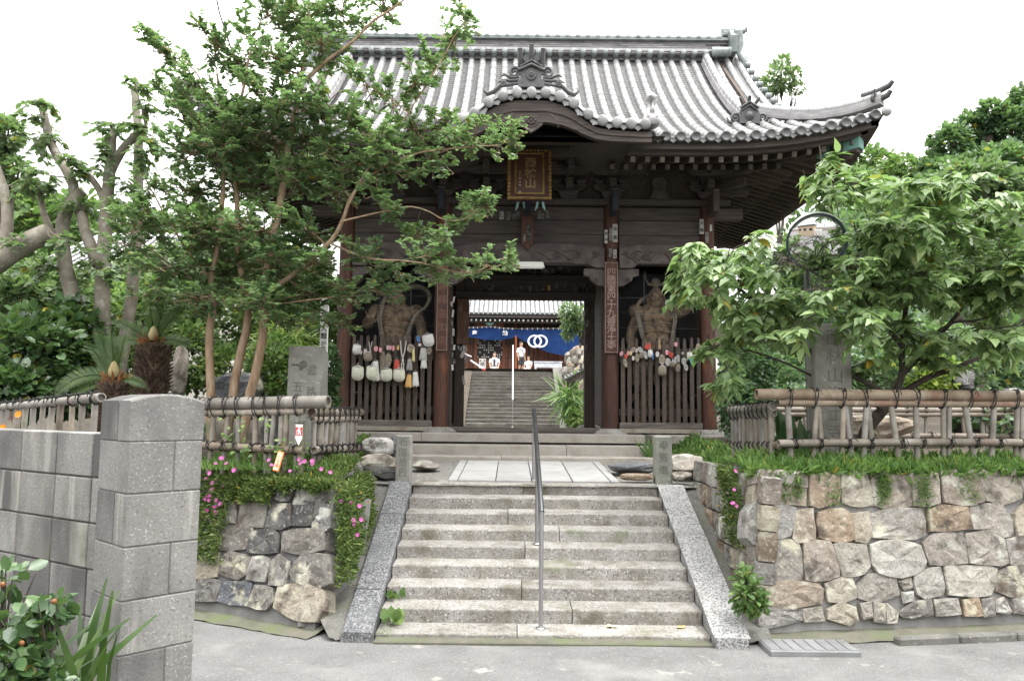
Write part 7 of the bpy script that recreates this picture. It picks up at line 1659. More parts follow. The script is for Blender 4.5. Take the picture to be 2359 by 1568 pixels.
a = P(1072, 823, 30.5); t = thing('paper_umbrella', 'half open dark and white umbrella leaning beside the left door post', 'umbrella', a); b = MB(); s_ = 30.5/FPX
b.prism([(-6*s_, 0, 11*s_), (14*s_, 0, 3*s_), (13*s_, 0, -4*s_), (4*s_, 0, -12*s_), (-8*s_, 0, -14*s_)], (0, .12, 0)); b.build('canopy', M['wood_red'], t)
b = MB(); b.prism([(-6*s_, -.01, 12*s_), (15*s_, -.01, 3*s_), (13*s_, -.01, 1*s_), (-6*s_, -.01, 8*s_)], (0, .04, 0)); b.build('trim', M['white_print'], t)
# ---- far left house between the trees, aerial, wire
p = P(240, 620, 20); t = thing('house', 'white walled house with a grey tiled roof half hidden behind the left trees', 'house', (p.x+1.1, 20.5, 1.5)); o_ = Vector(t.location)
b = MB(); b.box((0, .8, 1.9), (4.2, 3.2, 3.8)); b.build('wall', M['house_wall'], t)
for xx in (-1.2, .2, 1.4): b = MB(); b.box((xx, -.82, 2.6), (.7, .06, .8)); f = b.build('window', M['glass_dark'], t); b = MB(); b.box((xx, -.85, 2.6), (.04, .04, .8)); b.build('frame', M['white_paint'], f)
b = MB(); b.prism([(-2.6, -1.6, 3.7), (2.6, -1.6, 3.7), (1.9, .8, 5.2), (-1.9, .8, 5.2)], (0, .05, .12)); r_ = b.build('roof', M['tile_pan'], t)
for k in range(22): x = -2.5+5*k/21; b = MB(); b.tube([(x, -1.62, 3.85), (x*.74, .8, 5.32)], .05, 6); b.build('roof_tile', M['tile'], r_)
t = thing('aerial', 'thin radio mast on the far hill beside the right eave corner', 'mast', P(2072, 380, 90)); b = MB(); h = P(2066, 205, 90).z-P(2072, 380, 90).z; b.tube([(0, 0, -2), (-.3, 0, h)], [.10, .05], 5); b.build('pole', M['steel'], t); 
for k in range(9): b = MB(); b.tube([(-.3, 0, h*(.2+.08*k)), (.3, 0, h*(.2+.08*k))], .04, 4); b.build('rung', M['steel'], t)
b = MB(); b.tube([P(495, -20, 11), P(505, 30, 11), P(518, 70, 11.1), P(560, 200, 11.4)], .012, 5); tag(b.build('overhead_wire', M['cord']), 'thin black overhead wire crossing the sky at the top left', 'wire')
# the house across the road that the mirror looks at (behind the photographer)
t = thing('house', 'ochre and white house across the road mirrored in the round traffic mirror', 'house', (-5, -9, 0)); b = MB(); b.box((0, 0, 2.6), (9, 5, 5.2)); b.build('wall', M['house_ochre'], t); b = MB(); b.prism([(-5, 3, 5.2), (5, 3, 5.2), (5, -3, 5.2), (-5, -3, 5.2)], (0, 0, .4)); b.build('roof', M['tile_pan'], t)
b = MB(); b.box((6.2, .4, 1.4), (3.4, 4, 2.8)); b.build('garage', M['house_wall'], t)
for xx in (-3, 0, 3): b = MB(); b.box((xx, 2.52, 3.2), (1.4, .06, 1.2)); b.build('window', M['glass_dark'], t)
# ================================================================== things hung on and kept in the gate
Z10 = ZZ(1000, 780, 3.92); Z17 = ZZ(1740, 780, 3.92); FYp = 13.40
# ---- plaque
def wp(px, py, Y): return P(px, py, Y)
pc = P(1219, 405, 12.40); t = thing('temple_plaque', 'dark red hanging plaque with gold frame and three gold characters under the bow eave', 'plaque', pc); t.rotation_euler = (math.radians(-13), 0, math.radians(.6))
t.scale = (.965, .965, .965); W_, H_ = .345, .465
b = MB(); b.box((0, 0, 0), (W_*2, .05, H_*2), e=.01); b.build('back_board', M['wood_red'], t)
b = MB(); b.box((0, -.03, .02), (.46, .02, .74), e=.004); pn = b.build('panel', M['plaque_red'], t)
for sg in (-1, 1):
    b = MB(); b.box((sg*.235, -.045, .02), (.036, .03, .80), e=.006); b.build('inner_frame', M['gold'], t)
    for k in range(14): b = MB(); b.box((sg*(W_+.0), -.035, -.44+.068*k), (.055, .05, .060), e=.012); b.build('frame_block', M['gold'], t)
for z in (.405, -.365): b = MB(); b.box((0, -.045, z), (.434, .03, .034), e=.006); b.build('inner_frame', M['gold'], t)
for k in range(10): b = MB(); b.box((-.28+.0622*k, -.035, H_+.0), (.056, .05, .045), e=.012); b.build('frame_block', M['gold'], t)
b = MB(); b.box((0, -.035, -H_+.02), (W_*1.9, .05, .035), e=.01); b.build('frame_block', M['gold'], t)
for k, ch in enumerate('西林山'): text(ch, .20, 'lettering', M['letter_gold'], pn, (.015, -.043, .23-.20*k), ext=.006, off=.006)
for k, ch in enumerate('杜城書'): text(ch, .055, 'lettering', M['letter_gold'], pn, (-.16, -.042, .05-.062*k), ext=.003, off=.001)
for k, (x, z, w, h) in enumerate(((-.16, -.15, .025, .022), (-.16, -.205, .025, .022), (-.16, -.335, .035, .030), (.105, .235, .012, .022))): b = MB(); b.box((x, -.0435, z), (w, .004, h)); b.build('paper_slip', M['paper'], t)
for x0, sg in ((1192, 1), (1207, -1), (1237, 1), (1251, -1)):
    p = P(x0, 475, 13.0); b = MB(); b.prism([(-.012*sg, 0, .075), (.028*sg, 0, .07), (.012*sg, 0, -.02), (-.042*sg, 0, -.085)], (0, .03, 0)); o = b.build('wing_ornament', M['pale_wing']); o.location = p
    tag(o, 'pale blue wing ornament below the plaque, '+{1192: 'outermost on its left', 1207: 'second from the left', 1237: 'second from the right', 1251: 'outermost on its right'}[x0], 'ornament', 'wing ornaments under the plaque')
# ---- name boards on the inner columns
def name_board(x0, x1, y0, y1, words_, label, mletter, sz):
    a, c = P(x0, y1, 13.33), P(x1, y0, 13.33); w, h = c.x-a.x, c.z-a.z; t = thing('name_board', label, 'sign', ((a.x+c.x)/2, 13.335, (a.z+c.z)/2), 0, 'long name boards on the gate columns')
    b = MB(); b.box((0, .02, 0), (w, .035, h), e=.005); bo = b.build('board', M['wood_red'], t)
    b = MB()
    for sg in (-1, 1): b.box((sg*(w/2-.006), -.0, 0), (.011, .012, h)); b.box((0, -.0, sg*(h/2-.006)), (w-.024, .012, .011))
    b.build('edge_strip', M['letter_pale'], t)
    n = len(words_)
    for k, ch in enumerate(words_): text(ch, sz, 'lettering', M[mletter], bo, (0, .0005, h*.43-h*.90*(k+.45)/n), ext=.0035, off=.003)
    return t
name_board(1393, 1423, 604, 812, '四國第四十九番淨土寺', 'long red board with pale carved characters on the column right of the passage', 'letter_pale', .158)
name_board(1004, 1033, 600, 807, '本尊釋迦如來', 'long red board with faint carved characters on the column left of the passage', 'wood_red_l', .17)
# ---- paper slips
def slip(px, py, w, h, Y, m='paper', rot=0, par=None, wd=None, th=.004):
    """w, h in frame units"""
    p = P(px, py, Y); s = Y/FPX; b = MB(); b.box((0, 0, 0), (w*s, th, h*s)); o = b.build('paper_slip', M[m], gate); o.location = p-Vector(gate.location); o.rotation_euler = (0, math.radians(rot), 0)
    if wd:
        n = len(wd)
        for k, ch in enumerate(wd): text(ch, w*s*.95, 'lettering', M['ink'], o, (0, -th/2-.001, h*s*(.5-(k+.5)/n)*.92), ext=.0006, off=.0012)
    return o
slip(1416.5, 537, 11.5, 43, 13.355, wd='金豊'); slip(1396, 545, 8, 32, 13.40, wd='宮中'); slip(1407, 540, 9, 30, 13.36, 'paper_worn'); slip(1416, 585, 8, 20, 13.36, wd='三宝'); slip(1405, 582, 7, 20, 13.36, 'paper_worn')
slip(1616, 522, 10, 36, 13.36, wd='大龍'); slip(1628, 547, 8, 26, 13.36, 'paper_worn'); slip(1637, 525, 5, 16, 13.365); slip(1616, 575, 10, 20, 13.36)
slip(1218.5, 537, 10, 36, 13.29, 'paper_worn', wd='眞丸'); slip(1208, 548, 5, 18, 13.29, 'paper_worn')
slip(1155, 496, 9, 19, 13.43, wd='講中'); slip(1171, 497, 10, 20, 13.43, 'paper_worn'); slip(1184, 499, 7, 14, 13.43, 'paper_worn'); slip(1193, 494, 7, 14, 13.43, 'paper_worn'); slip(1242, 496, 7, 18, 13.43, 'paper_worn'); slip(1250, 498, 6, 14, 13.43, 'paper_worn'); slip(1261, 494, 7, 18, 13.43, 'paper_worn')
slip(1015, 540, 9, 34, 13.36); slip(1027, 525, 10, 20, 13.36); slip(1032, 545, 6, 22, 13.37)
rr = random.Random(21)
for k in range(30): slip(rr.uniform(1056, 1350), rr.uniform(658, 674), rr.uniform(4, 9), rr.uniform(8, 13), 15.33, 'paper_worn', rr.choice((0, 0, 0, 10, -8)))
for k in range(18): slip(rr.uniform(1210, 1385), rr.uniform(620, 634), rr.uniform(4, 8), rr.uniform(10, 16), 15.35, 'paper_worn')
slip(1264, 663, 6, 12, 15.325, 'cloth_orange')
for (x, y) in [(1338, 700), (1336, 737), (1345, 722), (1347, 760), (1335, 770), (1342, 782), (1352, 745), (1336, 795), (1349, 800), (1340, 812), (1334, 822), (1346, 830), (1338, 845), (1352, 715)]: slip(x, y, rr.uniform(4, 7), rr.uniform(9, 17), 15.28, rr.choice(('paper', 'paper', 'paper_worn')), rr.uniform(-12, 12))
for (x, y) in [(1040, 700), (1043, 722), (1041, 745), (1044, 765), (1041, 785), (1046, 800), (1042, 818), (1046, 832), (1042, 846), (1045, 690)]: slip(x, y, rr.uniform(4, 6), rr.uniform(10, 18), 13.58, rr.choice(('paper', 'paper', 'paper_worn')), rr.uniform(-8, 8))
for (x, y) in [(1056, 800), (1062, 803), (1068, 799), (1073, 802), (1064, 818), (1072, 822), (1066, 870), (1068, 880)]: slip(x, y, rr.uniform(3.5, 5.5), rr.uniform(8, 14), 15.27, 'paper', rr.uniform(-18, 18))
slip(1066, 815, 8, 18, 15.26, 'paper', 25)
t = thing('wooden_board', 'weathered brown board hanging inside the passage at the left door post', 'sign', P(1066, 740, 15.2)); b = MB(); b.box((0, 0, 0), (.24, .03, .90), e=.006); b.build('board', M['wood_brd'], t)
# ---- tube lamp under the carved beam
p = P(1214, 610, 13.22); t = thing('tube_lamp', 'rust stained white fluorescent lamp fitting hung under the carved beam of the gate', 'lamp', p)
b = MB(); w = .30; b.prism([(-w, -.05, -.045), (w, -.05, -.045), (w-.03, -.05, .045), (-w+.03, -.05, .045)], (0, .10, 0)); b.build('housing', M['lamp_white'], t); b = MB(); b.tube([(-w+.03, -.02, -.055), (w-.03, -.02, -.055)], .015, 8); b.build('tube', M['white_print'], t)
for x in (-.2, .2): b = MB(); b.tube([(x, 0, .045), (x, .0, .14)], .006, 5); b.build('hanger', M['cord'], t)
pts_ = [P(1046, y, 13.34) for y in (462, 500, 540, 560)]+[P(1041, y, 13.34) for y in (580, 605, 615)]
b = MB(); b.tube(pts_, .007, 5); tag(b.build('cable', M['wood_end']), 'thin pale cable running down beside the left inner column', 'cable')
p = P(1039, 565, 13.31); b = MB(); b.lathe([(.02, -.05), (.035, -.045), (.032, .03), (.022, .05)], (0, 0, 0), 10); t = thing('insulator', 'small white cable fitting beside the left inner column', 'fitting', p); b.build('cap', M['white_print'], t)
# ---- guardian statues
def nio(label, cx, flip, Yn=14.1, show_face=True):
    """muscular guardian, one continuous body, scarf and base as parts; x grows to the picture right"""
    X0 = P(cx, 720, Yn).x; t = thing('guardian_statue', label, 'statue', (X0, Yn, 1.80), 0, 'guardian statues of the gate'); f = flip; z0 = -1.80
    zz = lambda y: P(cx, y, Yn).z-1.80; s = Yn/FPX
    hz = zz(690 if f > 0 else 688); sh = zz(712); ch = zz(735); wz = zz(778); hp = zz(800)
    b = MB()
    # head
    b.ell((0, -.02, hz), (.150, .165, .20), 16, 12); b.ell((0, -.09, hz-.10), (.115, .10, .10), 12, 8); b.ell((0, -.02, hz+.20), (.06, .06, .08))
    for sg in (-1, 1):
        b.ell((sg*.065, -.165, hz+.045), (.058, .035, .022), 10, 6); b.ell((sg*.08, -.150, hz-.03), (.042, .035, .035)); b.ell((sg*.155, .0, hz-.01), (.025, .045, .075))
    b.ell((0, -.185, hz-.02), (.035, .05, .055)); b.ell((0, -.19, hz-.035), (.05, .03, .022)); b.tube([(-.07, -.155, hz-.085), (0, -.185, hz-.075), (.07, -.155, hz-.085)], .016, 6); b.tube([(-.06, -.145, hz-.135), (0, -.17, hz-.145), (.06, -.145, hz-.135)], .018, 6)
    # neck, chest, belly
    b.tube([(0, .02, hz-.10), (0, .03, sh)], [.12, .15], 12)
    for sg in (-1, 1): b.tube([(sg*.05, -.06, hz-.17), (sg*.14, -.02, sh+.02)], [.03, .035], 7); b.tube([(sg*.04, -.10, sh-.03), (sg*.34, -.02, sh+.02)], [.03, .035], 7)
    b.ell((0, .03, (sh+ch)/2-.04), (.37, .20, .25), 16, 10)
    for sg in (-1, 1):
        b.ell((sg*.155, -.10, sh-.14), (.165, .10, .12), 12, 8); b.ell((sg*.37, .0, sh-.04), (.13, .13, .13), 12, 8)
        for j in range(4): b.tube([(sg*.30, -.05, sh-.26-.055*j), (sg*.18, -.14, sh-.29-.05*j), (sg*.10, -.165, sh-.27-.05*j)], [.022, .026, .016], 6)
        for j in range(3): b.ell((sg*.06, -.135, sh-.31-.10*j), (.06, .06, .048), 8, 6)
    b.ell((0, .0, (ch+wz)/2-.04), (.29, .18, .28), 16, 10); b.ell((0, -.05, wz-.05), (.26, .18, .16), 14, 8)
    # hips and skirted legs
    b.ell((0, .0, hp-.10), (.34, .23, .25), 14, 8)
    for sg in (-1, 1): b.tube([(sg*.16, 0, hp-.15), (sg*.24, -.05, hp-.60), (sg*.26, .0, .25), (sg*.27, -.02, .08)], [.21, .17, .12, .09], 12); b.ell((sg*.28, -.10, .06), (.10, .20, .07))
    def arm(pts_, rs): b.tube(smooth_pts([Vector(q) for q in pts_], 1), [float(np.interp(i/(2*len(pts_)-1), np.linspace(0, 1, len(rs)), rs)) for i in range(2*len(pts_))], 10)
    def hand(c, up, side, open_=True):
        c, up, side = Vector(c), Vector(up).normalized(), Vector(side).normalized(); n = up.cross(side); R = Matrix((side, n, up)).transposed()
        b.ell(c, (.075, .035, .085), 10, 7, R)
        for k in range(4):
            o_ = c+side*(-.054+.036*k)+up*.06; L = (.11, .135, .13, .10)[k]; fan = side*(-.03+.02*k)
            if open_: b.tube([o_, o_+up*L*.5+fan*.6, o_+up*L+fan*1.3], [.019, .017, .012], 7)
            else: b.tube([o_, o_+up*.05, o_+up*.03-n*.06, o_-up*.02-n*.05], [.02, .02, .018, .015], 7)
        b.tube([c-up*.03+side*.06, c+up*.02+side*.11, c+up*.07+side*.125], [.022, .02, .014], 7)
    if f > 0:    # raised open palm on the picture left, fist down on the right
        p = lambda x, y, dy=0: (P(x, y, Yn).x-X0, dy, P(x, y, Yn).z-1.80)
        arm([p(868, 716, 0), p(848, 742, -.05), p(846, 752, -.12), p(858, 748, -.22)], [.125, .10, .085, .06]); hand(p(860, 742, -.27), (.0, -.1, 1), (1, .2, 0))
        arm([p(952, 716, 0), p(968, 742, .02), p(972, 765, -.03), p(966, 795, -.10)], [.13, .105, .09, .06]); hand(p(964, 803, -.12), (-.1, -.2, -1), (-1, .2, 0), False)
    else:        # hand on hip on the picture left, raised arm on the right
        p = lambda x, y, dy=0: (P(x, y, Yn).x-X0, dy, P(x, y, Yn).z-1.80)
        arm([p(1474, 716, 0), p(1462, 745, .03), p(1450, 775, .0), p(1452, 800, -.08)], [.125, .10, .09, .06]); hand(p(1453, 806, -.1), (.1, -.3, -1), (1, 0, 0), False)
        arm([p(1547, 714, 0), p(1572, 722, 0), p(1588, 705, -.08), p(1584, 690, -.12)], [.125, .10, .085, .055]); hand(p(1582, 682, -.14), (0, -.1, 1), (-1, .1, 0))
    o = remeshed(b, 'body', M['statue'], .0115, t, 1)
    # scarf
    b = MB(); p = lambda x, y, dy=0: Vector((P(x, y, Yn-.15).x-X0, dy, P(x, y, Yn-.15).z-1.80))
    if f > 0: runs = [[p(918, 662, .15), p(940, 655, .12), p(966, 656, .05), p(985, 668, 0), p(990, 688, -.05), p(980, 708, -.10), p(962, 722, -.2), p(950, 745, -.22), p(940, 770, -.2), p(930, 800, -.15)], [p(905, 664, .15), p(890, 668, .1), p(882, 690, -.05), p(880, 715, -.22), p(876, 740, -.25), p(880, 765, -.2), p(886, 800, -.15)]]
    else: runs = [[p(1500, 676, .15), p(1488, 684, .1), p(1472, 695, 0), p(1466, 712, -.05), p(1470, 735, -.15), p(1474, 760, -.18), p(1482, 785, -.15), p(1492, 808, -.12)], [p(1528, 684, .15), p(1552, 700, .05), p(1556, 730, -.12), p(1550, 760, -.15), p(1545, 808, -.12)]]
    for r_ in runs:
        q = smooth_pts(r_, 2); b.tube(q, [.062]*len(q), 8, flat=.35)
        for e in (-.03, .03): b.tube([v+Vector((e*.8, -.035, e*.3)) for v in q], .016, 5)
    b.build('scarf', M['ribbon'], t)
    if f < 0:
        b = MB(); hzz = hz+.26
        for sg in (-1, 1): b.tube([(sg*.06, .0, hzz), (sg*.15, .0, hzz+.03), (sg*.19, .0, hzz+.13), (sg*.17, .0, hzz+.24)], [.018, .018, .014, .006], 6)
        b.tube([(-.15, -.02, hzz-.0), (0, -.06, hzz-.02), (.15, -.02, hzz)], .02, 6); b.ell((0, 0, hzz+.04), (.09, .07, .09)); b.build('crown', M['ribbon'], t)
    b = MB()
    for k in range(14): a = 2*PI*k/14; b.tube([(.30*math.cos(a), .22*math.sin(a), hp-.05), (.36*math.cos(a), .27*math.sin(a), hp-.35), (.40*math.cos(a+.1), .30*math.sin(a+.1), hp-.70)], [.07, .08, .05], 6)
    b.build('skirt', M['ribbon'], t)
    b = MB(); b.ell((0, 0, .0), (.55, .45, .10), 14, 7); b.build('rock_base', M['wood_y'], t)
nio('wooden guardian statue with a raised open palm in the left bay of the gate', 912, 1)
nio('wooden guardian statue with a horned crown in the right bay of the gate', 1510, -1)
# ---- offerings hung on the picket fences
def hang(name, label, cat, zm, x, y, w, h, m, kind, group, rot=0):
    """x, y: centre; w, h: size, all in zoom units of that crop"""
    px, py = zm(x, y); k = 1/3.92/1.27566*FYp/FPX; w, h = w*k, h*k; Yh = FYp-.03-(.05 if kind in ('bag', 'bundle') else .025)
    t = thing(name, label, cat, P(px, py, Yh), 0, group); t.rotation_euler = (0, math.radians(rot), 0); b = MB(); sd = int(x*7+y)
    if kind == 'sandal':
        n = 18; out = []
        for i in range(n):
            a = 2*PI*i/n; wx = w/2*(1-.18*max(0, -math.sin(a))*1.0); out.append((wx*math.cos(a), 0, h/2*math.sin(a)))
        b.prism([(p[0], 0, p[2]) for p in out], (0, -.014, 0)); b.build('sole', M[m], t)
        b = MB(); zt = h*.22
        b.tube([(0, -.016, h*.30), (-w*.16, -.03, h*.12), (-w*.40, -.018, -h*.10)], max(.004, w*.05), 5); b.tube([(0, -.016, h*.30), (w*.16, -.03, h*.12), (w*.40, -.018, -h*.10)], max(.004, w*.05), 5)
        b.tube([(-w*.46, -.004, h*.0), (-w*.5, -.01, -h*.3)], .003, 4); b.build('strap', M[m if m != 'cloth_white' else 'cloth_pink'], t)
    elif kind == 'bag':
        n = 16; fr = []
        for i in range(n+1):
            u = i/n; a = PI*u; fr.append((-w/2*math.cos(a)*(1+.05*nz3(u*7, sd, 0)), -h/2*(math.sin(a)**.7)*(.98+.05*nz3(u*9, sd, 2))-h*.02))
        top = [(w*.46, h*.42), (w*.15, h*.46), (-w*.15, h*.44), (-w*.46, h*.42)]
        ol = fr+top; c = (0, 0); vs = [(p[0], 0, p[1]) for p in ol]+[(p[0]*.9, -.022, p[1]*.9) for p in ol]+[(p[0]*.5, -.045, p[1]*.5) for p in ol]+[(0, -.05, 0)]; q = len(ol)
        fs = [(r*q+i, (r+1)*q+i, (r+1)*q+(i+1) % q, r*q+(i+1) % q)[::-1] for r in range(2) for i in range(q)]+[(2*q+i, 3*q, 2*q+(i+1) % q)[::-1] for i in range(q)]+[tuple(range(q))]
        b.add(vs, fs, True); b.build('pouch', M[m], t)
        b = MB(); b.tube([(w*.40, -.01, h*.42), (w*.1, -.03, h*.50), (-w*.1, -.03, h*.50), (-w*.40, -.01, h*.42)], .007, 5); b.tube([(-w*.1, -.02, h*.5), (-w*.02, 0, h*.5+.06), (w*.1, -.02, h*.5)], .004, 4); b.build('drawstring', M['cloth_grey' if m == 'cloth_white' else 'cloth_white'], t)
    elif kind == 'cloth':
        n = 8; nn = 6; vs = []
        for yy in (0, -.02):
            for j in range(nn+1):
                for i in range(n+1):
                    u, v = i/n*2-1, j/nn; ww = w/2*(.62+.38*v); fold = .010*math.sin(u*8+sd)*v
                    vs.append((u*ww, yy+fold-.012*(1-abs(u))*(1 if yy else 0), h/2-h*v+.012*math.cos(u*7+sd)*v))
        m_ = n+1; k2 = m_*(nn+1); g = lambda j, i, s: s*k2+j*m_+i
        for j in range(nn):
            for i in range(n): b.add([], []); 
        fs = [(g(j, i, 1), g(j+1, i, 1), g(j+1, i+1, 1), g(j, i+1, 1)) for j in range(nn) for i in range(n)]+[(g(j, i, 0), g(j, i+1, 0), g(j+1, i+1, 0), g(j+1, i, 0)) for j in range(nn) for i in range(n)]
        fs += [(g(nn, i, 0), g(nn, i+1, 0), g(nn, i+1, 1), g(nn, i, 1)) for i in range(n)]+[(g(0, i, 1), g(0, i+1, 1), g(0, i+1, 0), g(0, i, 0)) for i in range(n)]+[(g(j, 0, 0), g(j+1, 0, 0), g(j+1, 0, 1), g(j, 0, 1)) for j in range(nn)]+[(g(j, n, 1), g(j+1, n, 1), g(j+1, n, 0), g(j, n, 0)) for j in range(nn)]
        b.add(vs, fs, True); b.build('folded_cloth', M[m], t)
        b = MB(); b.tube([(-w*.2, 0, h*.5), (0, .01, h*.5+.04), (w*.2, 0, h*.5)], .004, 4); b.build('loop', M['cloth_grey'], t)
    elif kind == 'bundle':
        for q in range(9):
            xo = (q-4)/9*w*.8; b.tube([(xo*.4, 0, h*.5), (xo, -.02+.01*math.sin(q), h*.2), (xo*1.1, -.02, -h*.2), (xo*.8+rnd(-.01, .01), -.01, -h*.5+rnd(0, .04))], w*.075, 5)
        b.ell((0, -.01, h*.40), (w*.28, .02, w*.2), 8, 5); b.build('strands', M[m], t)
    elif kind == 'cord':
        for q in (-1, 1): b.tube([(q*w*.45, 0, h*.5), (q*w*.25, -.01, h*.1), (-q*w*.1, -.015, -h*.2), (q*w*.2, -.015, -h*.33), (q*w*.1, -.01, -h*.5)], .010, 6)
        b.ell((0, -.015, -h*.2), (.018, .018, .018), 8, 5); b.build('cord', M[m], t)
    return t
GL, GR = 'offerings hung on the left picket fence', 'offerings hung on the right picket fence'
def HL(n, lab, cat, *a, **k): hang(n, lab, cat, Z10, *a, GL, **k)
def HR(n, lab, cat, *a, **k): hang(n, lab, cat, Z17, *a, GR, **k)
HL('cloth_bag', 'rounded printed cloth bag at the far left of the left picket fence', 'bag', 200, 1240, 140, 165, 'cloth_print', 'bag'); HL('cloth_bag', 'rounded printed cloth bag behind the white towel on the left pickets', 'bag', 365, 1235, 135, 165, 'cloth_print', 'bag')
HL('cloth_bag', 'rounded printed cloth bag under the grey strand bundle', 'bag', 528, 1258, 140, 150, 'cloth_print', 'bag'); HL('cloth_bag', 'rounded printed cloth bag below the red pouch', 'bag', 676, 1262, 138, 150, 'cloth_print', 'bag')
HL('towel', 'white folded towel with a point hanging over a printed bag', 'cloth', 410, 1215, 92, 225, 'cloth_white', 'cloth', rot=-4); HL('cloth_bag', 'small crumpled white bag in the upper left of the left picket fence', 'bag', 188, 965, 95, 120, 'cloth_white', 'bag', rot=8)
HL('charm', 'tiny white sandal charm right of the crumpled white bag', 'charm', 236, 1000, 34, 52, 'cloth_white', 'sandal'); HL('charm', 'tiny white sandal charm above the straw pouch', 'charm', 286, 985, 34, 52, 'cloth_white', 'sandal'); HL('charm', 'small dark pink sandal charm between the pouch strap and the pickets', 'charm', 410, 960, 46, 66, 'cloth_pink', 'sandal'); HL('charm', 'small pink sandal charm left of the strand bundle', 'charm', 462, 972, 36, 56, 'cloth_pink', 'sandal')
HL('straw_pouch', 'brown straw pouch hanging by a grey strap on the left pickets', 'pouch', 316, 1050, 104, 110, 'straw', 'bag', rot=-10); HL('pouch_strap', 'grey cloth strap above the brown straw pouch', 'strap', 346, 940, 40, 130, 'cloth_grey', 'cord')
HL('strand_bundle', 'long bundle of grey and red paper strands on the left pickets', 'bundle', 490, 1135, 70, 285, 'straw', 'bundle'); HL('straw_sandal', 'large grey woven sandal beside the strand bundle', 'sandal', 551, 1090, 78, 165, 'straw', 'sandal'); HL('cloth_pouch', 'dark red cloth pouch in the middle of the left picket fence', 'pouch', 651, 1140, 76, 108, 'cloth_red', 'cloth')
HL('charm', 'white sandal charm touching a pink one above the grey sandal', 'charm', 546, 946, 32, 56, 'cloth_white', 'sandal'); HL('charm', 'pink sandal charm beside a white one above the grey sandal', 'charm', 576, 946, 32, 56, 'cloth_pink', 'sandal'); HL('charm', 'narrow pale sandal charm on a long string over the red pouch', 'charm', 611, 952, 28, 62, 'cloth_pink', 'sandal'); HL('charm', 'orange tinted sandal charm left of the white rope', 'charm', 665, 948, 30, 52, 'cloth_orange', 'sandal')
HL('rope', 'white and red twisted rope hanging down the left pickets', 'rope', 720, 1030, 74, 330, 'cloth_white', 'cord'); HL('straw_sandal', 'wide beige sandal under a grey knot of cloth', 'sandal', 812, 955, 104, 92, 'straw', 'sandal', rot=70); HL('ribbon', 'pale yellow ribbon hanging from the beige sandal', 'ribbon', 842, 1035, 36, 140, 'cloth_yellow', 'cloth')
HL('cloth_bag', 'grey cloth bag right of the white rope', 'bag', 797, 1145, 72, 125, 'cloth_grey', 'cloth'); HL('printed_bag', 'orange printed paper bag lowest on the left pickets', 'bag', 788, 1332, 76, 145, 'cloth_orange', 'cloth', rot=3); HL('towel', 'white folded cloth with a red edge beside the orange bag', 'cloth', 866, 1310, 80, 165, 'cloth_white', 'cloth', rot=-3)
HL('cloth_bag', 'grey white cloth bag right of centre on the left pickets', 'bag', 955, 1020, 96, 142, 'cloth_grey', 'cloth'); HL('cloth_bag', 'white cloth bag showing under the grey white bag', 'bag', 962, 1135, 80, 98, 'cloth_white', 'cloth'); HL('straw_sandal', 'brown straw sandal at the right end of the left picket fence', 'sandal', 1020, 980, 64, 95, 'straw', 'sandal', rot=8); HL('cloth_bag', 'large white drawstring bag top right on the left pickets', 'bag', 1012, 860, 136, 150, 'cloth_white', 'bag', rot=-12); HL('charm', 'blue and yellow charm left of the large white bag', 'charm', 898, 845, 40, 72, 'cloth_blue', 'sandal', rot=-15); HL('charm', 'round white charm under the blue charm', 'charm', 915, 915, 40, 36, 'cloth_white', 'sandal')
HR('charm', 'pink sandal charm at the left end of the right picket fence', 'charm', 333, 1015, 38, 56, 'cloth_pink', 'sandal', rot=20); HR('charm', 'red sandal charm above a straw sandal near the name board', 'charm', 388, 1046, 36, 58, 'cloth_red', 'sandal'); HR('straw_sandal', 'narrow straw sandal below the red charm', 'sandal', 380, 1122, 46, 100, 'straw', 'sandal', rot=-12); HR('charm', 'pale pink charm left of the yellow one', 'charm', 411, 1008, 30, 54, 'cloth_pink', 'sandal'); HR('charm', 'bright yellow charm on the right pickets', 'charm', 441, 1010, 34, 50, 'cloth_yellow', 'sandal'); HR('charm', 'white charm below the yellow one', 'charm', 470, 1068, 32, 52, 'cloth_white', 'sandal')
HR('straw_sandal', 'grey sandal lying sideways right of the yellow charm', 'sandal', 470, 972, 54, 68, 'straw', 'sandal', rot=50); HR('straw_sandal', 'grey sandal hanging below the sideways one', 'sandal', 516, 1062, 52, 96, 'straw', 'sandal'); HR('charm', 'small cream charm between grey sandals', 'charm', 508, 980, 28, 50, 'cloth_white', 'sandal'); HR('straw_sandal', 'grey sandal tilted left of the red cloth', 'sandal', 553, 972, 50, 78, 'cloth_grey', 'sandal', rot=-40); HR('straw_sandal', 'short pale sandal under the tilted one', 'sandal', 564, 1032, 50, 70, 'straw', 'sandal'); HR('straw_sandal', 'pale sandal pointing down below the red cloth', 'sandal', 610, 1030, 46, 96, 'cloth_grey', 'sandal', rot=-18)
HR('red_cloth', 'crumpled red cloth at the top middle of the right pickets', 'cloth', 640, 935, 80, 70, 'cloth_red', 'cloth', rot=15); HR('cloth_bag', 'white knotted cloth right of the red cloth', 'bag', 666, 1012, 54, 92, 'cloth_white', 'bag'); HR('charm', 'small blue tag beside the white knotted cloth', 'charm', 694, 1042, 24, 70, 'cloth_blue', 'cloth'); HR('charm', 'oval white charm in the middle of the right pickets', 'charm', 748, 1022, 42, 60, 'cloth_white', 'sandal'); HR('wooden_tag', 'upright wooden tag above the middle of the right pickets', 'tag', 770, 918, 30, 96, 'wood_pale', 'cloth')
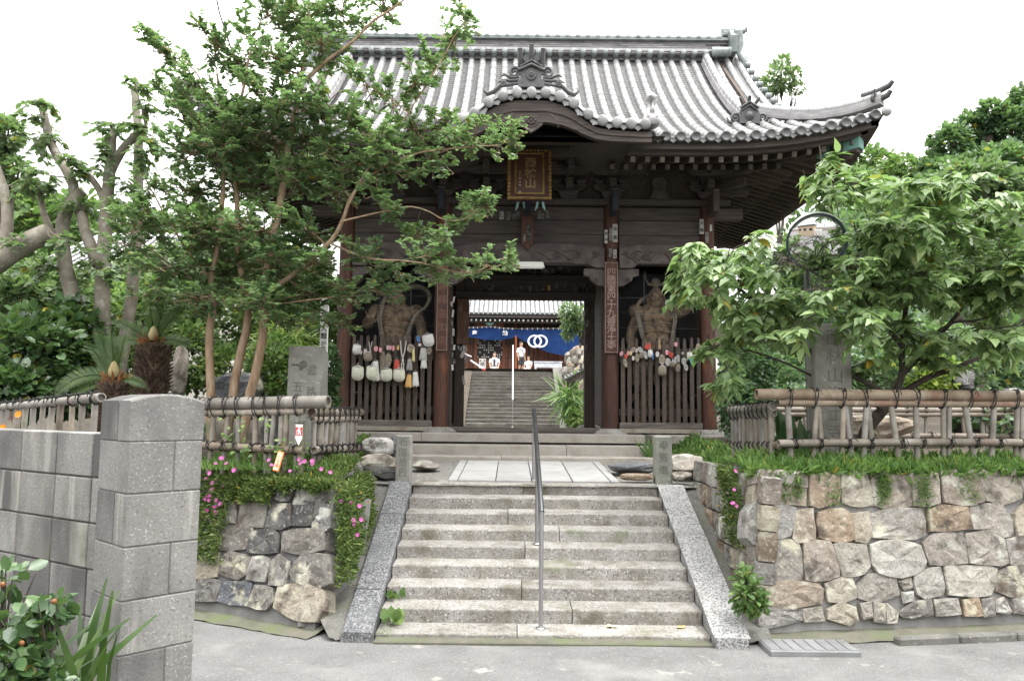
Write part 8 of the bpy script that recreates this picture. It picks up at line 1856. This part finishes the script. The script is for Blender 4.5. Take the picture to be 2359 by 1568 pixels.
HR('straw_sandal', 'tall straw sandal on long strings in the middle of the right pickets', 'sandal', 802, 1085, 72, 130, 'straw', 'sandal'); HR('straw_basket', 'square woven straw basket hanging lowest on the right pickets', 'basket', 806, 1215, 98, 112, 'straw', 'bag'); HR('straw_sandal', 'grey sandal right of the tall straw one', 'sandal', 868, 1112, 58, 96, 'cloth_grey', 'sandal'); HR('charm', 'pink charm left of the pair of red ones', 'charm', 858, 1000, 36, 58, 'cloth_pink', 'sandal'); HR('charm', 'red charm, upper of a touching pair', 'charm', 888, 1016, 32, 62, 'cloth_red', 'sandal', rot=-10); HR('charm', 'red charm, lower of a touching pair', 'charm', 914, 1034, 32, 62, 'cloth_red', 'sandal', rot=6)
HR('straw_pouch', 'small round straw pouch below the red charms', 'pouch', 925, 1140, 58, 70, 'straw', 'bag'); HR('straw_sandal', 'grey sandal left of a matching pair', 'sandal', 956, 1092, 42, 92, 'cloth_grey', 'sandal', rot=8); HR('straw_sandal', 'grey sandal right of a matching pair', 'sandal', 989, 1070, 36, 92, 'cloth_grey', 'sandal', rot=-5); HR('straw_sandal', 'brown straw sandal hanging under the grey pair', 'sandal', 986, 1176, 54, 98, 'straw', 'sandal', rot=5); HR('straw_sandal', 'long grey sandal left of the cyan cloth', 'sandal', 1053, 1104, 54, 92, 'cloth_grey', 'sandal'); HR('straw_sandal', 'grey sandal overlapping the long grey one', 'sandal', 1078, 1172, 46, 82, 'cloth_grey', 'sandal', rot=-12); HR('charm', 'tiny round charm above the long grey sandal', 'charm', 1040, 1012, 30, 34, 'cloth_grey', 'sandal')
HR('charm', 'purple grey charm high on the right pickets', 'charm', 960, 908, 42, 50, 'cloth_pink', 'sandal'); HR('cloth_bag', 'white knotted bag above the cyan cloth', 'bag', 1120, 1035, 62, 84, 'cloth_white', 'bag'); HR('cyan_cloth', 'bright cyan square cloth on the right pickets', 'cloth', 1152, 1088, 80, 84, 'cloth_cyan', 'cloth', rot=-28); HR('straw_sandal', 'large straw sandal at the right end of the right picket fence', 'sandal', 1228, 985, 80, 180, 'straw', 'sandal', rot=-8)
# ---- round traffic mirror
p = P(1880, 558, 8.45); t = thing('traffic_mirror', 'round convex traffic mirror with a dark rim half hidden in the cherry leaves', 'mirror', p); nrm = Vector((-.25, -.91, -.33)).normalized(); R = .312
b = MB(); prof_ = [(R*math.sin(a)/math.sin(.42), -(R/math.sin(.42))*(math.cos(a)-math.cos(.42))) for a in np.linspace(.42, .004, 12)]
ax = -nrm; b.lathe([(r_, z) for r_, z in prof_], (0, 0, 0), 40, axis=ax); b.build('mirror_face', M['mirror'], t)
b = MB(); b.lathe([(R, .03), (R+.006, .02), (R+.010, -.03), (R+.004, -.038), (R-.003, -.03), (R-.003, .02)], (0, 0, 0), 40, axis=ax); b.build('rim', M['mirror_rim'], t)
b = MB(); b.lathe([(R, .03), (R*.7, .07), (.05, .09)], (0, 0, 0), 30, axis=ax); b.build('back', M['mirror_rim'], t)
b = MB(); up = Vector((0, 0, 1)); sd = ax.cross(up).normalized(); u2_ = sd.cross(ax).normalized(); n = 20; vs = []
for i in range(n+1):
    a = math.radians(35+110*i/n); d = sd*math.cos(a)+u2_*math.sin(a); vs += [d*(R+.014)+ax*.03, d*(R+.020)+ax*.03, d*(R+.020)-ax*.08, d*(R+.014)-ax*.08]
b.add(vs, [(i*4+k, i*4+(k+1) % 4, (i+1)*4+(k+1) % 4, (i+1)*4+k) for i in range(n) for k in range(4)]); b.build('hood', M['rim_white'], t)
b = MB(); q = Vector((.07, .49, 0)); b.tube([q+Vector((0, 0, -2.6)), q+Vector((0, 0, .1))], .038, 12); b.tube([q+Vector((0, 0, .02)), ax*.09], .02, 8); b.build('pole', M['steel_dark'], t)
# fallen leaves on the steps
for i, (zx, zy, m_) in enumerate(((1585, 1038, 'cloth_yellow'), (1605, 1032, 'cloth_yellow'), (1980, 1028, 'cloth_orange'))):
    px, py = Z8(zx, zy); p = P(px, py, 7.25); p.z = SZ0+.012; b = MB(); b.grid(lambda u, v: ((u-.5)*.05, (v-.5)*.09*(1-(2*u-1)**2)**.5 if True else 0, .012*math.sin(u*3)), 6, 2); o = b.build('fallen_leaf', M[m_]); o.location = p; o.rotation_euler = (0, 0, i)
    tag(o, ['yellow fallen leaf on the lowest step, left of a pair', 'yellow fallen leaf on the lowest step, right of a pair', 'brown fallen leaf on the lowest step towards the pale slope stones'][i], 'leaf', 'fallen leaves on the lowest step')
